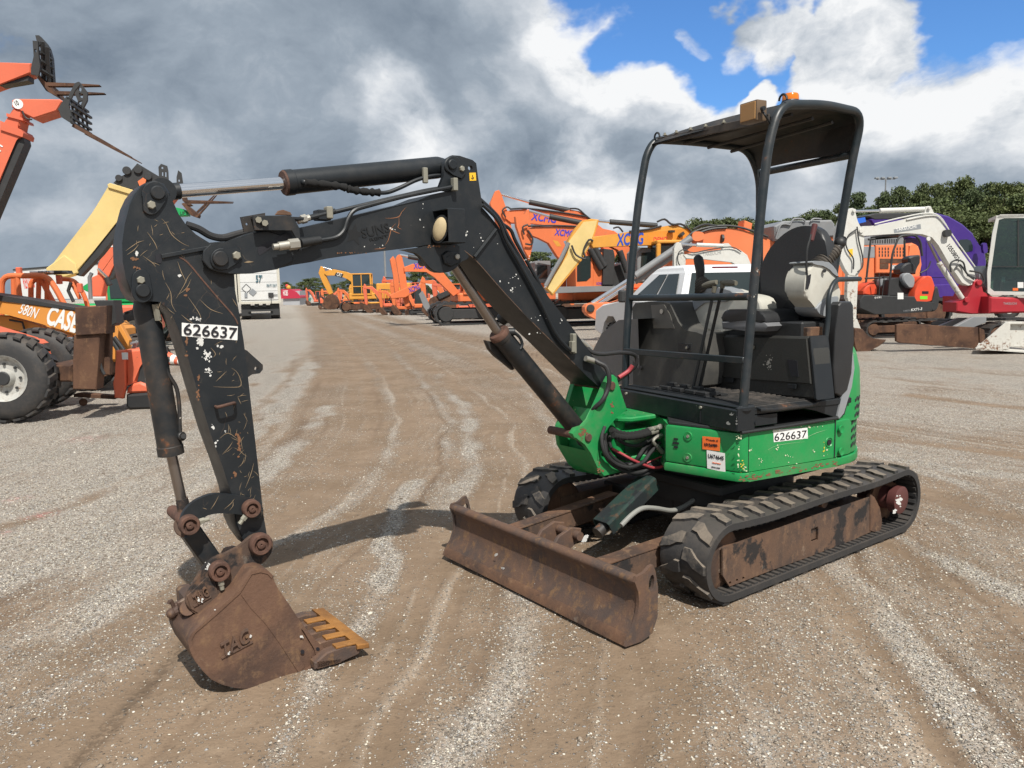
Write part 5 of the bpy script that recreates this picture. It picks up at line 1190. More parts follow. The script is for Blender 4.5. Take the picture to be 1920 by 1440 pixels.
def vnoise(X, Y, sc, seed):
    rs = np.random.RandomState(seed); G = rs.rand(256, 256)
    x, y = X * sc + 50.3, Y * sc + 71.7; xi, yi = np.floor(x).astype(int), np.floor(y).astype(int); fx, fy = x - xi, y - yi
    fx = fx * fx * (3 - 2 * fx); fy = fy * fy * (3 - 2 * fy)
    g = lambda i, j: G[i % 256, j % 256]
    return (g(xi, yi) * (1 - fx) * (1 - fy) + g(xi + 1, yi) * fx * (1 - fy) + g(xi, yi + 1) * (1 - fx) * fy + g(xi + 1, yi + 1) * fx * fy)
def fbm(X, Y, sc, seed, o=4):
    s = 0; a = .5
    for k in range(o): s = s + a * vnoise(X, Y, sc * 2 ** k, seed + k); a *= .5
    return s / (1 - .5 ** o)
def sdist(X, Y, pl):
    best = np.full(X.shape, 1e9); out = np.zeros_like(X)
    for (ax, ay), (bx, by) in zip(pl[:-1], pl[1:]):
        vx, vy = bx - ax, by - ay; L = vx * vx + vy * vy + 1e-9; t = np.clip(((X - ax) * vx + (Y - ay) * vy) / L, 0, 1)
        d = np.hypot(X - ax - t * vx, Y - ay - t * vy); sg = np.sign((X - ax) * vy - (Y - ay) * vx); k = d < best; best = np.where(k, d, best); out = np.where(k, d * sg, out)
    return out
def streak(X, Y):
    """fine parallel tyre lines that follow the curving lane (left and centre) and the lane behind the machine"""
    w = (fbm(X, Y, .8, 91, 3) - .5) * .25
    s1 = sdist(X, Y, gpoly(DIRT[2][0])) + w; s2 = sdist(X, Y, gpoly(DIRT[4][0])) + w; k = np.clip((X - .35 * Y - 0.2) / .8, 0, 1) * np.clip((Y - 4.6) / .6, 0, 1)
    f = lambda s: (vnoise(s, s * 0, 9, 81) - .5) + .8 * (vnoise(s, s * 0, 22, 82) - .5) + .5 * (vnoise(s, s * 0, 48, 83) - .5)
    return (f(s1) * (1 - k) + f(s2) * k) * np.clip(.3 + 1.4 * fbm(X, Y, .9, 95, 2) - .2, .2, 1.2)
def gfield(X, Y):
    g = .20 + .6 * (fbm(X, Y, .35, 3) - .5)
    wx = X + (fbm(X, Y, 1.7, 11) - .5) * .24; wy = Y + (fbm(X, Y, 1.7, 15) - .5) * .24
    acc = np.zeros_like(X)
    for px, w, st in GRAVEL:
        d = pdist(wx, wy, gpoly(px)); acc = np.maximum(acc, st * np.exp(-(d / w) ** 2 * .9))
    acc = acc * np.clip(.25 + 1.7 * (fbm(X, Y, 2.2, 51, 4) - .12), .2, 1.15)
    g = np.maximum(g, acc); left = np.clip((-X - .45 * Y + .9) / 1.2, 0, 1) * np.clip((Y - 3.2) / 1.5, 0, 1); g = np.maximum(g, left * (.74 + .5 * (fbm(X, Y, 1.4, 61) - .5)))
    right = np.clip((X - 2.6) / 1.5, 0, 1) * np.clip((Y - 5.2) / 1.5, 0, 1); g = np.maximum(g, right * (.60 + .6 * (fbm(X, Y, 1.1, 71) - .5)))
    for px, w, st in DIRT:
        d = pdist(wx, wy, gpoly(px)); g = g * (1 - st * np.exp(-(d / w) ** 2 * 1.1) * (1 - .55 * np.minimum(acc, 1)))
    g = g + streak(X, Y) * .30
    far = np.clip((Y - 14) / 20, 0, 1); road = np.ones_like(X)
    for px, w, st in DIRT[:5]: road = np.minimum(road, 1 - .8 * np.exp(-(pdist(X, Y, gpoly(px)) / (w * 2.2)) ** 2))
    return np.clip(g * (1 - far) + far * .95 * road + .22 * (fbm(X, Y, 2.5, 21) - .5), 0, 1.2)
TRD = [gpoly([(560, 1290), (480, 1370), (400, 1450)])]
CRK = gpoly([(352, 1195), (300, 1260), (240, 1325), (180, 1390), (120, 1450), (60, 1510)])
def hfield(X, Y):
    h = (fbm(X, Y, 3.0, 31) - .5) * .014 + (fbm(X, Y, 9.0, 41, 3) - .5) * .007
    near = np.exp(-((X + .2) ** 2 + (Y - 4) ** 2) / 200)
    h += -.010 * np.exp(-(pdist(X, Y, CRK) / .02) ** 2)
    for px, w, st in DIRT[:5] + DIRT[13:]: h += -.012 * np.exp(-(pdist(X, Y, gpoly(px)) / (w * .8)) ** 2)
    return h - .004 + np.clip(streak(X, Y), -.8, .8) * .007
def build_ground():
    xs = np.concatenate([-8 - np.cumsum(.05 * 1.085 ** np.arange(85))[::-1], np.arange(-8, 9, .036), 9 + np.cumsum(.05 * 1.085 ** np.arange(85))])
    ys = np.concatenate([1.2 - np.cumsum(.05 * 1.12 ** np.arange(38))[::-1], np.arange(1.2, 10, .032), 10 + np.cumsum(.05 * 1.042 ** np.arange(150))])
    X, Y = np.meshgrid(xs, ys); Z = hfield(X, Y); g = gfield(X, Y); Z = np.where(np.abs(X) > 40, -.004, Z)
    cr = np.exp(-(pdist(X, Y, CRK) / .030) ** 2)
    ny, nx = X.shape; me = bpy.data.meshes.new('ground')
    co = np.stack([X, Y, Z], -1).reshape(-1, 3).astype('f'); me.vertices.add(len(co)); me.vertices.foreach_set('co', co.ravel())
    i = np.arange(nx - 1)[None, :] + nx * np.arange(ny - 1)[:, None]; i = i.ravel()
    q = np.stack([i, i + 1, i + 1 + nx, i + nx], -1).ravel().astype('i')
    me.loops.add(len(q)); me.loops.foreach_set('vertex_index', q); me.polygons.add(len(q) // 4)
    me.polygons.foreach_set('loop_start', np.arange(0, len(q), 4, dtype='i')); me.update(calc_edges=True); me.validate()
    me.polygons.foreach_set('use_smooth', np.ones(len(me.polygons), bool))
    for nm, v in (('gravel', g), ('crack_shade', cr), ('streak', streak(X, Y))):
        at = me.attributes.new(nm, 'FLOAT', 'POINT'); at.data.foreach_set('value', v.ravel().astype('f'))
    m, T, bs = _mat('packed_dirt_and_gravel'); P = pos(T)
    def att(n): a = T.new('ShaderNodeAttribute'); a.attribute_name = n; return a.outputs['Fac']
    G, K = att('gravel'), att('crack_shade')
    n1 = T.noise(P, 1.3, 6, .6); n2 = T.noise(P, 12, 6, .65); n3 = T.noise(P, 60, 4, .65); n4 = T.noise(P, 5, 5, .6)
    pd = T.vmath('ADD', P, T.vmath('SCALE', T.vmath('SUBTRACT', T.noise(P, 50, 2, .5, out=1), (.5, .5, .5)), scale=.012))
    va = T.new('ShaderNodeTexVoronoi'); T.l.new(pd, va.inputs['Vector']); va.inputs['Scale'].default_value = 78
    vb = T.new('ShaderNodeTexVoronoi'); T.l.new(pd, vb.inputs['Vector']); vb.inputs['Scale'].default_value = 190
    sa = T.new('ShaderNodeSeparateColor'); T.l.new(va.outputs['Color'], sa.inputs[0]); sb_ = T.new('ShaderNodeSeparateColor'); T.l.new(vb.outputs['Color'], sb_.inputs[0])
    def stonecol(s):
        r = T.new('ShaderNodeValToRGB'); T.l.new(s.outputs[0], r.inputs[0]); e = r.color_ramp.elements
        e[0].position = 0; e[0].color = (.13, .11, .09, 1); e[1].position = 1; e[1].color = (.80, .75, .66, 1)
        for p_, c_ in ((.25, (.22, .19, .16, 1)), (.5, (.34, .30, .25, 1)), (.7, (.31, .30, .29, 1)), (.85, (.50, .46, .38, 1))): x = e.new(p_); x.color = c_
        return r.outputs[0]
    dirt = T.mix(T.ss(n1, .35, .65), (.198, .141, .093), (.258, .188, .130)); dirt = T.mix(T.math('MULTIPLY', n3, .4), dirt, (.155, .108, .070))
    dirt = T.mix(T.math('MULTIPLY', T.ss(n4, .5, .7), .5), dirt, (.285, .214, .150))
    S = att('streak'); dirt = T.mix(T.ss(S, -.1, -.8), dirt, (.150, .104, .070)); dirt = T.mix(T.ss(S, .15, .8), dirt, (.36, .285, .215))
    # stone masks: thresholds fall as the gravel field rises
    ma = T.math('MULTIPLY', T.ss(T.math('ADD', sa.outputs[1], T.math('MULTIPLY', T.math('SUBTRACT', n2, .5), .55)), T.math('SUBTRACT', 1.02, T.math('MULTIPLY', G, 1.0)), T.math('SUBTRACT', 1.06, T.math('MULTIPLY', G, 1.0))), T.ss(va.outputs['Distance'], .62, .42))
    mb = T.math('MULTIPLY', T.ss(T.math('ADD', sb_.outputs[1], T.math('MULTIPLY', T.math('SUBTRACT', n2, .5), .7)), T.math('SUBTRACT', 1.0, T.math('MULTIPLY', G, 1.05)), T.math('SUBTRACT', 1.05, T.math('MULTIPLY', G, 1.05))), T.ss(vb.outputs['Distance'], .62, .45))
    base = T.mix(T.math('MULTIPLY', T.ss(G, .2, .9), .75), dirt, (.60, .545, .48))
    c = T.mix(T.math('MULTIPLY', mb, .85), base, stonecol(sb_)); c = T.mix(ma, c, stonecol(sa))
    c = T.mix(T.math('MULTIPLY', T.math('SUBTRACT', 1.0, T.ss(G, .35, .7)), T.math('MULTIPLY', T.ss(T.noise(P, 34, 6, .75), .55, .68), .60)), c, (.095, .066, .045))
    c = T.mix(T.math('MULTIPLY', K, T.math('MULTIPLY', T.ss(T.noise(P, 40, 4, .7), .35, .55), .7)), c, (.05, .034, .022))  # shadow in the rut, painted as a dark brown line
    pink = None
    for x, y, rx in ((160, 822, .30), (30, 935, .18), (5, 1000, .12), (75, 965, .2)):
        p0 = onz(x, y); d = T.vmath('DISTANCE', P, tuple(p0)); k = T.math('MULTIPLY', T.ss(d, rx, 0.0), T.ss(T.noise(P, 18, 4, .7), .45, .6)); pink = k if pink is None else T.math('MAXIMUM', pink, k)
    c = T.mix(T.math('MULTIPLY', pink, .35), c, (.62, .16, .18))
    T.put(bs.inputs['Base Color'], c); bs.inputs['Roughness'].default_value = .93; bs.inputs['Specular IOR Level'].default_value = .25
    hh = T.math('ADD', T.math('MULTIPLY', n3, .35), T.math('ADD', T.math('MULTIPLY', ma, .8), T.math('MULTIPLY', mb, .4))); hh = T.math('ADD', hh, T.math('ADD', T.math('MULTIPLY', n2, 1.2), T.math('MULTIPLY', S, 1.2)))
    bump(T, bs, hh, .8, .013)
    me.materials.append(m)
    o = bpy.data.objects.new('ground', me); COL.objects.link(o); WL['ground'] = Vector(); struct(o)
build_ground()
def build_stones():
    rs = np.random.RandomState(9); N = 520000
    # sample over the visible wedge, denser near the camera
    yy = 1.6 + (rs.rand(N) ** 1.5) * 9.5; xx = (rs.rand(N) * 2 - 1) * (.74 * yy + .5)
    g = gfield(xx, yy); keep = rs.rand(N) < np.clip(g ** 1.5 * 1.0 + .035, 0, 1) * np.clip(1.35 - yy / 11, .15, 1) * (yy / 4 + .25)
    xx, yy, g = xx[keep][:150000], yy[keep][:150000], g[keep][:150000]; n = len(xx)
    base = np.array([[1, 0, 0], [-1, 0, 0], [0, 1, 0], [0, -1, 0], [.3, .3, .8], [-.1, -.2, -.8]], float)
    tri = np.array([[0, 2, 4], [2, 1, 4], [1, 3, 4], [3, 0, 4], [2, 0, 5], [1, 2, 5], [3, 1, 5], [0, 3, 5]])
    sz = (.0030 + .0052 * rs.rand(n) ** 2.0) * (1 + .6 * (rs.rand(n) > .985)); big = rs.rand(n) > .997; sz[big] *= 2.0
    V = base[None] * (1 + .35 * (rs.rand(n, 6, 1) - .5)) * sz[:, None, None] * np.stack([np.ones(n), .6 + .4 * rs.rand(n), .45 + .3 * rs.rand(n)], -1)[:, None]
    V += (rs.rand(n, 6, 3) - .5) * sz[:, None, None] * .5
    a = rs.rand(n) * 6.28; ca, sa = np.cos(a)[:, None], np.sin(a)[:, None]
    X = V[..., 0] * ca - V[..., 1] * sa + xx[:, None]; Y = V[..., 0] * sa + V[..., 1] * ca + yy[:, None]; Zc = V[..., 2] + hfield(xx, yy)[:, None] + .2 * sz[:, None]
    co = np.stack([X, Y, Zc], -1).reshape(-1, 3).astype('f'); f = (tri[None] + 6 * np.arange(n)[:, None, None]).reshape(-1).astype('i')
    me = bpy.data.meshes.new('gravel'); me.vertices.add(len(co)); me.vertices.foreach_set('co', co.ravel())
    me.loops.add(len(f)); me.loops.foreach_set('vertex_index', f); me.polygons.add(len(f) // 3); me.polygons.foreach_set('loop_start', np.arange(0, len(f), 3, dtype='i')); me.update(calc_edges=True)
    tone = rs.rand(n); at = me.attributes.new('tone', 'FLOAT', 'POINT'); at.data.foreach_set('value', np.repeat(tone, 6).astype('f'))
    m, T, bs = _mat('loose_stones'); t = T.new('ShaderNodeAttribute'); t.attribute_name = 'tone'
    r = T.new('ShaderNodeValToRGB'); T.l.new(t.outputs['Fac'], r.inputs[0]); e = r.color_ramp.elements; e[0].color = (.17, .14, .11, 1); e[1].position = 1; e[1].color = (.74, .70, .62, 1)
    for p_, c_ in ((.3, (.27, .22, .17, 1)), (.55, (.42, .36, .28, 1)), (.75, (.36, .36, .36, 1)), (.88, (.58, .53, .43, 1))): x = e.new(p_); x.color = c_
    T.l.new(r.outputs[0], bs.inputs['Base Color']); bs.inputs['Roughness'].default_value = .85; me.materials.append(m)
    o = bpy.data.objects.new('gravel', me); COL.objects.link(o); WL['gravel'] = Vector(); o['kind'] = 'stuff'; o['label'] = 'pale loose gravel stones scattered over the brown dirt around the excavator'; o['category'] = 'gravel'
build_stones()
# ================================================================ the yard behind
ORG = paint('orange_machine_paint', (.76, .185, .060), .42, dirt=.22, chip=.05, s=.5, dirtcol=(.35, .12, .05), chipcol=(.25, .2, .16))
ORG2 = paint('red_orange_machine_paint', (.74, .160, .080), .42, dirt=.2, s=.5, dirtcol=(.32, .10, .05))
ORGP = paint('faded_orange_paint', (.80, .21, .075), .45, dirt=.18, s=.4, dirtcol=(.45, .18, .09))
CYEL = paint('golden_yellow_paint', (.72, .33, .045), .42, dirt=.2, s=.5, dirtcol=(.4, .22, .07))
PYEL = paint('pale_yellow_paint', (.74, .56, .22), .45, dirt=.2, s=.5, dirtcol=(.5, .38, .2))
CASEY = paint('loader_yellow_paint', (.74, .30, .055), .42, dirt=.25, s=.6, dirtcol=(.4, .2, .08))
REDP = paint('crimson_paint', (.40, .018, .030), .38, dirt=.15, s=.6, dirtcol=(.25, .06, .05))
REDO = paint('vivid_orange_paint', (.78, .085, .030), .38, dirt=.12, s=.6)
WHT = paint('white_machine_paint', (.66, .66, .62), .42, dirt=.28, chip=.06, chipcol=(.25, .12, .07), s=.7, dirtcol=(.38, .33, .27))
WHTR = paint('rusty_white_paint', (.62, .61, .56), .5, rust=.42, dirt=.35, s=1.4)
TRWH = paint('trailer_white', (.68, .69, .68), .45, dirt=.25, s=.25, dirtcol=(.45, .42, .38))
CARW = plain('car_white_paint', (.78, .79, .80), .22, var=.03)
PURP = paint('purple_truck_paint', (.055, .022, .21), .22, dirt=.05, s=.4)
GRYM = paint('grey_machine_paint', (.22, .23, .24), .45, dirt=.2, s=.6)
DKM = plain('dark_machine_steel', (.030, .031, .032), .55, var=.3)
TYRE = rubber('tyre_rubber', (.030, .030, .031), dust=.45, s=.6)
RIMW = paint('white_rim_paint', (.50, .50, .47), .45, dirt=.6, rust=.15, s=1.6, dirtcol=(.22, .18, .14))
RSTB = rusty('brown_rusty_steel', (.06, .030, .020), (.14, .070, .040), (.20, .11, .06), s=.6, pale=.1)
GLS = glass(); GLSV = clear_glass()
BLUE = plain('blue_lettering', (.02, .07, .42), .5); PURL = plain('violet_lettering', (.055, .045, .42), .5); REDL = plain('red_lettering', (.6, .05, .04), .5)
TREEG = None
def bp(px, py, ang=0.0, dist=None):
    """vertical plane at the ground point seen at pixel (px,py), or `dist` metres away along that pixel column"""
    if dist is None: P = onz(px, py)
    else:
        d = ray(px, py); P = EYE + d * (dist / d.y); P.z = 0
    return Plane(P, ang)
def bs(par, name, px, pl, off, th, mat, holes=(), bev=0.0):
    """outline on plane at offset `off` (towards camera), thickness th going away"""
    m = MB(); P = [pl.at(x, y, off) for x, y in px]
    m.prism(P, -pl.n * th, [[pl.at(x, y, off) for x, y in h] for h in holes], bev=bev); return m.build(name, mat, par)
def bt(par, name, px, pl, off, r, mat, n=8, k=0):
    m = MB(); m.tube([pl.at(x, y, off) for x, y in px], r, n, k); return m.build(name, mat, par)
def cyl2(par, pl, off, a, b, rr, rb, c=None, matb=None, matr=None):
    """hydraulic cylinder: rod from a to b, body from b to c"""
    m = MB(); m.cyl(pl.at(*a, off), pl.at(*b, off), rr, n=12); m.build('piston_rod', matr or CHROME, par)
    m = MB(); m.cyl(pl.at(*b, off), pl.at(*c, off), rb, n=14, bev=rb * .15); return m.build('hydraulic_cylinder', matb or DKM, par)
class Fr:
    """local frame: u along heading, v to its left, z up"""
    def __init__(s, P, ang, k=1.0): a = radians(ang); s.k = k; s.P = Vector((P.x, P.y, 0)); s.u = Vector((cos(a), sin(a), 0)); s.v = Vector((-sin(a), cos(a), 0))
    def p(s, u, v, z): return s.P + (s.u * u + s.v * v + Z3 * z) * s.k
    def box(s, m, u0, u1, v0, v1, z0, z1, bev=0.0): m.box(s.p((u0 + u1) / 2, (v0 + v1) / 2, (z0 + z1) / 2), s.u * (u1 - u0) / 2 * s.k, s.v * (v1 - v0) / 2 * s.k, Z3 * (z1 - z0) / 2 * s.k, bev); return m
    def part(s, name, mat, par, *bxs, bev=0.0):
        m = MB()
        for q in bxs: s.box(m, *q, bev=bev)
        return m.build(name, mat, par)
    def prof(s, name, mat, par, uz, v0, v1, bev=0.0):
        m = MB(); m.prism([s.p(u, v0, z) for u, z in uz], s.v * (v1 - v0) * s.k, bev=bev); return m.build(name, mat, par)
def bg_track(par, F, L, Hh, v0, v1, mat=None, frame=RSTB, shoes=26):
    """one track: loop with grouser bars, frame, idler and sprocket"""
    R = Hh / 2; P = []
    for i in range(9): a = radians(90 + 180 * i / 8); P.append((-L / 2 + R + R * cos(a), R + R * sin(a)))
    for i in range(9): a = radians(-90 + 180 * i / 8); P.append((L / 2 - R + R * cos(a), R + R * sin(a)))
    k = .86; Q = [(-L / 2 + R + (x + L / 2 - R) * k if x < -L / 2 + R else (L / 2 - R + (x - L / 2 + R) * k if x > L / 2 - R else x), R + (z - R) * k) for x, z in P]
    m = MB(); b = m.b; n = len(P)
    o0 = [b.verts.new(F.p(x, v0, z)) for x, z in P]; o1 = [b.verts.new(F.p(x, v1, z)) for x, z in P]; i0 = [b.verts.new(F.p(x, v0, z)) for x, z in Q]; i1 = [b.verts.new(F.p(x, v1, z)) for x, z in Q]
    for i in range(n):
        j = (i + 1) % n; b.faces.new((o0[i], o0[j], o1[j], o1[i])); b.faces.new((i0[i], i1[i], i1[j], i0[j])); b.faces.new((o0[i], i0[i], i0[j], o0[j])); b.faces.new((o1[i], o1[j], i1[j], i1[i]))
    tk = m.build('track', mat or RUBS, par)
    m = MB(); f, LEN = path_frames(P)
    for i in range(shoes):
        s = LEN * i / shoes; q = []
        for v in (v0, v1):
            for ds, h in ((-.3, 0), (-.22, .03), (.22, .03), (.3, 0)): x, z = f(s + ds * LEN / shoes, -h * Hh / .6); q.append(m.b.verts.new(F.p(x, v, z + .002)))
        for c in range(3): m.b.faces.new((q[c], q[c + 1], q[c + 5], q[c + 4]))
        m.b.faces.new(q[:4]); m.b.faces.new(q[4:])
    o = m.build('track_shoe', mat or RUBS, tk, smooth=False); o['kind'] = 'stuff'
    lo, hi = min(v0, v1), max(v0, v1); e = (hi - lo) * .12
    F.part('track_frame', frame, par, (-L / 2 + R * 1.2, L / 2 - R * 1.2, lo + e, hi - e, Hh * .28, Hh * .72), bev=.02)
    m = MB()
    for u in (-L / 2 + R, L / 2 - R): m.cyl(F.p(u, lo + e * .6, R), F.p(u, hi - e * .6, R), R * .74, n=18, bev=R * .1)
    m.build('track_wheel', frame, par); return tk
def cab(par, F, u0, u1, v0, v1, z0, z1, frm, t=.06, glz=None, slope=.0):
    """framed cab with glass on all sides"""
    m = MB()
    for u in (u0, u1):
        for v in (v0, v1): m.box(F.p(u, v, (z0 + z1) / 2), F.u * t, F.v * t, Z3 * (z1 - z0) / 2, t * .3)
    F.box(m, u0 - t, u1 + t, v0 - t, v1 + t, z1, z1 + t * 1.6, t * .4); F.box(m, u0 - t, u1 + t, v0 - t, v1 + t, z0 - t, z0 + t); F.box(m, u0 + t, u1 - t, v0 - t * .6, v0 + t * .6, z0 + (z1 - z0) * .38, z0 + (z1 - z0) * .38 + t)
    F.box(m, (u0 + u1) / 2 - t * .5, (u0 + u1) / 2 + t * .5, v0 - t * .6, v0 + t * .6, z0, z1)
    c = m.build('cab', frm, par)
    m = MB(); F.box(m, u0 + t, u1 - t, v0 + .008, v0 + .02, z0 + t, z1); F.box(m, u0 + t, u1 - t, v1 - .02, v1 - .008, z0 + t, z1); F.box(m, u0 + .008, u0 + .02, v0 + t, v1 - t, z0 + t, z1); F.box(m, u1 - .02, u1 - .008, v0 + t, v1 - t, z0 + t, z1)
    m.build('window', glz or GLS, c); return c
def tyre(par, c, ax, R, W, mat=None, rim=None, lugs=22, rimk=.50):
    ax = ax.normalized(); r = R
    m = MB(); m.lathe(c - ax * W / 2, ax, [(0.02 * W, R * rimk), (0, R * .72), (W * .08, R * .88), (W * .18, R * .94), (W * .82, R * .94), (W * .92, R * .88), (W, R * .72), (W * .98, R * rimk)], n=36, caps=False)
    t = m.build('tyre', mat or TYRE, par, ang=50)
    m = MB(); s1 = ax.orthogonal().normalized(); s2 = ax.cross(s1)
    for i in range(lugs):
        for side in (0, 1):
            a = 2 * pi * (i + .5 * side) / lugs; da = 2 * pi / lugs * .30; w0, w1 = ((.0, .54) if side == 0 else (.46, 1.0)); off = W * -.5
            q = []
            for (w, sh) in ((w0, .35 if side == 0 else 0), (w1, 0 if side == 0 else .35)):
                for rr, d in ((.92, -da), (1.0, -da * .75), (1.0, da * .75), (.92, da)):
                    edge = (w in (0.0, 1.0)); r_ = rr * R * (.965 if edge and rr == 1.0 else 1); an = a + d + (w - .5) * (.5 if side == 0 else -.5) * 1.1 * (2 * pi / lugs)
                    q.append(m.b.verts.new(c + ax * (off + W * w) + (s1 * cos(an) + s2 * sin(an)) * r_))
            for k in range(3): m.b.faces.new((q[k], q[k + 1], q[k + 5], q[k + 4]))
            m.b.faces.new(q[:4]); m.b.faces.new(q[4:])
    o = m.build('tyre_lug', mat or TYRE, t, smooth=False); o['kind'] = 'stuff'
    m = MB(); q = W * .5
    m.lathe(c - ax * q, ax, [(.03, R * .06), (.02, R * .16), (.10, R * .20), (.10, R * .38), (.03, R * .45), (.0, R * .51), (W - .0, R * .51), (W - .03, R * .45), (W - .10, R * .38), (W - .10, R * .2), (W - .02, R * .16), (W - .03, R * .06)], n=30)
    rm = m.build('rim', rim or RIMW, par)
    m = MB()
    for i in range(8):
        a = 2 * pi * i / 8
        for sg in (-1, 1): cc = c + ax * sg * (q - .09) + (s1 * cos(a) + s2 * sin(a)) * R * .31; m.cyl(cc, cc + ax * sg * .025, R * .03, n=6)
    m.build('wheel_nut', DKM, rm)
    m = MB()
    for sg in (-1, 1): m.cyl(c + ax * sg * (q - .08), c + ax * sg * (q - .0), R * .15, n=14, bev=.01)
    m.build('hub', DKM, rm); return t

# ---------------------------------------------------------------- left: orange telehandler, nearest wheel
TA = bp(17, 795, 8.0); P0 = TA.P
ta = thing('telehandler', 'orange telehandler at the left edge with white rims, boom raised and forks tilted down', 'telehandler', P0)
c1 = TA.at(4, 712, -.0); R1 = (TA.at(4, 712) - TA.at(4, 797)).length; c1.z = R1
tyre(ta, c1 + TA.n * -.18, TA.n, R1, .36, lugs=20); c2_ = TA.at(76, 690, -1.6); c2_.z = R1 * 1.0
tyre(ta, c2_, TA.n, R1 * 1.0, .36, lugs=20)
m = MB(); a, b = c1 - TA.n * .3, c2_; m.cyl(a, b, .12, n=12); m.build('axle', DKM, ta)
bs(ta, 'chassis_beam', [(88, 684), (135, 684), (135, 716), (92, 716)], TA, -.3, .8, RSTB, bev=.02)
bs(ta, 'chassis', [(-120, 600), (14, 640), (40, 668), (46, 690), (-120, 700)], TA, -.45, .9, ORG2, bev=.03)
bs(ta, 'mudguard', [(-10, 632), (50, 640), (60, 647), (48, 650), (-10, 642)], TA, -.5, .5, ORG2)
bs(ta, 'stabiliser_plate', [(140, 576), (200, 573), (198, 626), (141, 630)], TA, .10, .34, RSTB, bev=.012)
bs(ta, 'stabiliser_plate', [(138, 629), (187, 626), (184, 680), (180, 731), (136, 730), (137, 680)], TA, .06, .26, RSTB, bev=.012)
bs(ta, 'carriage_bracket', [(175, 563), (213, 563), (218, 606), (208, 612), (204, 586), (180, 575)], TA, -.1, .3, DKM, bev=.01)
bs(ta, 'carriage_bracket', [(198, 580), (207, 582), (205, 703), (192, 703)], TA, -.15, .12, RSTB, bev=.01)
bt(ta, 'hydraulic_hose', [(186, 640), (184, 665), (190, 690), (196, 702)], TA, -.05, .02, DKM, 8, 4)
TB = bp(-60, 760, 12.0)                           # plane of its boom
def fork_carriage(par, pl, off, outer, bars, width=1.15, mat=DKM):
    """two side plates and a grid of bars, standing across the boom"""
    for d in (0, -width): bs(par, 'carriage_plate', outer, pl, off + d, .04, mat)
    m = MB()
    for (x, y) in bars: m.box(pl.at(x, y, off) - pl.n * width / 2, pl.u * .02, pl.n * width * .5, Z3 * .016)
    for d in (.15, .38, .62, .85):
        a = pl.at(*bars[0], off) - pl.n * width * d; b = pl.at(*bars[-1], off) - pl.n * width * d; m.cyl(a, b, .018, n=6)
    m.build('carriage_grid', mat, par)
def forks(par, pl, off, a, b, width, w=.05, heel=None):
    for k in (.18, .82):
        o = -width * k; A, B = pl.at(*a, off) + pl.n * o, pl.at(*b, off) + pl.n * o; d = (B - A).normalized(); q = d.cross(pl.n)
        m = MB(); b_ = m.b; R = []
        for P_, t in ((A, .055), (A + (B - A) * .5, .045), (B, .012)): R.append([b_.verts.new(P_ + pl.n * w * s1 + q * t * .5 * s2) for s1, s2 in ((-1, -1), (1, -1), (1, 1), (-1, 1))])
        for U_, V_ in zip(R, R[1:]):
            for i in range(4): b_.faces.new((U_[i], U_[(i + 1) % 4], V_[(i + 1) % 4], V_[i]))
        b_.faces.new(R[0]); b_.faces.new(R[-1]); m.build('fork', RSTB, par)
bs(ta, 'boom', [(24, 203), (42, 207), (36, 236), (30, 246), (44, 254), (28, 262), (0, 335), (-70, 520), (-100, 620), (-160, 620), (-120, 480), (-40, 330), (0, 236), (14, 226)], TB, 0, .34, ORG2, bev=.02)
bs(ta, 'boom_underside', [(32, 262), (44, 258), (46, 268), (2, 372), (-60, 520), (-75, 520), (0, 337), (26, 268)], TB, -.04, .26, DKM)
bs(ta, 'boom_head', [(22, 188), (28, 185), (112, 186), (117, 190), (106, 208), (63, 222), (46, 214), (42, 206), (22, 201)], TB, .02, .38, ORG2, bev=.015)
bs(ta, 'collar', [(0, 226), (40, 243), (44, 249), (42, 257), (0, 243)], TB, .03, .42, ORG2); bs(ta, 'collar', [(12, 212), (42, 221), (43, 226), (12, 218)], TB, .03, .42, ORG2)
m = MB(); c = TB.at(33.5, 195, .022); m.cyl(c, c + TB.n * .004, .072, n=24); m.build('number_disc', WHITE, ta); text('10', TB, 30.5, 198.5, 36.5, 196, .07, INK, ta, .028)
text('EQUIPMENT', TB, -38, 375, 8.5, 266, .22, WHITE, ta, .006, shear=.25)
bt(ta, 'hydraulic_hose', [(42, 208), (46, 218), (52, 223), (60, 224)], TB, .05, .012, DKM, 6, 3)
fork_carriage(ta, TB, .25, [(108, 205), (116, 192), (125, 180), (131, 184), (129, 198), (134, 216), (137, 232), (128, 228), (114, 219), (111, 208)], [(128, 184), (134, 196), (134, 208), (134, 220), (134, 229)], .9)
bs(ta, 'carriage_plate', [(128, 180), (140, 156), (147, 153), (150, 158), (140, 170), (133, 186)], TB, .25, .04, DKM); bs(ta, 'carriage_grid', [(138, 163), (148, 153), (163, 172), (163, 188), (150, 213), (136, 231), (128, 225), (140, 205), (146, 190), (140, 175)], TB, -.3, .06, DKM, holes=[[(147, 162), (153, 166), (152, 172), (146, 168)], [(148, 174), (156, 176), (155, 184), (149, 182)], [(147, 190), (155, 188), (150, 200), (144, 202)], [(140, 208), (146, 206), (142, 216), (137, 218)]])
forks(ta, TB, .30, (131, 231), (241, 291), .9, .05)
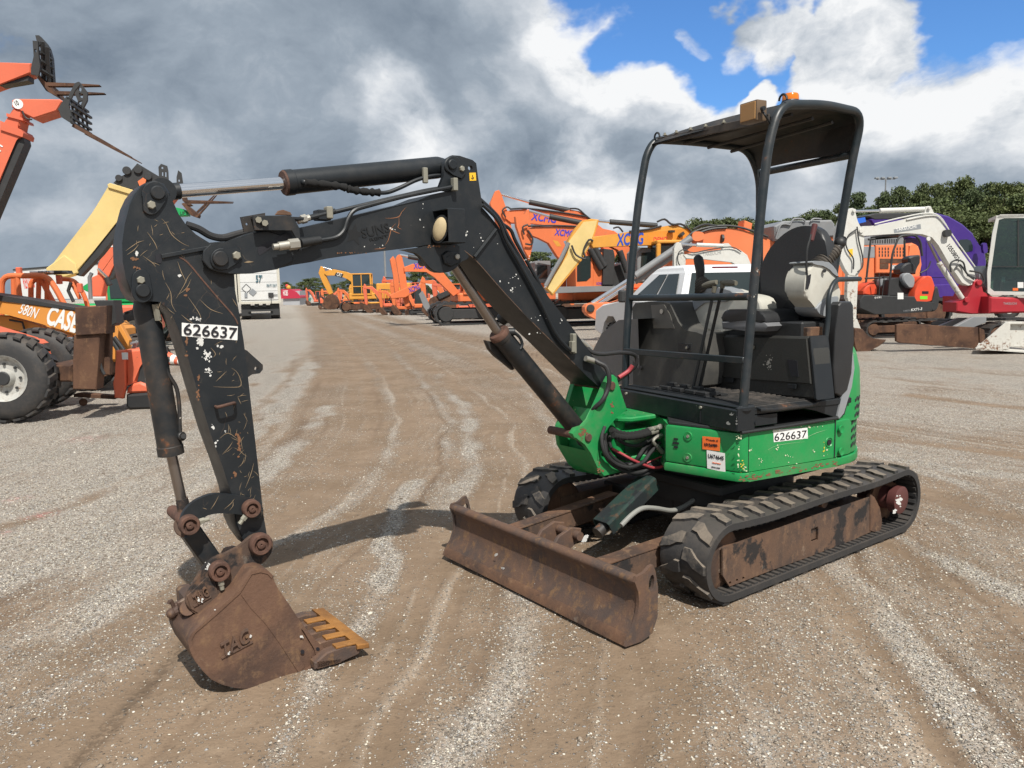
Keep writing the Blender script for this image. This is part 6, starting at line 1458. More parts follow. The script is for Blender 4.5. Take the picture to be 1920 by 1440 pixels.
# second raised boom behind it
TC = bp(-60, 745, 10.0)
tb = thing('telehandler', 'raised orange telehandler boom entering at top left with level forks against the clouds', 'telehandler', TC.P)
bs(tb, 'boom', [(-160, 116), (0, 117), (58, 118), (58, 137), (0, 157), (-160, 215)], TC, 0, .32, ORG2, bev=.02)
bs(tb, 'boom_underside', [(-20, 160), (0, 154), (53, 138), (53, 151), (0, 160)], TC, -.05, .22, DKM)
bs(tb, 'carriage_plate', [(61, 76), (71, 77), (72, 100), (75, 125), (72, 141), (58, 139), (58, 127), (63, 105)], TC, .25, .05, DKM, holes=[[(64, 92), (68, 92), (68, 98), (65, 98)]])
bs(tb, 'carriage_plate', [(66, 66), (73, 66), (86, 80), (92, 90), (97, 108), (100, 150), (100, 160), (92, 173), (86, 170), (74, 152), (66, 141), (72, 139), (82, 148), (88, 152), (86, 120), (80, 96), (70, 82)], TC, -.1, .10, DKM)
m = MB()
for a, b in (((72, 82), (92, 92)), ((74, 98), (96, 112)), ((75, 114), (98, 128)), ((74, 130), (98, 144)), ((80, 78), (82, 150)), ((88, 88), (92, 160))): m.cyl(TC.at(*a, .15), TC.at(*b, -.05), .035, n=6)
m.build('carriage_grid', DKM, tb)
bs(tb, 'fork_heel', [(72, 141), (92, 160), (101, 174), (103, 178), (92, 173), (68, 143)], TC, .05, .5, RSTB)
forks(tb, TC, .25, (90, 159), (188, 161), .01, .05); forks(tb, TC, -.1, (100, 175), (197, 176), .01, .05)
# chassis of both booms stands out of frame to the left: plain body under each boom
Fb = Fr(TC.P + Vector((-2.3, .6, 0)), 8); Fb.part('chassis', ORG2, tb, (-2.2, 1.0, -.9, .9, .55, 1.5), bev=.05)
m = MB(); m.cyl(Fb.p(.2, 0, 1.2), TC.at(-160, 165, -.16), .14, n=12); m.build('boom_lift_cylinder', DKM, tb)

# ---------------------------------------------------------------- yellow-tan loader backhoe behind it
BH = bp(150, 735, 4.0, 12.8)
bh = thing('backhoe_loader', 'yellow-orange backhoe loader with bold white slanted lettering on its loader arm', 'backhoe loader', BH.P)
bs(bh, 'loader_arm', [(-60, 560), (12, 565), (141, 582), (141, 628), (73, 606), (12, 588), (-60, 580)], BH, .3, .16, CASEY, bev=.015)
bs(bh, 'loader_arm', [(-40, 590), (17, 592), (60, 606), (142, 636), (170, 650), (150, 652), (102, 634), (26, 618), (-40, 610)], BH, .1, .16, CASEY, bev=.015)
bs(bh, 'arm_top_plate', [(-40, 548), (2, 554), (60, 563), (140, 576), (141, 583), (60, 571), (12, 566), (-40, 560)], BH, .32, .5, DKM, bev=.01)
text('580N', BH, 34, 586.5, 69, 598, .17, WHITE, bh, .304, shear=.3); text('CASE', BH, 86, 606, 142, 623, .30, WHITE, bh, .304, shear=.1, bold=.04)
bt(bh, 'hydraulic_pipe', [(18, 600), (42, 604), (46, 618)], BH, .15, .018, DKM, 6)
cyl2(bh, BH, .2, (100, 634), (138, 634), .03, .05, (165, 640))
for k, (q, o) in enumerate((([(206, 606), (215, 607), (246, 652), (232, 658), (206, 640)], .1), ([(214, 605), (224, 606), (242, 638), (240, 650)], .3))): bs(bh, 'loader_arm', q, BH, o, .12, CASEY, bev=.01)
for a, b in (((214, 632), (232, 656)), ((208, 636), (224, 660))): m = MB(); m.cyl(BH.at(*a, .24), BH.at(*b, .24), .035, n=10); m.build('hydraulic_cylinder', DKM, bh)
Fh = Fr(BH.P, 4.0); Fh.part('chassis', CASEY, bh, (-1.6, .6, .2, 1.0, .5, 1.1), bev=.05)
tyre(bh, Fh.p(.75, .65, .48), Fh.v, .48, .30, lugs=18); tyre(bh, Fh.p(-1.6, .1, .68), Fh.v, .68, .42, lugs=18, rim=RIMW)
bs(bh, 'loader_bucket', [(176, 628), (190, 600), (204, 610), (206, 700), (196, 706), (180, 702)], BH, -.1, .5, RSTB)
# orange protective frames of a compact machine, with a light bar
RP = bp(110, 700, 3.0, 13.6)
rp = thing('compact_loader', 'low machine with bright orange tube roll frames and a white light bar behind backhoe arm', 'loader', RP.P)
def hoop(par, px, off, r, mat, nm='roll_frame', fr_=.18):
    P = fillet([RP.at(x, y, off) for x, y in px], fr_, 5); m = MB(); m.tube(P, r, 10); return m.build(nm, mat, par)
hoop(rp, [(3, 600), (3, 517), (88, 517), (104, 540), (128, 585)], .35, .048, ORG); hoop(rp, [(46, 600), (37, 556), (33, 520)], .35, .04, ORG)
hoop(rp, [(58, 600), (58, 527), (76, 521), (96, 560), (118, 600)], .1, .044, ORG); hoop(rp, [(72, 560), (73, 524)], .1, .04, ORG); hoop(rp, [(88, 524), (88, 590)], .1, .04, ORG)
hoop(rp, [(108, 523), (140, 524), (162, 560), (168, 600)], -.2, .04, ORG); hoop(rp, [(26, 518), (27, 560)], -.1, .05, ORG); hoop(rp, [(132, 525), (150, 560)], .0, .035, ORG)
bs(rp, 'light_bar', [(54, 508), (95, 507), (95, 512), (54, 513)], RP, .3, .2, WHITE, bev=.02); bs(rp, 'light_bar_base', [(95, 507), (125, 507), (128, 513), (56, 516)], RP, .2, .2, DKM, bev=.02); text('RENTS', RP, 72, 512.2, 93, 511.8, .035, INK, rp, .302)
m = MB()
for x, y in ((36, 510), (111, 524), (150, 540)): m.box(RP.at(x, y, .1), RP.u * .04, RP.n * .04, Z3 * .08, .01)
m.build('beacon', ORG2, rp)
Fp = Fr(RP.P, 3.0); Fp.part('seat', DKM, rp, (-.5, .0, .1, .6, 1.1, 1.5), bev=.05); Fp.part('chassis', CASEY, rp, (-1.3, .9, -.2, 1.0, .45, 1.15), bev=.06)
for u, v in ((-1.0, -.35), (.7, -.35), (-1.0, 1.1), (.7, 1.1)): tyre(rp, Fp.p(u, v, .42), Fp.v, .42, .26, lugs=14)
bt(rp, 'steering_column', [(138, 566), (128, 545), (133, 530)], RP, .1, .03, DKM); bt(rp, 'exhaust_pipe', [(170, 560), (168, 520), (172, 512)], RP, -.1, .035, GRYM)

# ---------------------------------------------------------------- orange pallet truck and fallen cone
PJ = bp(240, 767, 6.0)
pj = thing('pallet_truck', 'small red-orange electric pallet truck with black bumper parked beside the stick cylinder', 'pallet truck', PJ.P)
bs(pj, 'side_panel', [(217, 657), (234, 656), (234, 722), (230, 748), (214, 746), (211, 718), (216, 700), (219, 690)], PJ, .12, .10, ORG2, bev=.02)
bs(pj, 'body', [(234, 656), (266, 654), (272, 662), (274, 680), (258, 686), (256, 716), (246, 720), (236, 724)], PJ, .05, .62, ORG2, bev=.03)
bs(pj, 'front_cover', [(236, 738), (240, 727), (250, 719), (262, 716), (276, 722), (284, 736)], PJ, .06, .62, ORG2, bev=.03)
bs(pj, 'bumper', [(236, 740), (284, 736), (290, 742), (289, 762), (280, 767), (242, 768), (236, 762)], PJ, .08, .66, PLAS, bev=.03)
bs(pj, 'battery_recess', [(257, 687), (275, 682), (282, 700), (276, 716), (258, 716)], PJ, .02, .5, DKM); bs(pj, 'drive_cover', [(262, 714), (280, 708), (286, 722), (280, 730)], PJ, .01, .4, GRYM, bev=.02)
bs(pj, 'sticker', [(228, 661), (240, 661), (240, 674), (229, 674)], PJ, .126, .004, WHITE)
for o in (0, -.42): bs(pj, 'fork', [(137, 739), (150, 737), (214, 742), (214, 749), (150, 745), (138, 745)], PJ, o, .14, RSTB, bev=.01)
m = MB(); m.cyl(PJ.at(156, 754, .0), PJ.at(156, 754, -.12), .055, n=14, bev=.01); m.build('fork_wheel', RSTB, pj); m = MB(); m.cyl(PJ.at(250, 652, -.2), PJ.at(258, 640, -.2), .03, n=8); m.cyl(PJ.at(246, 644, -.1), PJ.at(270, 640, -.35), .022, n=8); m.build('handle', GRYM, pj)
CN = bp(330, 684, 0.0)
cn2 = thing('traffic_cone', 'traffic cone with white stripes lying on its side on the gravel', 'cone', CN.P)
ca, cb_ = CN.at(312, 668, 0), CN.at(350, 676, .1); ca.z = .16; cb_.z = .05; d = cb_ - ca
for t0, t1, mt_ in ((0, .30, ORG2), (.30, .48, WHITE), (.48, .62, ORG2), (.62, .78, WHITE), (.78, 1.0, ORG2)):
    m = MB(); m.cyl(ca + d * t0, ca + d * t1, .16 * (1 - t0) + .03 * t0, .16 * (1 - t1) + .03 * t1, n=18); m.build('cone_body' if mt_ is ORG2 else 'reflective_band', mt_, cn2)
m = MB(); t1_ = d.normalized().orthogonal().normalized(); m.box(ca - d.normalized() * .015, d.normalized() * .015, t1_ * .2, d.normalized().cross(t1_) * .2, .01); m.build('cone_base', PLAS, cn2)

# ---------------------------------------------------------------- tall booms behind the backhoe
YB = bp(150, 640, 14.0, 19.0)
yb = thing('telehandler', 'pale yellow telescopic boom rising to a black head above the orange roll frames', 'telehandler', YB.P)
bs(yb, 'boom', [(205, 345), (224, 348), (256, 362), (241, 388), (219, 416), (176, 470), (146, 507), (130, 513), (90, 506), (111, 479), (172, 400)], YB, 0, .42, PYEL, bev=.02)
bs(yb, 'boom_underside', [(262, 362), (257, 384), (230, 425), (190, 476), (150, 518), (142, 515), (176, 472), (220, 417), (243, 390), (255, 366)], YB, -.04, .34, DKM)
bs(yb, 'boom_collar', [(201, 346), (206, 343), (259, 359), (262, 364), (256, 368), (203, 352)], YB, .05, .52, PYEL, bev=.01)
bs(yb, 'boom_base', [(86, 503), (120, 478), (142, 495), (146, 512), (120, 520), (88, 512)], YB, .04, .5, PYEL, bev=.02)
bs(yb, 'boom_head', [(212, 343), (222, 332), (246, 322), (257, 306), (302, 333), (340, 352), (344, 366), (318, 370), (262, 358), (230, 350)], YB, -.02, .36, DKM, bev=.02)
for x, y, r in ((238, 320, .10), (223, 334, .08), (259, 318, .10), (278, 331, .09)): m = MB(); cc = YB.at(x, y, .0); m.cyl(cc, cc + YB.n * .04, r, n=18, bev=.01); m.build('roller', DKM, yb)
bs(yb, 'warning_flag', [(258, 340), (268, 333), (274, 337), (270, 352), (262, 350)], YB, .03, .06, ORGP)
bs(yb, 'carriage_plate', [(297, 313), (302, 307), (313, 311), (315, 320), (316, 341), (309, 338), (298, 333)], YB, .1, .06, DKM, holes=[[(302, 312), (306, 313), (306, 317), (302, 316)], [(303, 322), (306, 323), (306, 330), (303, 329)], [(309, 322), (312, 323), (312, 332), (309, 331)]])
Fy = Fr(YB.P + Vector((-1.4, .4, 0)), 14); Fy.part('chassis', PYEL, yb, (-2.2, 1.6, -1.0, 1.0, .6, 1.3), bev=.06)
for u, v in ((-1.6, -1.0), (1.2, -1.0), (-1.6, 1.0), (1.2, 1.0)): tyre(yb, Fy.p(u, v, .62), Fy.v, .62, .4, lugs=18, rim=PYEL)
RB = bp(200, 640, 14.0, 22.0)
rb = thing('telehandler', 'red-orange telehandler boom with white slanted lettering between yellow boom and black stick', 'telehandler', RB.P)
bs(rb, 'boom', [(332, 345), (345, 352), (300, 410), (262, 402), (240, 440), (204, 520), (176, 527), (170, 548), (184, 520), (183, 496), (214, 420), (240, 372)], RB, 0, .4, ORG2, bev=.02)
bs(rb, 'boom_underside', [(262, 405), (245, 442), (212, 522), (204, 524), (236, 446), (254, 404)], RB, -.04, .3, DKM)
text('SUNSTATE EQUIPMENT', RB, 210, 464, 262, 340, .34, WHITE, rb, .006, shear=.2)
cyl2(rb, RB, .1, (184, 504), (200, 520), .05, .08, (206, 535)); bs(rb, 'boom_foot', [(172, 520), (190, 512), (196, 530), (190, 556), (172, 556)], RB, .05, .5, ORG2, bev=.02)
bs(rb, 'carriage_plate', [(331, 332), (334, 319), (340, 324), (344, 350), (338, 352), (331, 347)], RB, .1, .06, DKM, holes=[[(334, 336), (337, 337), (337, 341), (334, 340)]])
bs(rb, 'fork_arm', [(336, 350), (344, 352), (350, 376), (360, 384), (352, 386), (342, 376)], RB, .05, .3, RSTB); forks(rb, RB, .2, (346, 377), (438, 379), .01, .05); forks(rb, RB, -.6, (348, 380), (437, 381), .01, .05)
Fr2 = Fr(RB.P + Vector((-.6, .4, 0)), 14); Fr2.part('chassis', ORG2, rb, (-2.4, 1.8, -1.0, 1.0, .6, 1.35), bev=.06)
for u, v in ((-1.6, -1.0), (1.4, -1.0)): tyre(rb, Fr2.p(u, v, .62), Fr2.v, .62, .4, lugs=18)
LB2 = bp(240, 640, 10.0, 25.0)
gb = thing('telehandler', 'green telehandler boom end with crossed rusty forks just behind the arm cylinder rod', 'telehandler', LB2.P)
bs(gb, 'boom', [(150, 540), (222, 494), (326, 388), (340, 391), (352, 395), (352, 404), (336, 405), (330, 402), (240, 500), (180, 556)], LB2, 0, .4, plain('bright_boom_green', (.01, .32, .09), .45), bev=.02)
text('LIFT', LB2, 338, 402.5, 352, 402.5, .10, INK, gb, .004); bs(gb, 'fork_arm', [(340, 382), (345, 380), (372, 402), (370, 408), (358, 404)], LB2, .1, .4, RSTB)
forks(gb, LB2, .2, (369, 407), (406, 366), .01, .05); forks(gb, LB2, -.3, (364, 404), (402, 366), .01, .05)
Fg = Fr(LB2.P + Vector((0, .4, 0)), 10); Fg.part('chassis', MATS['bright_boom_green'], gb, (-2.6, 1.0, -1.0, 1.0, .6, 1.4), bev=.06); Fg.part('cab', MATS['bright_boom_green'], gb, (-.4, .6, -1.0, -.2, 1.4, 2.35), bev=.05); Fg.part('window', GLS, gb, (-.3, .5, -1.02, -1.0, 1.55, 2.25))
for u in (-2.0, .5): tyre(gb, Fg.p(u, -1.0, .6), Fg.v, .6, .4, lugs=16)
# small orange-framed backhoe seen past the bucket cylinder
SBH = bp(240, 641, 5.0)
sb = thing('backhoe_loader', 'small yellow backhoe with orange cab frame and black tyres beside the bucket cylinder', 'backhoe loader', SBH.P)
m = MB(); m.tube(fillet([SBH.at(x, y, 0) for x, y in ((201, 570), (201, 527), (233, 527), (240, 560), (240, 575))], .15, 4), .05, 8); m.build('roll_frame', ORG2, sb)
bs(sb, 'roof', [(194, 522), (200, 524), (234, 524), (238, 528), (196, 528)], SBH, .1, 1.0, DKM, bev=.02); bs(sb, 'windscreen', [(204, 532), (232, 532), (236, 560), (206, 562)], SBH, -.3, .02, GLS)
bs(sb, 'loader_arm', [(210, 565), (222, 556), (262, 592), (258, 604), (240, 592)], SBH, .2, .15, CASEY, bev=.01); bs(sb, 'boom_post', [(236, 556), (250, 558), (251, 590), (238, 588)], SBH, .1, .3, CASEY, bev=.01); bs(sb, 'hood', [(206, 562), (240, 560), (250, 600), (210, 604)], SBH, -.1, .9, CASEY, bev=.03)
Fs = Fr(SBH.P, 5)
for x, R, dv in ((236, .62, .2), (300, .5, .25), (318, .5, 1.6)):
    q = SBH.at(x, 610, 0); tyre(sb, Fs.P + Fs.u * (q - SBH.P).dot(Fs.u) + Fs.v * dv + Z3 * R, Fs.v, R, .36, lugs=18)
Fs.part('chassis', CASEY, sb, (-.5, 2.2, .4, 1.4, .5, .9), bev=.05); bs(sb, 'loader_bucket', [(310, 640), (318, 620), (345, 612), (352, 622), (335, 634)], SBH, .1, 1.6, RSTB, bev=.02)

# ---------------------------------------------------------------- white trailers
TS = bp(120, 640, 6.0, 42.0)
ts = thing('semi_trailer', 'long white semi trailer seen side-on behind the raised booms at far left', 'trailer', TS.P)
bs(ts, 'box', [(26, 506), (232, 489), (300, 484), (300, 560), (26, 562)], TS, 0, 2.5, TRWH, bev=.03); bs(ts, 'top_rail', [(24, 504.5), (300, 482.5), (300, 485.5), (24, 507.5)], TS, .05, 2.6, DKM)
text('RENTALS', TS, 46, 541, 66, 538, .7, REDL, ts, .012, shear=.2); Ft = Fr(TS.P, 6)
for u in (-2.0, -.8): tyre(ts, Ft.p(u, .4, .5), Ft.v, .5, .5, lugs=10)
Ft.part('landing_gear', DKM, ts, (2.5, 2.7, .6, .8, 0, 1.2), (2.5, 2.7, 1.8, 2.0, 0, 1.2))
TRL = bp(487, 599, 17.5)
tl_ = thing('semi_trailer', "white box trailer marked 57' with closed rear door facing the viewer", 'trailer', TRL.P)
Fq = Fr(TRL.P, 17.5)
def tq(x, y): p = TRL.at(x, y); return ((p - TRL.P).dot(Fq.u), p.z)
ua, ub = tq(448, 560)[0], tq(526, 560)[0]; zt_, zb_ = 4.05, tq(490, 568)[1]
Fq.part('box', TRWH, tl_, (ua, ub, .05, 15.5, zb_, zt_), bev=.03)
Fq.part('door_frame', paint('cream_frame', (.60, .58, .50), .5, dirt=.3), tl_, (ua - .02, ua + .12, -.02, .06, zb_, zt_), (ub - .14, ub + .02, -.02, .06, zb_, zt_), (ua, ub, -.015, .06, zb_ - .05, zb_ + .10), (ua, ub, -.015, .06, zt_ - .15, zt_ + .02))
m = MB()
for k in range(5):
    z = zb_ + .2 + k * .55; Fq.box(m, ua + .13, ub - .15, .0, .05, z, z + .53)
m.build('roller_door', TRWH, tl_)
text("57'", TRL, 480, 529, 492, 529, .42, plain('teal_lettering', (.03, .10, .13), .6), tl_, .055, bold=.03); text('0671367', TRL, 500, 537.5, 519, 537.5, .17, MATS['teal_lettering'], tl_, .055)
for x, y, r, mt_ in ((462, 541, .28, INK), (474, 548, .24, LGREY)):
    m = MB(); c = TRL.at(x, y, .03); 
    if mt_ is INK:
        for i in range(4): a = c + Fq.u * r * cos(i * pi / 2) + Z3 * r * sin(i * pi / 2); b = c + Fq.u * r * cos((i + 1) * pi / 2) + Z3 * r * sin((i + 1) * pi / 2); m.cyl(a, b, .012, n=4)
    else: m.prism([c + Fq.u * r * cos(i * pi / 2) + Z3 * r * sin(i * pi / 2) for i in range(4)], TRL.n * .01)
    m.build('placard', mt_, tl_)
bs(tl_, 'placard', [(458.5, 549), (464, 549), (464, 558), (458.5, 558)], TRL, .05, .02, LGREY)
m = MB(); c = TRL.at(508, 553, .06); m.box(c, Fq.u * .16, TRL.n * .03, Z3 * .14, .02); m.cyl(c - Z3 * .5, c + Z3 * .1, .02, n=6); m.cyl(c, c + Fq.u * .4, .02, n=6); m.build('door_lock', DKM, tl_)
for v in (.9, 2.2):
    for u in (ua + .35, ub - .35): tyre(tl_, Fq.p(u, v, .5), Fq.u, .5, .55, lugs=10)
Fq.part('axle_frame', DKM, tl_, (ua + .5, ub - .5, .5, 3, .55, .85), (ua + .9, ua + 1.1, .1, 8, .8, zb_), (ub - 1.1, ub - .9, .1, 8, .8, zb_), (ua + .5, ub - .5, .12, .2, .5, .62)); Fq.part('mud_flap', DKM, tl_, (ua + .1, ua + .65, .25, .28, .25, zb_), (ub - .65, ub - .1, .25, .28, .25, zb_))
T2 = bp(437, 598, 17.5); t2 = thing('semi_trailer', 'white trailer parked alongside, partly hidden by the black stick, left of the 57 trailer', 'trailer', T2.P)
Fq2 = Fr(T2.P, 17.5); Fq2.part('box', TRWH, t2, (-3.0, .32, .05, 13, zb_, 4.05), bev=.03); Fq2.part('door_frame', MATS['cream_frame'], t2, (.2, .36, -.02, .06, zb_, 4.05), (-3.0, .2, -.015, .06, zb_ - .05, zb_ + .1)); Fq2.part('bumper', CASEY, t2, (-.9, .0, .1, .25, .55, .75), (.05, .3, .1, .25, .55, .75))
for u in (-2.6, -.1): tyre(t2, Fq2.p(u, .9, .5), Fq2.u, .5, .5, lugs=10)

# ---------------------------------------------------------------- far end of the yard
RC = bp(545, 572, 2.0); fs_ = onz(545, 572).y
rc = thing('red_shed', 'small red and white curved-roof shed at the far end beside the trailer', 'shed', RC.P)
bs(rc, 'wall', [(531, 566), (531, 548), (562, 545), (562, 572), (531, 572)], RC, 0, 4, plain('shed_grey', (.35, .36, .38), .6)); bs(rc, 'roof', [(527, 560), (527, 542), (545, 542), (556, 548), (563, 556), (563, 559), (531, 560)], RC, .3, 5, plain('shed_red', (.42, .02, .05), .5)); text('HOBS', RC, 531, 554, 540, 554, .7, WHITE, rc, .35)
CT = bp(551, 568, 0.0); ct = thing('shipping_container', 'dark blue shipping container standing on end beyond the red shed', 'container', CT.P); bs(ct, 'container_body', [(550, 544), (563, 544), (563, 570), (550, 570)], CT, -6, 6, plain('container_blue', (.03, .05, .12), .6)); bs(ct, 'corner_post', [(550, 543.5), (551.2, 543.5), (551.2, 570), (550, 570)], CT, -5.9, .2, plain('container_blue', (.03, .05, .12), .6))
HP = bp(545, 570, 0); bl2 = thing('inflatable_marker', 'tiny red and yellow balloon marker on a pole above the red shed', 'marker', HP.P); m = MB(); m.cyl(HP.at(541, 570), HP.at(541, 542), .05, n=6); m.build('pole', DKM, bl2); m = MB(); m.ball(HP.at(541, 539), .35, 2); m.build('balloon', CYEL, bl2); m = MB(); m.ball(HP.at(538, 536), .25, 2); m.build('balloon', REDL, bl2)

CA = bp(690, 585, 4.0)
ce = thing('excavator', 'golden yellow excavator with black logo patch on its arched boom, beyond the orange row', 'excavator', CA.P)
bs(ce, 'stick', [(597, 512), (601, 499), (605, 500), (609, 508), (611, 517), (624, 550), (617, 553), (605, 530)], CA, .0, .5, CYEL, bev=.02)
bs(ce, 'boom', [(608, 513), (611, 508), (626, 505), (650, 510), (665, 516), (676, 525), (683, 537), (684, 546), (672, 546), (664, 532), (652, 523), (640, 518), (626, 516), (612, 517)], CA, .1, .5, CYEL, bev=.02)
bs(ce, 'logo_patch', [(630, 511), (644, 514), (641, 521), (627, 517)], CA, .12, .02, INK); text('CAT', CA, 631, 517, 640, 519, .28, WHITE, ce, .13); cyl2(ce, CA, -.1, (602, 500), (622, 506), .06, .10, (650, 510))
FC = Fr(CA.at(695, 560) * 1.0, 4); FC.P.z = 0
cab(ce, FC, -1.2, .2, -1.4, -.4, 1.4, 2.9, CYEL); FC.part('house', CYEL, ce, (-1.5, 3.0, -1.4, 1.3, 1.0, 1.5), (.6, 3.2, -1.4, 1.3, 1.5, 2.2), bev=.06)
bg_track(ce, Fr(FC.P, 4), 4.4, .9, -1.5, -.9); bg_track(ce, Fr(FC.P, 4), 4.4, .9, .9, 1.5)
bs(ce, 'bucket', smooth2([(606, 566), (615, 552), (628, 556), (634, 574), (624, 580), (610, 578)], 2), CA, .2, 1.2, RSTB)

def compact(x, y, hpx, ang, kind, mat, label, cat='excavator', flip=1, group=None, cabm=None):
    """a small or mid-size excavator standing at pixel x,y and hpx pixels tall to its cab roof, boom folded in front"""
    P = onz(x, y); s = hpx / FPX * P.y / 2.55; F = Fr(P, ang); t = thing('excavator' if cat == 'excavator' else 'loader', label, cat, P, group)
    q = lambda *a: tuple(v * s for v in a)
    bg_track(t, F, 2.3 * s, .5 * s, -1.0 * s, -.62 * s, None, DKM, shoes=20); bg_track(t, F, 2.3 * s, .5 * s, 1.0 * s, .62 * s, None, DKM, shoes=20)
    F.part('house', mat, t, q(-1.2, .7, -.85, .85, .62, 1.0), q(-1.25, -.3, -.85, .85, 1.0, 1.5), bev=.08 * s)
    cab(t, F, -.15 * s, .75 * s, -.8 * s, .1 * s, 1.0 * s, 2.45 * s, cabm or mat, t=.05 * s, glz=GLS if kind != 'open' else None) if kind != 'open' else F.part('canopy', mat, t, q(-.7, .7, -.75, .6, 2.38, 2.46), q(-.7, -.62, -.75, -.68, 1.0, 2.4), q(.62, .7, -.75, -.68, 1.0, 2.4), q(-.7, -.62, .52, .6, 1.0, 2.4), q(.62, .7, .52, .6, 1.0, 2.4))
    if kind == 'open': F.part('seat', DKM, t, q(-.3, .2, -.4, .1, 1.0, 1.3), q(-.4, -.25, -.4, .1, 1.2, 1.8), bev=.03 * s)
    F.prof('boom', mat, t, [(u * s, z * s) for u, z in ((.7, .8), (.95, .75), (1.5, 1.9), (2.1, 2.55), (2.9, 2.65), (2.95, 2.8), (2.0, 2.85), (1.25, 2.2))], .12 * s, .34 * s, .02 * s)
    F.prof('stick', mat, t, [(u * s, z * s) for u, z in ((2.65, 3.0), (2.85, 3.15), (3.05, 2.7), (2.85, 1.0), (2.65, .8), (2.55, 1.0), (2.62, 2.4))], .14 * s, .32 * s, .02 * s)
    m = MB(); m.cyl(F.p(.9 * s, .23 * s, .65 * s), F.p(1.75 * s, .23 * s, 2.0 * s), .06 * s, n=8); m.cyl(F.p(1.6 * s, .23 * s, 2.95 * s), F.p(2.7 * s, .23 * s, 3.05 * s), .05 * s, n=8); m.build('hydraulic_cylinder', DKM, t)
    F.prof('bucket', RSTB, t, [(u * s, z * s) for u, z in ((2.7, .95), (2.9, .9), (2.95, .45), (2.6, .05), (2.1, .02), (2.05, .12), (2.35, .5))], -.08 * s, .54 * s, .02 * s)
    F.prof('blade', RSTB, t, [(u * s, z * s) for u, z in ((1.4, .03), (1.5, .03), (1.52, .42), (1.42, .42))], -.95 * s, .95 * s)
    return t
compact(600, 573, 27, 150, 'cab', ORG2, 'small red-orange machine with cab, farthest left of the orange row', group=None)
compact(573, 570, 20, 200, 'cab', plain('teal_paint', (.05, .22, .18), .5), 'small teal and white machine between the blue container and orange row')
compact(640, 578, 30, 190, 'open', ORG, 'orange canopy excavator with bucket down, under the yellow excavator boom')
compact(672, 580, 33, 170, 'cab', ORG, 'orange cab excavator with low rounded hood, right of the yellow boom')
compact(705, 582, 40, 185, 'cab', CYEL, 'grey-cab yellow excavator standing behind the tall pole', cabm=GRYM)
compact(735, 586, 44, 175, 'open', ORG2, 'orange excavator with folded arm and rusty bucket left of violet-lettered booms')
compact(795, 590, 52, 172, 'cab', ORG, 'orange excavator with dark cab under the black boom, its bucket on the gravel', cabm=DKM)
compact(880, 596, 58, 168, 'cab', ORG2, 'red-orange excavator half hidden behind the lower boom and its cylinder', cabm=GRYM)
compact(655, 566, 20, 10, 'cab', CYEL, 'tiny yellow cab machine showing above the orange excavators')
compact(845, 584, 50, 160, 'cab', WHT, 'pale excavator cab glimpsed between the boom cylinder and orange stick')
for a in ((612, 575, 26, 20, 'open', ORG2, 'low orange loader frame just right of the yellow excavator stick, far away'), (622, 580, 22, 165, 'cab', DKM, 'dark excavator bulk below the yellow boom, left of the orange canopy machine'),
          (690, 578, 30, 160, 'open', ORG2, 'orange excavator standing behind the low rounded orange hood'), (720, 580, 38, 178, 'cab', ORG, 'orange cab excavator left of the pale slender pole'), (758, 590, 40, 170, 'open', ORG, 'orange machine with short folded boom at the foot of the upright sticks'),
          (778, 582, 52, 165, 'cab', ORG2, 'red-orange excavator cab between the upright sticks and rusty bucket'), (862, 592, 60, 175, 'cab', ORG, 'orange excavator directly behind the boom cylinder rod'), (905, 598, 50, 165, 'open', ORG2, 'orange machine behind the lower black boom near the yellow stick')): compact(*a)
def big_arm(label, base, ang, dist, stick, boom, mat, th=.4, lett=None, lmat=PURL, rod=None, rr=(.06, .11), body=True, bhead=0, pipes=(), extra=None, shoes=30):
    pl = bp(base[0], base[1], ang, dist); t = thing('excavator', label, 'excavator', pl.P)
    bs(t, 'stick', stick, pl, .0, th * .8, mat, bev=.02); bs(t, 'boom', boom, pl, .08, th, mat, bev=.02)
    if lett: text(lett[0], pl, *lett[1:5], lett[5], lmat, t, .09, shear=.2, bold=.035)
    if rod: cyl2(t, pl, -.12, rod[0], rod[1], rr[0], rr[1], rod[2])
    for px in pipes: bt(t, 'hydraulic_pipe', px, pl, .12, .035, DKM, 6, 3)
    if body:
        F = Fr(pl.at(*base) * 1.0, ang); F.P = Vector((F.P.x, F.P.y, 0)) + F.v * .3; s = 1.0
        F.part('house', mat, t, (-1.2, 3.4, -.9, 1.9, 1.0, 1.45), (.9, 3.4, -.3, 1.9, 1.45, 2.4), bev=.08); cab(t, F, -.9, .5, -.9, .0, 1.45, 3.0, mat, t=.07)
        bg_track(t, F, 4.6, 1.0, -1.1, -.5, DKM, DKM, shoes=shoes); bg_track(t, F, 4.6, 1.0, 1.5, 2.1, DKM, DKM, shoes=shoes)
    return t, pl
t, pl = big_arm('orange excavator with upright stick and violet lettering behind the rusty bucket', (905, 592), 12, 36,
    [(742, 484), (746, 478), (750, 477), (754, 482), (759, 504), (769, 574), (760, 576), (752, 545), (747, 513)], [(757, 501), (773, 495), (797, 492), (822, 500), (862, 548), (850, 556), (815, 520), (800, 509), (773, 509), (758, 510)], ORG, lett=('XCMG', 776, 504, 806, 502, .26), rod=((750, 478), (765, 481), (800, 487)), body=True)
bs(t, 'stick', [(731, 487), (737, 480), (744, 490), (748, 520), (748, 562), (741, 560), (737, 515)], pl, -1.6, .3, ORG, bev=.02)
bs(t, 'lower_arm', [(768, 536), (790, 532), (790, 540), (760, 558), (734, 560), (730, 554)], pl, .3, .3, ORG, bev=.02); text('XCMG', pl, 768, 549, 788, 541, .22, PURL, t, .32, shear=.2)
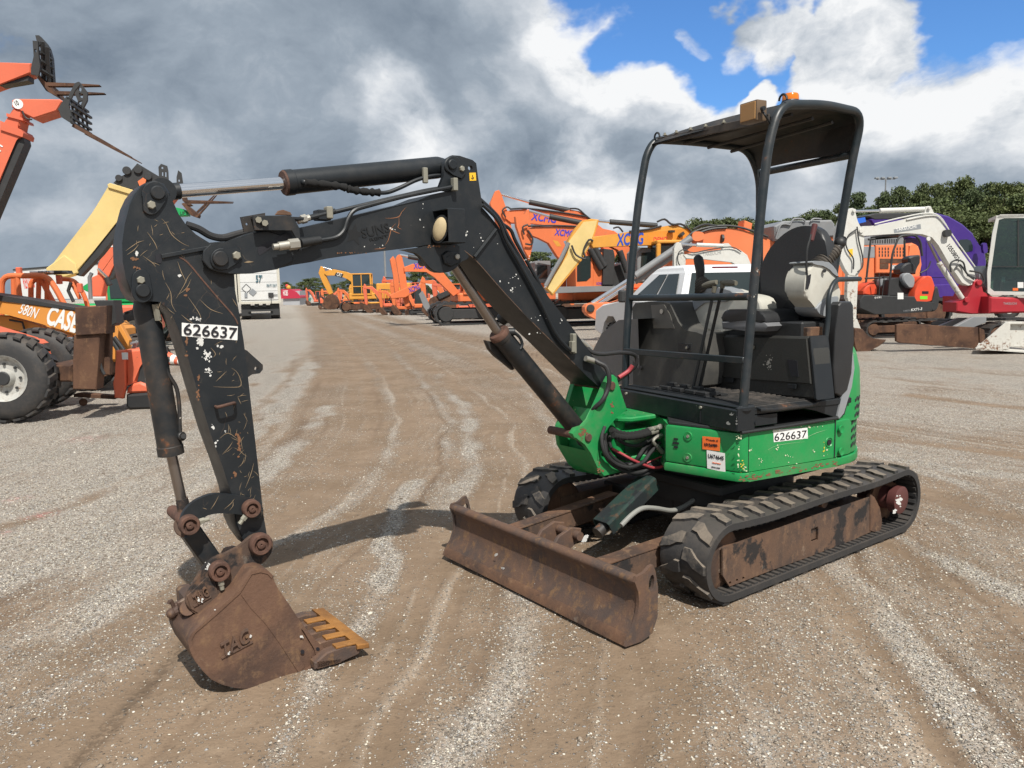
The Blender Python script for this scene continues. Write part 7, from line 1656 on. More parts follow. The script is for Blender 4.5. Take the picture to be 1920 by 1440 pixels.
BKP = bp(835, 599, 5.0); bko = thing('digging_bucket', 'large rusty brown digging bucket with teeth, lying on gravel between boom and rod', 'bucket', BKP.P)
bs(bko, 'bucket_side', smooth2([(806, 560), (822, 554), (852, 548), (857, 566), (850, 586), (836, 598), (818, 600), (800, 592), (802, 575)], 2), BKP, .3, .05, RSTB); bs(bko, 'bucket_shell', smooth2([(806, 560), (822, 554), (852, 548), (857, 566), (850, 586), (836, 598), (818, 600), (800, 592), (802, 575)], 2), BKP, .2, 1.2, RSTB, bev=.03)
bs(bko, 'hinge_link', [(785, 552), (792, 545), (800, 560), (812, 586), (806, 592), (794, 576)], BKP, .36, .2, GRYM, bev=.02); bs(bko, 'hinge_link', [(818, 553), (850, 540), (853, 548), (824, 562)], BKP, .4, .3, DKM, bev=.02)
for i in range(4): bs(bko, 'bucket_tooth', [(806 + i * 8, 598), (812 + i * 8, 597), (810 + i * 8, 602), (806 + i * 8, 602)], BKP, .34 + .01 * i, .12, GRYM)
# the two large orange arms and the yellow one
X1, pX1 = big_arm('tall orange excavator with large violet lettering, highest arm behind the black boom', (1120, 598), 10, 33,
    [(929, 358), (936, 356), (940, 364), (948, 387), (957, 408), (960, 440), (975, 470), (990, 500), (978, 500), (950, 450), (930, 415), (919, 381)], [(946, 397), (958, 394), (989, 392), (1055, 399), (1070, 393), (1087, 396), (1106, 409), (1135, 432), (1160, 470), (1150, 490), (1125, 455), (1084, 422), (1045, 424), (997, 419), (958, 418), (948, 410)], ORG,
    lett=('XCMG', 996, 412, 1043, 418, .30), rod=((940, 364), (992, 379), (1069, 395)), pipes=([(1069, 391), (1084, 392), (1096, 402), (1108, 412)], [(956, 392), (990, 391), (1050, 398), (1100, 406)], [(948, 407), (942, 395), (950, 388), (958, 392)]), body=True)
X2, pX2 = big_arm('second orange violet-lettered excavator, lower arm with arched boom just left of the yellow stick', (1110, 590), 10, 31,
    [(966, 406), (984, 402), (987, 394), (992, 392), (995, 422), (999, 437), (999, 460), (993, 488), (984, 470), (977, 449), (968, 425)], [(988, 430), (1000, 425), (1082, 425), (1123, 427), (1152, 433), (1163, 441), (1182, 466), (1186, 500), (1176, 500), (1160, 468), (1120, 448), (1074, 446), (1055, 452), (1070, 480), (1062, 500), (1045, 480), (1030, 455), (1010, 446), (996, 442)], ORG,
    lett=('XCMG', 1040, 440.5, 1075, 444, .24), rod=((988, 394), (1030, 406), (1090, 418)), pipes=([(990, 424), (1040, 423), (1090, 425)], [(983, 440), (980, 426), (990, 421)], [(985, 457), (997, 458), (998, 445), (990, 432)], [(1150, 428), (1160, 426), (1168, 435)]), body=False)
bs(X2, 'sticker', [(1036, 450), (1046, 452), (1053, 462), (1044, 462)], pX2, .085, .01, CYEL)
FX = Fr(pX2.at(1100, 560) * 1.0, 10); FX.P.z = 0
for (px, mt_, nm, o, th) in (([(1078, 478), (1092, 474), (1110, 474), (1112, 500), (1112, 537), (1080, 538)], ORG, 'cab', .3, 1.5), ([(1082, 482), (1108, 479), (1108, 520), (1100, 527), (1082, 528)], GLS, 'window', .32, .02), ([(1040, 538), (1130, 536), (1180, 536), (1180, 545), (1040, 550)], GRYM, 'deck', .35, 2.6),
                             ([(1112, 470), (1130, 474), (1130, 536), (1112, 537)], ORG, 'side_panel', .25, 1.2), ([(1132, 466), (1150, 468), (1153, 480), (1150, 534), (1130, 534)], DKM, 'track_guard', .4, .6), ([(1150, 500), (1182, 490), (1182, 538), (1150, 536)], DKM, 'engine_bay', .0, 1.5)): bs(X2, nm, px, pX2, o, th, mt_, bev=.01)
text('XCMG', pX2, 1118, 534, 1129, 534, .1, PURL, X2, .26)
for (px, mt_, nm, o, th) in (([(1003, 492), (1006, 489), (1032, 489), (1034, 530), (1004, 530)], GRYM, 'cab', .3, 1.4), ([(1007, 497), (1026, 497), (1027, 522), (1007, 523)], GLS, 'window', .32, .02), ([(1028, 512), (1062, 505), (1062, 548), (1028, 550)], ORG, 'side_panel', .1, 1.5)): bs(X1, nm, px, pX1, o, th, mt_, bev=.01)
for (a, b, r) in (((1106, 466), (1128, 505), .13), ((1112, 460), (1134, 500), .13), ((1162, 470), (1176, 510), .12)): m = MB(); m.cyl(pX2.at(*a, .35), pX2.at(*b, .35), r, n=12, bev=.02); m.build('hydraulic_cylinder', DKM, X2)
F2 = Fr(onz(1120, 596) + Vector((0, .4, 0)), 10)
bg_track(X2, F2, 4.4, .95, -.5, .1, DKM, shoes=32); bg_track(X2, Fr(F2.P + F2.v * 2.0 - F2.u * .6, 10), 4.4, .95, -.3, .3, DKM, shoes=32)
Y1, pY = big_arm('golden yellow excavator with stick leaning left and large blue letters on boom', (1270, 590), 8, 27,
    [(1092, 414), (1109, 410), (1123, 412), (1121, 424), (1115, 436), (1109, 458), (1090, 489), (1060, 525), (1037, 554), (1022, 539), (1048, 500), (1061, 476), (1065, 451), (1078, 430)], [(1107, 455), (1112, 444), (1152, 439), (1183, 434), (1230, 427), (1253, 423), (1270, 421), (1293, 433), (1300, 450), (1300, 470), (1290, 462), (1270, 459), (1198, 460), (1150, 462), (1133, 463), (1112, 465)], CYEL,
    lett=('XCMG', 1157, 460, 1207, 457, .38), lmat=BLUE, rod=((1122, 414), (1143, 416), (1232, 423)), rr=(.05, .09), pipes=([(1112, 452), (1104, 450), (1094, 470), (1098, 485), (1080, 478), (1072, 460)], [(1180, 434), (1215, 430), (1240, 424)], [(1232, 416), (1246, 411), (1258, 420), (1270, 421)], [(1262, 422), (1276, 420), (1290, 428), (1297, 436)]), body=True)
pYs = PYEL; bs(Y1, 'stick_skin', [(1094, 416), (1120, 413), (1114, 435), (1106, 458), (1088, 486), (1036, 550), (1026, 540), (1064, 478), (1067, 452)], pY, .012, .012, PYEL)
text('DEMO', pY, 1225, 453.5, 1251, 452.5, .16, REDL, Y1, .095, shear=.2); bt(Y1, 'hydraulic_pipe', [(1023, 536), (1040, 505), (1052, 485), (1066, 455)], pY, .10, .07, GRYM, 8)
for a, b in (((1022, 540), (1031, 524)),): m = MB(); m.cyl(pY.at(*a, .1), pY.at(*b, .1), .04, n=8); m.build('piston_rod', CHROME, Y1)
bs(Y1, 'boom_patch', [(1172, 440), (1294, 428), (1299, 450), (1298, 462), (1198, 459)], pY, .085, .003, paint('amber_yellow_paint', (.72, .27, .02), .42, dirt=.2, s=.6))
bs(Y1, 'cab', [(1196, 472), (1204, 464), (1250, 464), (1256, 468), (1256, 530), (1196, 530)], pY, -.2, 1.4, GRYM, bev=.05); bs(Y1, 'window', [(1203, 474), (1228, 472), (1228, 500), (1201, 505)], pY, -.18, .02, GLS); bs(Y1, 'cab_pillar', [(1230, 470), (1237, 470), (1237, 500), (1230, 500)], pY, -.18, .03, ORG)
bt(Y1, 'work_light', [(1259, 432), (1259, 436)], pY, .2, .12, DKM); bt(Y1, 'work_light', [(1276, 438), (1279, 442)], pY, .2, .12, DKM)
# pale orange giant boom with a long double cylinder that comes down to the left
BO, pO = big_arm('very large pale orange excavator boom arching behind the white pickup roof', (1420, 580), 6, 24,
    [(1394, 425), (1396, 413), (1411, 419), (1409, 432), (1400, 440)], [(1299, 440), (1322, 432), (1360, 427), (1391, 430), (1408, 436), (1434, 446), (1462, 457), (1475, 475), (1470, 500), (1425, 505), (1380, 500), (1320, 500), (1243, 504), (1264, 480), (1290, 460)], ORGP, th=.6, body=False,
    pipes=([(1282, 452), (1299, 436), (1325, 427), (1360, 423), (1395, 428), (1440, 444)], [(1290, 458), (1310, 438), (1335, 429), (1362, 427)], [(1300, 430), (1320, 421), (1345, 424)]))
for o, dy in ((.55, 0), (.30, 10)):
    m = MB(); m.cyl(pO.at(1110, 569 + dy, o), pO.at(1190, 518 + dy, o), .065, n=14); m.build('piston_rod', CHROME, BO)
    m = MB(); m.cyl(pO.at(1190, 518 + dy, o), pO.at(1296, 446 + dy, o), .105, n=16, bev=.02); m.build('hydraulic_cylinder', GRYM, BO)
bs(BO, 'stick_end', [(1097, 576), (1101, 571), (1112, 568), (1143, 567), (1140, 612), (1120, 600), (1103, 592), (1097, 584)], pO, .7, .5, ORGP, bev=.02)
m = MB(); c = pO.at(1107, 578, .7); m.cyl(c, c + pO.n * .06, .12, n=16, bev=.02); m.build('stick_pin', DKM, BO)
bs(BO, 'stick', [(1140, 570), (1180, 556), (1290, 505), (1330, 500), (1330, 530), (1190, 600), (1140, 612)], pO, .2, .4, ORGP, bev=.02); bs(BO, 'boom_peak_pin', smooth2([(1298, 440), (1304, 434), (1318, 436), (1322, 446), (1310, 452), (1300, 450)], 2), pO, .2, .2, ORGP)
bt(BO, 'work_light', [(1352, 447), (1356, 447)], pO, .12, .12, DKM)
FO = Fr(onz(1500, 592) + Vector((0, 3, 0)), 6); FO.part('house', GRYM, BO, (-2.2, 3.2, -.2, 2.6, 1.1, 2.6), bev=.08); bg_track(BO, FO, 5, 1.05, -.4, .3, DKM)
OB = bp(1058, 595, 0); ob = thing('digging_bucket', 'bright orange angular bucket on the ground under the yellow stick', 'bucket', OB.P); bs(ob, 'bucket_side', [(1046, 567), (1078, 563), (1076, 575), (1070, 596), (1058, 588), (1046, 575)], OB, .1, .7, ORG, bev=.02); bs(ob, 'bucket_rib', [(1052, 572), (1060, 575), (1068, 570), (1066, 575), (1058, 580), (1052, 576)], OB, .13, .05, ORG)

# white mini arm behind the pickup, silver-cab machine
WM = bp(1330, 606, 4.0, 19.5)
wm = thing('mini_excavator', 'white mini excavator arm with upright stick showing over the pickup roof', 'excavator', WM.P)
bs(wm, 'stick', [(1267, 458), (1271, 454), (1277, 456), (1281, 469), (1286, 483), (1284, 560), (1266, 560), (1264, 500), (1264, 466)], WM, 0, .16, WHTR, bev=.01)
bs(wm, 'boom', [(1281, 478), (1305, 473), (1340, 469), (1370, 466), (1387, 468), (1401, 478), (1410, 500), (1420, 530), (1404, 530), (1396, 505), (1373, 491), (1322, 486), (1287, 485)], WM, .02, .18, WHT, bev=.01)
text('TAKEUCHI', WM, 1318, 480, 1352, 476, .10, plain('faint_grey_lettering', (.42, .42, .40), .6), wm, .024); cyl2(wm, WM, -.06, (1278, 458), (1306, 459), .025, .05, (1358, 461), matb=WHT); bs(wm, 'cylinder_bracket', [(1354, 470), (1358, 456), (1366, 456), (1376, 467)], WM, .0, .14, WHT)
bt(wm, 'hydraulic_hose', [(1276, 500), (1271, 490), (1272, 475), (1282, 468), (1300, 474), (1330, 468), (1370, 463), (1390, 472)], WM, .06, .014, DKM, 6, 3)
Fw = Fr(WM.at(1440, 590) * 1.0, 4); Fw.P.z = 0; bg_track(wm, Fw, 2.2, .5, -.9, -.55); bg_track(wm, Fw, 2.2, .5, .55, .9); Fw.part('house', WHT, wm, (-.8, 1.1, -.8, .8, .6, 1.3), bev=.08)
SC2 = bp(1510, 590, 4.0, 24)
sc2 = thing('excavator', 'silver-roofed cab of an orange excavator with grab rails, behind the operator seat', 'excavator', SC2.P)
bs(sc2, 'cab_roof', [(1452, 424), (1470, 414), (1560, 412), (1566, 420), (1566, 444), (1454, 452)], SC2, .2, 1.6, GRYM, bev=.05); bs(sc2, 'cab', [(1560, 430), (1566, 430), (1572, 560), (1460, 560), (1460, 450)], SC2, .1, 1.5, ORGP, bev=.04); bs(sc2, 'window', [(1470, 450), (1538, 442), (1540, 500), (1470, 510)], SC2, .13, .02, GLS)
for px in ([(1455, 448), (1462, 425), (1470, 420), (1482, 422)], [(1482, 421), (1488, 411), (1505, 411), (1510, 416)], [(1520, 415), (1526, 410), (1540, 411)]): bt(sc2, 'grab_rail', px, SC2, .25, .03, GRYM, 6, 3)
F5 = Fr(SC2.P + Vector((.4, .6, 0)), 4); bg_track(sc2, F5, 4.4, .9, -.4, .2, DKM); F5.part('house', ORGP, sc2, (-1.0, 2.2, .2, 2.4, 1.0, 2.2), bev=.08)

# ---------------------------------------------------------------- white pickup
_d = ray(1283, 500); PK = EYE + _d * (14.2 / _d.y); PK = Vector((PK.x + .594, PK.y + 1.228, 0)); PF_ = Fr(PK, 106.0, 1.07)
pk = thing('pickup_truck', 'white crew-cab pickup truck parked behind the green excavator, rear window to camera', 'pickup', PK)
body_px = [(-2.6, .55), (-2.65, .75), (-2.6, 1.18), (-1.0, 1.20), (-.98, 1.22), (1.35, 1.20), (2.35, 1.12), (2.72, 1.0), (2.8, .55), (2.35, .45), (2.28, .75), (2.05, .92), (1.75, .92), (1.52, .75), (1.45, .42), (-1.15, .42), (-1.22, .75), (-1.45, .92), (-1.75, .92), (-2.02, .75), (-2.1, .5)]
PF_.prof('body', CARW, pk, body_px, -.98, .98, .04)
m = MB(); b = m.b
def ring_(z, u0, u1, hw): return [PF_.p(u0, -hw, z), PF_.p(u1, -hw, z), PF_.p(u1, hw, z), PF_.p(u0, hw, z)]
lo, mid, hi = ring_(1.19, -1.0, 1.35, .93), ring_(1.74, -.92, .45, .78), ring_(1.84, -.72, .25, .70)
R = [[b.verts.new(p) for p in q] for q in (lo, mid, hi)]
for A, B in zip(R, R[1:]):
    for i in range(4): b.faces.new((A[i], A[(i + 1) % 4], B[(i + 1) % 4], B[i]))
b.faces.new(R[0]); b.faces.new(R[-1]); bmesh.ops.bevel(b, geom=[e for e in b.edges], offset=.05, segments=3, affect='EDGES', clamp_overlap=True); cb2 = m.build('cab', CARW, pk)
def facept(q, fu, fv): a, b_, c, d = q; return (a * (1 - fu) + b_ * fu) * (1 - fv) + (d * (1 - fu) + c * fu) * fv
def pane(q, P4, nm='window', mat=GLS, lift=.012):
    pts = [facept(q, *p) for p in P4]; n_ = (pts[1] - pts[0]).cross(pts[2] - pts[0]).normalized(); cc = sum(pts, Vector()) / len(pts)
    if n_.dot(cc - PF_.p(-.2, 0, 1.4)) < 0: n_ = -n_
    m = MB(); m.prism(pts, n_ * .01, d0=n_ * lift); return m.build(nm, mat, cb2)
sideq = (lo[3], lo[2], mid[2], mid[3]); backq = (lo[0], lo[3], mid[3], mid[0]); frontq = (lo[1], lo[2], mid[2], mid[1])
pane(sideq, [(.10, .12), (.42, .12), (.42, .90), (.16, .90)]); pane(sideq, [(.46, .12), (.84, .12), (.66, .90), (.46, .90)]); pane(backq, [(.06, .1), (.94, .1), (.94, .92), (.06, .92)]); pane(frontq, [(.06, .08), (.94, .08), (.94, .92), (.06, .92)])
m = MB(); c = (mid[0] + mid[3]) / 2; PF_.box(m, -.86, -.82, -.25, .25, 1.765, 1.80, .008); m.build('brake_light', plain('dark_red_lens', (.12, .01, .02), .2), cb2)
PF_.part('bed_inside', DKM, pk, (-2.5, -1.08, -.82, .82, 1.185, 1.205)); PF_.part('mirror', DKM, pk, (.95, 1.1, .98, 1.18, 1.18, 1.42), (.95, 1.1, -1.18, -.98, 1.18, 1.42), bev=.03); PF_.part('tail_light', MATS['dark_red_lens'], pk, (-2.64, -2.55, .86, .985, .8, 1.12), (-2.64, -2.55, -.985, -.86, .8, 1.12)); PF_.part('door_seam', INK, pk, (.20, .215, .975, .984, .5, 1.2), (-.98, -.965, .975, .984, .5, 1.2)); PF_.part('door_handle', CARW, pk, (-.1, .1, .98, 1.01, 1.02, 1.06), (-.85, -.65, .98, 1.01, 1.02, 1.06))
for u in (1.9, -1.6):
    for v in (.84, -.84): tyre(pk, PF_.p(u, v, .39), PF_.v, .41, .26, lugs=24, rim=GRYM)

# ---------------------------------------------------------------- right: white mini excavator with crimson base
TK = bp(1760, 652, 6.0)
tk = thing('mini_excavator', 'white mini excavator with glazed cab, crimson base and arched boom, at right edge', 'excavator', TK.P)
bs(tk, 'stick', smooth2([(1592, 393), (1600, 390), (1605, 400), (1608, 416), (1617, 430), (1621, 441), (1618, 480), (1612, 512), (1592, 516), (1578, 490), (1568, 460), (1572, 425), (1581, 405)], 2), TK, 0, .16, WHT, bev=.01)
bs(tk, 'stick_lower', [(1590, 512), (1610, 512), (1607, 560), (1606, 598), (1600, 598), (1596, 575), (1588, 558)], TK, -.01, .14, WHTR, bev=.01)
bs(tk, 'boom', [(1612, 433), (1618, 424), (1647, 423), (1690, 413), (1730, 403), (1748, 400), (1765, 413), (1780, 440), (1803, 472), (1826, 503), (1830, 520), (1826, 534), (1815, 536), (1804, 531), (1780, 495), (1760, 460), (1748, 444), (1730, 438), (1700, 437), (1650, 440), (1620, 443), (1612, 440)], TK, .03, .2, WHT, bev=.012)
bs(tk, 'cylinder_bracket', [(1733, 403), (1736, 388), (1742, 386), (1748, 391), (1753, 402)], TK, .0, .14, WHT, bev=.01); cyl2(tk, TK, -.07, (1601, 396), (1649, 395), .028, .055, (1737, 392), matb=WHT)
bs(tk, 'name_plate', [(1676, 430), (1726, 420), (1727, 429), (1677, 437)], TK, .034, .004, LGREY); text('TAKEUCHI', TK, 1680, 434, 1718, 427, .07, WHITE, tk, .036); text('10508021', TK, 1775, 462, 1796, 492, .10, INK, tk, .034); bs(tk, 'yellow_tag', [(1590, 468), (1599, 466), (1599, 480), (1594, 482)], TK, .004, .004, YEL)
for px in ([(1606, 430), (1592, 440), (1586, 455), (1590, 470), (1600, 485), (1600, 505)], [(1607, 425), (1610, 450), (1617, 480), (1617, 500), (1608, 510)], [(1640, 420), (1690, 408), (1735, 400), (1762, 406), (1785, 440), (1828, 500)], [(1700, 412), (1745, 404), (1765, 412), (1800, 462)]): bt(tk, 'hydraulic_pipe', px, TK, .05, .016, DKM if px[0][0] < 1620 else WHT, 6, 4)
for px in ([(1783, 510), (1782, 495), (1792, 488), (1806, 492), (1812, 512), (1826, 524)], [(1790, 505), (1800, 496), (1815, 515), (1830, 522)], [(1818, 508), (1838, 512), (1845, 525), (1842, 532)]): bt(tk, 'hydraulic_hose', px, TK, .1, .02, DKM, 6, 4)
cyl2(tk, TK, -.05, (1740, 452), (1760, 492), .03, .06, (1804, 560), matb=WHTR, matr=STEELR); bs(tk, 'lamp', smooth2([(1773, 432), (1783, 431), (1784, 442), (1774, 443)], 2), TK, .15, .1, DKM)
for pxs in (((1601, 395), .04), ((1742, 390), .04), ((1614, 433), .05), ((1740, 448), .05)):
    m = MB(); c = TK.at(*pxs[0], .03); m.cyl(c, c + TK.n * .03, pxs[1], n=14, bev=.006); m.build('boom_pin', WHT, tk)
bs(tk, 'swing_bracket', [(1794, 567), (1812, 562), (1822, 540), (1826, 528), (1834, 523), (1841, 530), (1842, 548), (1862, 556), (1862, 588), (1822, 589), (1794, 584)], TK, .06, .5, REDP, bev=.02)
bs(tk, 'house', [(1856, 556), (1960, 560), (1960, 586), (1856, 588)], TK, .35, 1.7, REDP, bev=.04); text('TAKEUCHI', TK, 1881, 571, 1906, 571, .05, LGREY, tk, .352); bs(tk, 'name_plate', [(1879, 564), (1908, 565), (1908, 575), (1879, 574)], TK, .351, .003, REDP)
m = MB(); c = TK.at(1812, 562, .08); m.cyl(c, c + TK.n * .04, .07, n=14, bev=.01); c = TK.at(1835, 530, .08); m.cyl(c, c + TK.n * .04, .07, n=14, bev=.01); m.build('bracket_pin', REDP, tk)
# cab: frame around real panes
CB = Plane(TK.at(1880, 552, 0), -24)
fo_ = [(1868, 408), (1876, 402), (1980, 401), (1980, 553), (1858, 553), (1852, 549), (1851, 512), (1861, 436)]; fi = [(1873, 412), (1884, 409), (1975, 408), (1975, 548), (1864, 546), (1857, 540), (1858, 510), (1868, 440)]
bs(tk, 'cab', fo_, CB, .30, .07, WHT, holes=[fi]); bs(tk, 'cab', fo_, CB, -.83, .07, WHT, holes=[fi]); m = MB(); m.prism([CB.at(1868, 404, .3), CB.at(1980, 399, .3), CB.at(1980, 404, .3), CB.at(1868, 410, .3)], -CB.n * 1.2); m.build('cab_roof', WHT, tk)
bs(tk, 'window', fi, CB, .26, .012, GLSV); bs(tk, 'window', fi, CB, -.86, .012, GLSV); bs(tk, 'window_bar', [(1858, 499), (1975, 499), (1975, 501), (1858, 501)], CB, .29, .03, DKM); bs(tk, 'window_bar', [(1908, 410), (1911, 410), (1911, 499), (1908, 499)], CB, .29, .02, DKM)
bs(tk, 'seat', smooth2([(1900, 548), (1898, 525), (1925, 520), (1930, 470), (1945, 470), (1948, 548)], 2), CB, -.1, .5, DKM, bev=.04); bs(tk, 'console', [(1878, 548), (1880, 528), (1905, 526), (1908, 548)], CB, .1, .3, LGREY, bev=.03); bs(tk, 'notice', [(1908, 529), (1919, 529), (1919, 540), (1908, 540)], CB, .275, .004, WHITE); bs(tk, 'notice', [(1899, 540), (1909, 540), (1909, 545), (1899, 545)], CB, .275, .004, ORST)
FT = Fr(TK.at(1790, 630) * 1.0, 6); FT.P.z = 0
bs(tk, 'front_guard', smooth2([(1838, 512), (1850, 498), (1854, 520), (1852, 545), (1840, 530)], 2), TK, -.1, .6, LGREY, bev=.03)
FT2 = Fr(TK.at(1900, 630) * 1.0 + Vector((.35, .1, 0)), 6); FT2.P.z = 0
bg_track(tk, FT2, 2.6, .56, -.45, -.05, shoes=26); bg_track(tk, Fr(FT2.P + FT2.v * 1.5, 6), 2.6, .56, -.2, .2, shoes=26)
bs(tk, 'dozer_blade', [(1681, 609), (1690, 607), (1836, 614), (1845, 620), (1846, 634), (1837, 655), (1835, 653), (1688, 643), (1681, 640)], TK, .75, .08, RSTB, bev=.01); bs(tk, 'blade_end', [(1836, 614), (1846, 619), (1848, 634), (1838, 655)], TK, .78, .25, RSTB, bev=.01)
for o, px in ((.3, [(1776, 620), (1826, 594), (1850, 594), (1850, 604), (1800, 625)]), (-.5, [(1750, 616), (1800, 596), (1850, 596), (1850, 604), (1780, 620)])): bs(tk, 'push_arm', px, TK, o, .12, GRYM, bev=.01)
# its bucket out in front, on the gravel
bs(tk, 'bucket', smooth2([(1602, 620), (1606, 616), (1618, 617), (1628, 632), (1646, 638), (1662, 637), (1655, 645), (1638, 654), (1625, 661), (1612, 663), (1603, 652)], 2), TK, .25, .5, RSTB, bev=.02); bs(tk, 'bucket_link', [(1600, 598), (1607, 598), (1614, 616), (1606, 620), (1598, 610)], TK, .02, .16, WHTR)
# ---------------------------------------------------------------- orange canopy mini excavator
KB = bp(1660, 633, 8.0)
kb = thing('mini_excavator', 'red-orange and black canopy mini excavator with white side lettering, under the white boom', 'excavator', KB.P)
def kt(px, o, r=.03, nm='canopy_post', mat=DKM): P = fillet([KB.at(x, y, o) for x, y in px], .15, 5); m = MB(); m.tube(P, r, 8); return m.build(nm, mat, kb)
kt([(1620, 566), (1628, 490), (1633, 447)], -.6); kt([(1665, 566), (1673, 475), (1686, 442), (1716, 441), (1726, 452), (1729, 480)], .1); kt([(1697, 540), (1696, 450)], -.8); kt([(1628, 449), (1690, 443)], -.6, .03, 'roof_rail'); kt([(1745, 490), (1740, 505), (1725, 512)], .2, .02, 'grab_rail'); kt([(1622, 522), (1668, 520)], -.2, .025, 'front_rail')
m = MB(); m.prism([KB.at(1632, 447, -.7), KB.at(1684, 441, -.0), KB.at(1722, 442, -.0), KB.at(1722, 442, 0) - KB.n * .95, KB.at(1640, 446, -.9)], Z3 * .05); m.build('canopy_roof', DKM, kb)
bs(kb, 'hood', smooth2([(1714, 568), (1716, 545), (1728, 522), (1738, 518), (1748, 519), (1752, 535), (1750, 560), (1744, 567)], 2), KB, .15, 1.0, REDO, bev=.04); bs(kb, 'front_panel', smooth2([(1620, 552), (1624, 538), (1640, 528), (1644, 552)], 2), KB, -.3, .5, REDO, bev=.03)
bs(kb, 'counterweight', smooth2([(1746, 580), (1752, 545), (1757, 537), (1761, 545), (1761, 572), (1754, 583)], 2), KB, .18, 1.0, DKM, bev=.03)
bs(kb, 'house', [(1613, 562), (1620, 553), (1716, 556), (1718, 566), (1752, 566), (1748, 584), (1690, 588), (1640, 590), (1613, 578)], KB, .2, 1.2, DKM, bev=.02); text('KX71-3', KB, 1708, 583.5, 1729, 581, .07, WHITE, kb, .204, shear=.2); text('KUBOTA', KB, 1694, 584.5, 1706, 583.3, .04, LGREY, kb, .204)
bs(kb, 'sticker', [(1683, 549), (1694, 549), (1694, 561), (1683, 561)], KB, .205, .004, WHITE); bs(kb, 'sticker', [(1725, 555), (1739, 555), (1739, 561), (1725, 561)], KB, .155, .004, plain('lime_tag', (.2, .7, .03), .5)); bs(kb, 'sticker', [(1729, 546), (1741, 546), (1741, 551), (1729, 551)], KB, .155, .004, INK); text('0191', KB, 1640, 560, 1652, 559, .05, WHITE, kb, .205)
bs(kb, 'seat', smooth2([(1690, 512), (1694, 498), (1706, 492), (1716, 496), (1718, 514)], 2), KB, -.2, .4, SEAT, bev=.04); bs(kb, 'seat_back', smooth2([(1704, 492), (1706, 482), (1722, 478), (1727, 482), (1720, 505), (1712, 512)], 2), KB, -.25, .35, SEAT, bev=.04); bs(kb, 'console', smooth2([(1693, 525), (1696, 514), (1706, 512), (1716, 522), (1714, 538), (1704, 540)], 2), KB, .05, .2, LGREY, bev=.03); bs(kb, 'console', smooth2([(1650, 535), (1654, 520), (1664, 522), (1662, 545)], 2), KB, -.4, .2, LGREY, bev=.03)
for px in ([(1648, 555), (1650, 525), (1648, 512)], [(1654, 555), (1657, 530), (1658, 516)]): kt(px, .0, .014, 'control_lever')
bs(kb, 'engine_bay', [(1664, 553), (1668, 525), (1690, 520), (1712, 540), (1712, 556)], KB, -.1, .8, DKM)
FK = Fr(KB.at(1700, 620) * 1.0, 8); FK.P.z = 0; bg_track(kb, FK, 2.6, .48, -.1, .3, shoes=24); bg_track(kb, Fr(FK.P + FK.v * 1.4, 8), 2.6, .48, -.2, .2, shoes=24)
# ---------------------------------------------------------------- big orange and grey excavator rear, purple lorry, loader bucket
DE = bp(1660, 600, 5.0, 25)
de = thing('excavator', 'large grey and orange excavator rear with louvred engine doors and small plate', 'excavator', DE.P)
bs(de, 'side_panel', [(1580, 462), (1640, 460), (1640, 560), (1580, 560)], DE, .02, 2.4, ORGP, bev=.03); bs(de, 'hood', [(1612, 462), (1618, 446), (1640, 442), (1694, 442), (1700, 462)], DE, .0, 2.4, GRYM, bev=.05); bs(de, 'side_band', [(1590, 462), (1640, 462), (1640, 483), (1590, 484)], DE, .03, .02, LGREY)
bs(de, 'engine_door', [(1642, 460), (1704, 458), (1704, 512), (1642, 512)], DE, .04, 2.4, ORGP, bev=.02); bs(de, 'counterweight', smooth2([(1704, 460), (1718, 459), (1726, 470), (1726, 520), (1704, 522)], 2), DE, .05, 2.5, ORGP, bev=.05)
for r_ in range(3):
    for k in range(9): 
        x = 1648 + k * 5.6 + (r_ * 0); y = 464 + r_ * 6.2
        if not (k == 4): bs(de, 'louvre', [(x, y), (x + 2.0, y), (x + 2.0, y + 4.6), (x, y + 4.6)], DE, .05, .02, DKM)
for k in range(6): bs(de, 'louvre', [(1638 + k * 4.5 - 2, 450), (1640 + k * 4.5 - 2, 450), (1640 + k * 4.5 - 2, 456), (1638 + k * 4.5 - 2, 456)], DE, .01, .02, DKM)
for k in range(6): bs(de, 'louvre', [(1659 + k * 4.2, 448), (1661 + k * 4.2, 448), (1661 + k * 4.2, 456), (1659 + k * 4.2, 456)], DE, .01, .02, DKM)
bs(de, 'mesh_grille', [(1650, 485), (1702, 485), (1702, 493), (1650, 493)], DE, .055, .02, RSTB); bs(de, 'mesh_grille', [(1650, 494), (1666, 494), (1666, 504), (1650, 504)], DE, .055, .02, RSTB); bs(de, 'number_plate', [(1671, 497), (1696, 497), (1696, 506), (1671, 506)], DE, .06, .02, LGREY); text('KE365', DE, 1673, 504.5, 1694, 504.5, .12, WHITE, de, .065)
FD = Fr(DE.P + Vector((0, .4, 0)), 5); bg_track(de, FD, 4.6, 1.0, -.3, .3, DKM); bg_track(de, Fr(FD.P + FD.v * 2, 5), 4.6, 1.0, -.3, .3, DKM); FD.part('deck', GRYM, de, (-2.2, 1.6, -.2, 2.4, 1.1, 1.35), bev=.03); bs(de, 'blue_cover', [(1604, 410), (1622, 407), (1624, 416), (1606, 420)], DE, -.4, .6, plain('bright_blue', (.02, .13, .6), .5)); bs(de, 'cab', [(1560, 425), (1612, 420), (1614, 462), (1560, 462)], DE, -.3, 1.4, GRYM, bev=.04)
PT = bp(1760, 590, 6.0, 29)
pt = thing('lorry', 'purple sleeper-cab lorry with curved roof fairing parked beyond the white boom', 'lorry', PT.P)
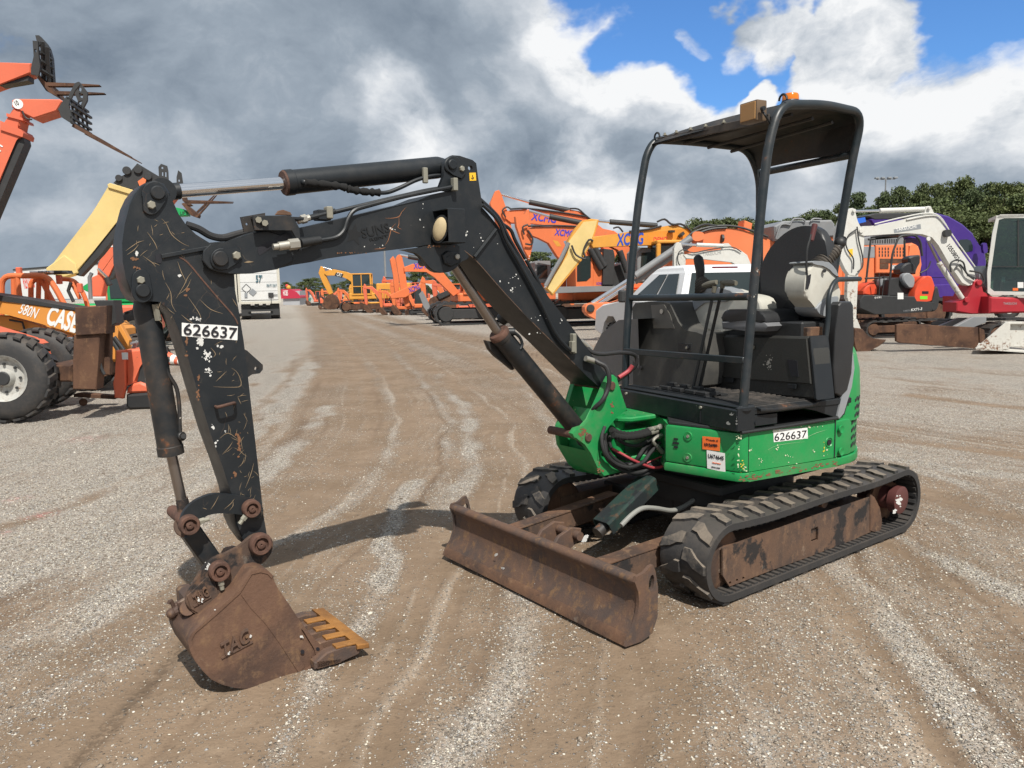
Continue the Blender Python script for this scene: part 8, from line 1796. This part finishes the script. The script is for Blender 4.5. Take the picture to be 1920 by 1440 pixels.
bs(pt, 'sleeper_cab', [(1630, 412), (1640, 404), (1690, 400), (1757, 399), (1780, 405), (1806, 420), (1826, 438), (1834, 462), (1848, 470), (1851, 492), (1846, 530), (1790, 560), (1727, 560), (1727, 445), (1650, 440)], PT, 0, 2.4, PURP, bev=.06)
bs(pt, 'roof_cap', [(1625, 405), (1640, 400), (1745, 398), (1745, 410), (1640, 412)], PT, .02, 2.0, DKM, bev=.03); bs(pt, 'window', smooth2([(1799, 452), (1806, 449), (1820, 451), (1824, 470), (1802, 470)], 2), PT, .02, .04, GLS); bs(pt, 'side_panel', [(1737, 450), (1790, 452), (1795, 520), (1737, 520)], PT, .02, .02, PURP, bev=.005)
bs(pt, 'mirror', smooth2([(1843, 458), (1850, 456), (1852, 472), (1845, 474)], 2), PT, .4, .12, PURP); bs(pt, 'side_skirt', [(1727, 535), (1790, 532), (1800, 556), (1727, 562)], PT, .10, .4, PURP, bev=.03); bs(pt, 'step', [(1735, 560), (1800, 556), (1800, 566), (1735, 568)], PT, .08, .3, DKM)
Fp2 = Fr(PT.P, 6)
for u in (-1.6, -.4, 3.0): tyre(pt, Fp2.p(u, .3, .5), Fp2.v, .5, .3, lugs=12)
LK = bp(1880, 664, -3.0)
lk = thing('loader_bucket', 'scuffed cream white loader bucket lying on gravel at the right edge', 'bucket', LK.P)
bs(lk, 'bucket_side', [(1830, 653), (1884, 607), (1890, 603), (1895, 606), (1893, 655), (1840, 658)], LK, .0, .05, WHTR, bev=.01); bs(lk, 'bucket_back', [(1888, 604), (1990, 606), (1990, 652), (1885, 650)], LK, -.2, .06, WHTR, bev=.01)
m = MB(); a = LK.at(1830, 655, 0); b = LK.at(1990, 666, 0); m.prism([a, b, b + Vector((0, .9, .03)), a + Vector((.6, .9, .03))], Z3 * .03); m.build('bucket_floor', WHTR, lk); bs(lk, 'top_lip', [(1884, 603), (1990, 604), (1990, 609), (1884, 608)], LK, -.1, .14, WHTR, bev=.01)

# ---------------------------------------------------------------- poles
def pole(x, ytop, dist, label, heads):
    d = ray(x, ytop); Pt = EYE + d * (dist / d.y); t = thing('light_pole', label, 'light pole', (Pt.x, Pt.y, 0)); F = Fr(Pt, 0)
    m = MB(); m.cyl((Pt.x, Pt.y, 0), Pt, .16, .09, n=10); m.build('pole', GRYM, t)
    if heads:
        m = MB(); F.box(m, -1.3, 1.3, -.06, .06, Pt.z - .06, Pt.z + .06); m.build('cross_arm', GRYM, t)
        for u in (-1.3, -.45, .45, 1.3): m = MB(); F.box(m, u - .26, u + .26, -.3, .2, Pt.z + .05, Pt.z + .28, .04); m.build('lamp_head', LGREY, t)
    return t
pole(1661, 336, 110, 'tall light pole with a cluster of floodlights above the right tree line', 1); pole(718, 400, 95, 'slender pale pole rising behind the black boom beside orange sticks', 1); pole(694, 522, 150, 'thin dark mast above the far trees right of the yellow boom', 0)

# ---------------------------------------------------------------- trees
def leafmat(name, col):
    m, T, bs_ = _mat(name); P = pos(T); oi = T.new('ShaderNodeObjectInfo').outputs['Random']; a = T.new('ShaderNodeAttribute'); a.attribute_name = 'tone'
    c = T.mix(a.outputs['Fac'], tuple(x * .55 for x in col), tuple(x * 1.5 for x in col)); c = T.mix(T.math('MULTIPLY', oi, .35), c, (col[0] * 1.5, col[1] * 1.1, col[2] * .7))
    T.put(bs_.inputs['Base Color'], c); bs_.inputs['Roughness'].default_value = .75; bs_.inputs['Subsurface Weight'].default_value = 0; return m
LEAF = leafmat('leaf_green', (.078, .105, .034)); LEAF2 = leafmat('pine_green', (.060, .086, .032)); BARK = plain('bark', (.09, .065, .045), .9, var=.3)
def tree_meshes(seed, kind):
    rs = np.random.RandomState(seed); Hh = 10.0; cl = []
    n = 60 if kind == 'broad' else 44
    for i in range(n):
        if kind == 'broad': z = rs.uniform(2.2, 9.6); R = 3.1 * sin(pi * min(.97, (z - .6) / 9.6)) ** .7; a = rs.rand() * 6.28; r = R * rs.uniform(.35, 1.0); cl.append((r * cos(a), r * sin(a), z, rs.uniform(.5, 1.15)))
        else: z = 5.0 + 4.9 * rs.rand() ** .8; R = 2.5 * (1 - ((z - 6.8) / 3.6) ** 2 * .75); a = rs.rand() * 6.28; r = max(.1, R) * rs.uniform(.2, 1.0); cl.append((r * cos(a), r * sin(a), z, rs.uniform(.40, .95)))
    V = []; T_ = []
    for (x, y, z, r) in cl:
        k = int(230 * r); d = rs.randn(k, 3); d /= np.linalg.norm(d, axis=1)[:, None]; rad = r * rs.rand(k, 1) ** .45
        c = np.array([x, y, z]) + d * rad * np.array([1, 1, .62]); s = rs.uniform(.05, .13, (k, 1)); u = rs.randn(k, 3); u /= np.linalg.norm(u, axis=1)[:, None]; w = np.cross(u, rs.randn(k, 3)); w /= np.linalg.norm(w, axis=1)[:, None]
        q = np.stack([c - u * s - w * s * .6, c + u * s * .8 - w * s * .5, c + u * s + w * s * .7, c - u * s * .7 + w * s * .6], 1); V.append(q.reshape(-1, 3)); T_.append(np.repeat(np.clip(rs.rand(k) * .8 + .2 * rs.rand(), 0, 1), 4))
    V = np.concatenate(V).astype('f'); T_ = np.concatenate(T_).astype('f'); nq = len(V) // 4
    me = bpy.data.meshes.new('crown'); me.vertices.add(len(V)); me.vertices.foreach_set('co', V.ravel()); me.loops.add(len(V)); me.loops.foreach_set('vertex_index', np.arange(len(V), dtype='i')); me.polygons.add(nq); me.polygons.foreach_set('loop_start', np.arange(0, len(V), 4, dtype='i')); me.update(calc_edges=True)
    at = me.attributes.new('tone', 'FLOAT', 'POINT'); at.data.foreach_set('value', T_); me.materials.append(LEAF if kind == 'broad' else LEAF2)
    m = MB(); m.tube([Vector((0, 0, 0)), Vector((.08, .02, 3)), Vector((-.05, .1, 6)), Vector((.05, 0, 9.2))], .22, 8, 3, rfun=lambda t: 1 - .75 * t)
    for (x, y, z, r) in cl[::3]: m.tube([Vector((0, 0, max(1.5, z - 1.4))), Vector((x * .5, y * .5, z - .6)), Vector((x, y, z))], .07, 5, 2, rfun=lambda t: 1 - .7 * t)
    m2 = bpy.data.meshes.new('trunk'); bmesh.ops.recalc_face_normals(m.b, faces=m.b.faces); m.b.to_mesh(m2); m.b.free(); m2.materials.append(BARK); return me, m2
TM = [tree_meshes(s, k) for s, k in ((1, 'broad'), (2, 'broad'), (3, 'pine'), (4, 'pine'), (5, 'broad'), (6, 'pine'))]
def plant(x, ytop, dist, v, label, group, wid=1.0, rot=0.0):
    d = ray(x, ytop); Pt = EYE + d * (dist / d.y); h = Pt.z / 10.0; t = thing('tree', label, 'tree', (Pt.x, Pt.y, 0), group); t.rotation_euler = (0, 0, rot)
    for nm, me in zip(('crown', 'trunk'), TM[v]):
        o = bpy.data.objects.new(nm, me); COL.objects.link(o); o.parent = t; o.scale = (h * wid, h * wid, h)
ORD = 'first second third fourth fifth sixth seventh eighth ninth tenth eleventh twelfth thirteenth fourteenth fifteenth sixteenth seventeenth eighteenth nineteenth twentieth twenty-first twenty-second'.split()
rg = random.Random(12)
tops = [(1585, 385), (1612, 378), (1636, 384), (1662, 372), (1690, 366), (1716, 362), (1742, 358), (1772, 346), (1800, 342), (1828, 352), (1858, 350), (1884, 344), (1912, 334), (1944, 322), (1990, 318), (2050, 320)]
for i, (x, y) in enumerate(tops): plant(x, y + rg.uniform(-14, 12), 88 + rg.uniform(-8, 10), (2, 3, 0, 5, 3, 4)[i % 6], ORD[i] + ' tall evergreen from the left on the skyline of the right tree line', 'front rank of the right tree line', rg.uniform(.62, .85), rg.random() * 6)
for i in range(20): x = 1590 + i * 22; y = np.interp(x, [a for a, b in tops], [b for a, b in tops]); plant(x, y + rg.uniform(22, 50), 80 + rg.uniform(-5, 5), (0, 1, 4, 5)[i % 4], ORD[i] + ' bushy tree from the left, low in the right tree line', 'lower trees of the right tree line', rg.uniform(1.1, 1.4), rg.random() * 6)
for i, (x, y) in enumerate(sorted(((1300, 420), (1312, 408), (1330, 414), (1352, 418), (1366, 412), (1384, 416), (1402, 408), (1430, 416), (1455, 410), (1478, 412), (1500, 402), (1524, 392), (1545, 398), (1568, 402), (1275, 434), (1160, 446), (1172, 450), (1255, 438)))): plant(x, y, 118 + rg.uniform(-8, 8), (0, 2, 4, 3, 1)[i % 5], ORD[i] + ' tree top from the left behind the arched booms and canopy', 'trees behind the row of booms', rg.uniform(.9, 1.3), rg.random() * 6)
for i, (x, y) in enumerate(sorted(((534, 528), (552, 536), (566, 527), (577, 523), (590, 520), (640, 527), (655, 519), (668, 522), (686, 528), (700, 531), (716, 534), (625, 532), (607, 528), (740, 530), (780, 500), (800, 498), (826, 510), (860, 500), (1000, 478), (1012, 470), (1030, 484), (960, 500)))):
    plant(x, y, 190 + rg.uniform(-20, 20) if x < 760 else 120, (4, 0, 1, 3, 0)[i % 5], ORD[i] + ' distant tree from the left on the low horizon under the boom', 'distant trees on the low horizon', rg.uniform(1.0, 1.7), rg.random() * 6)
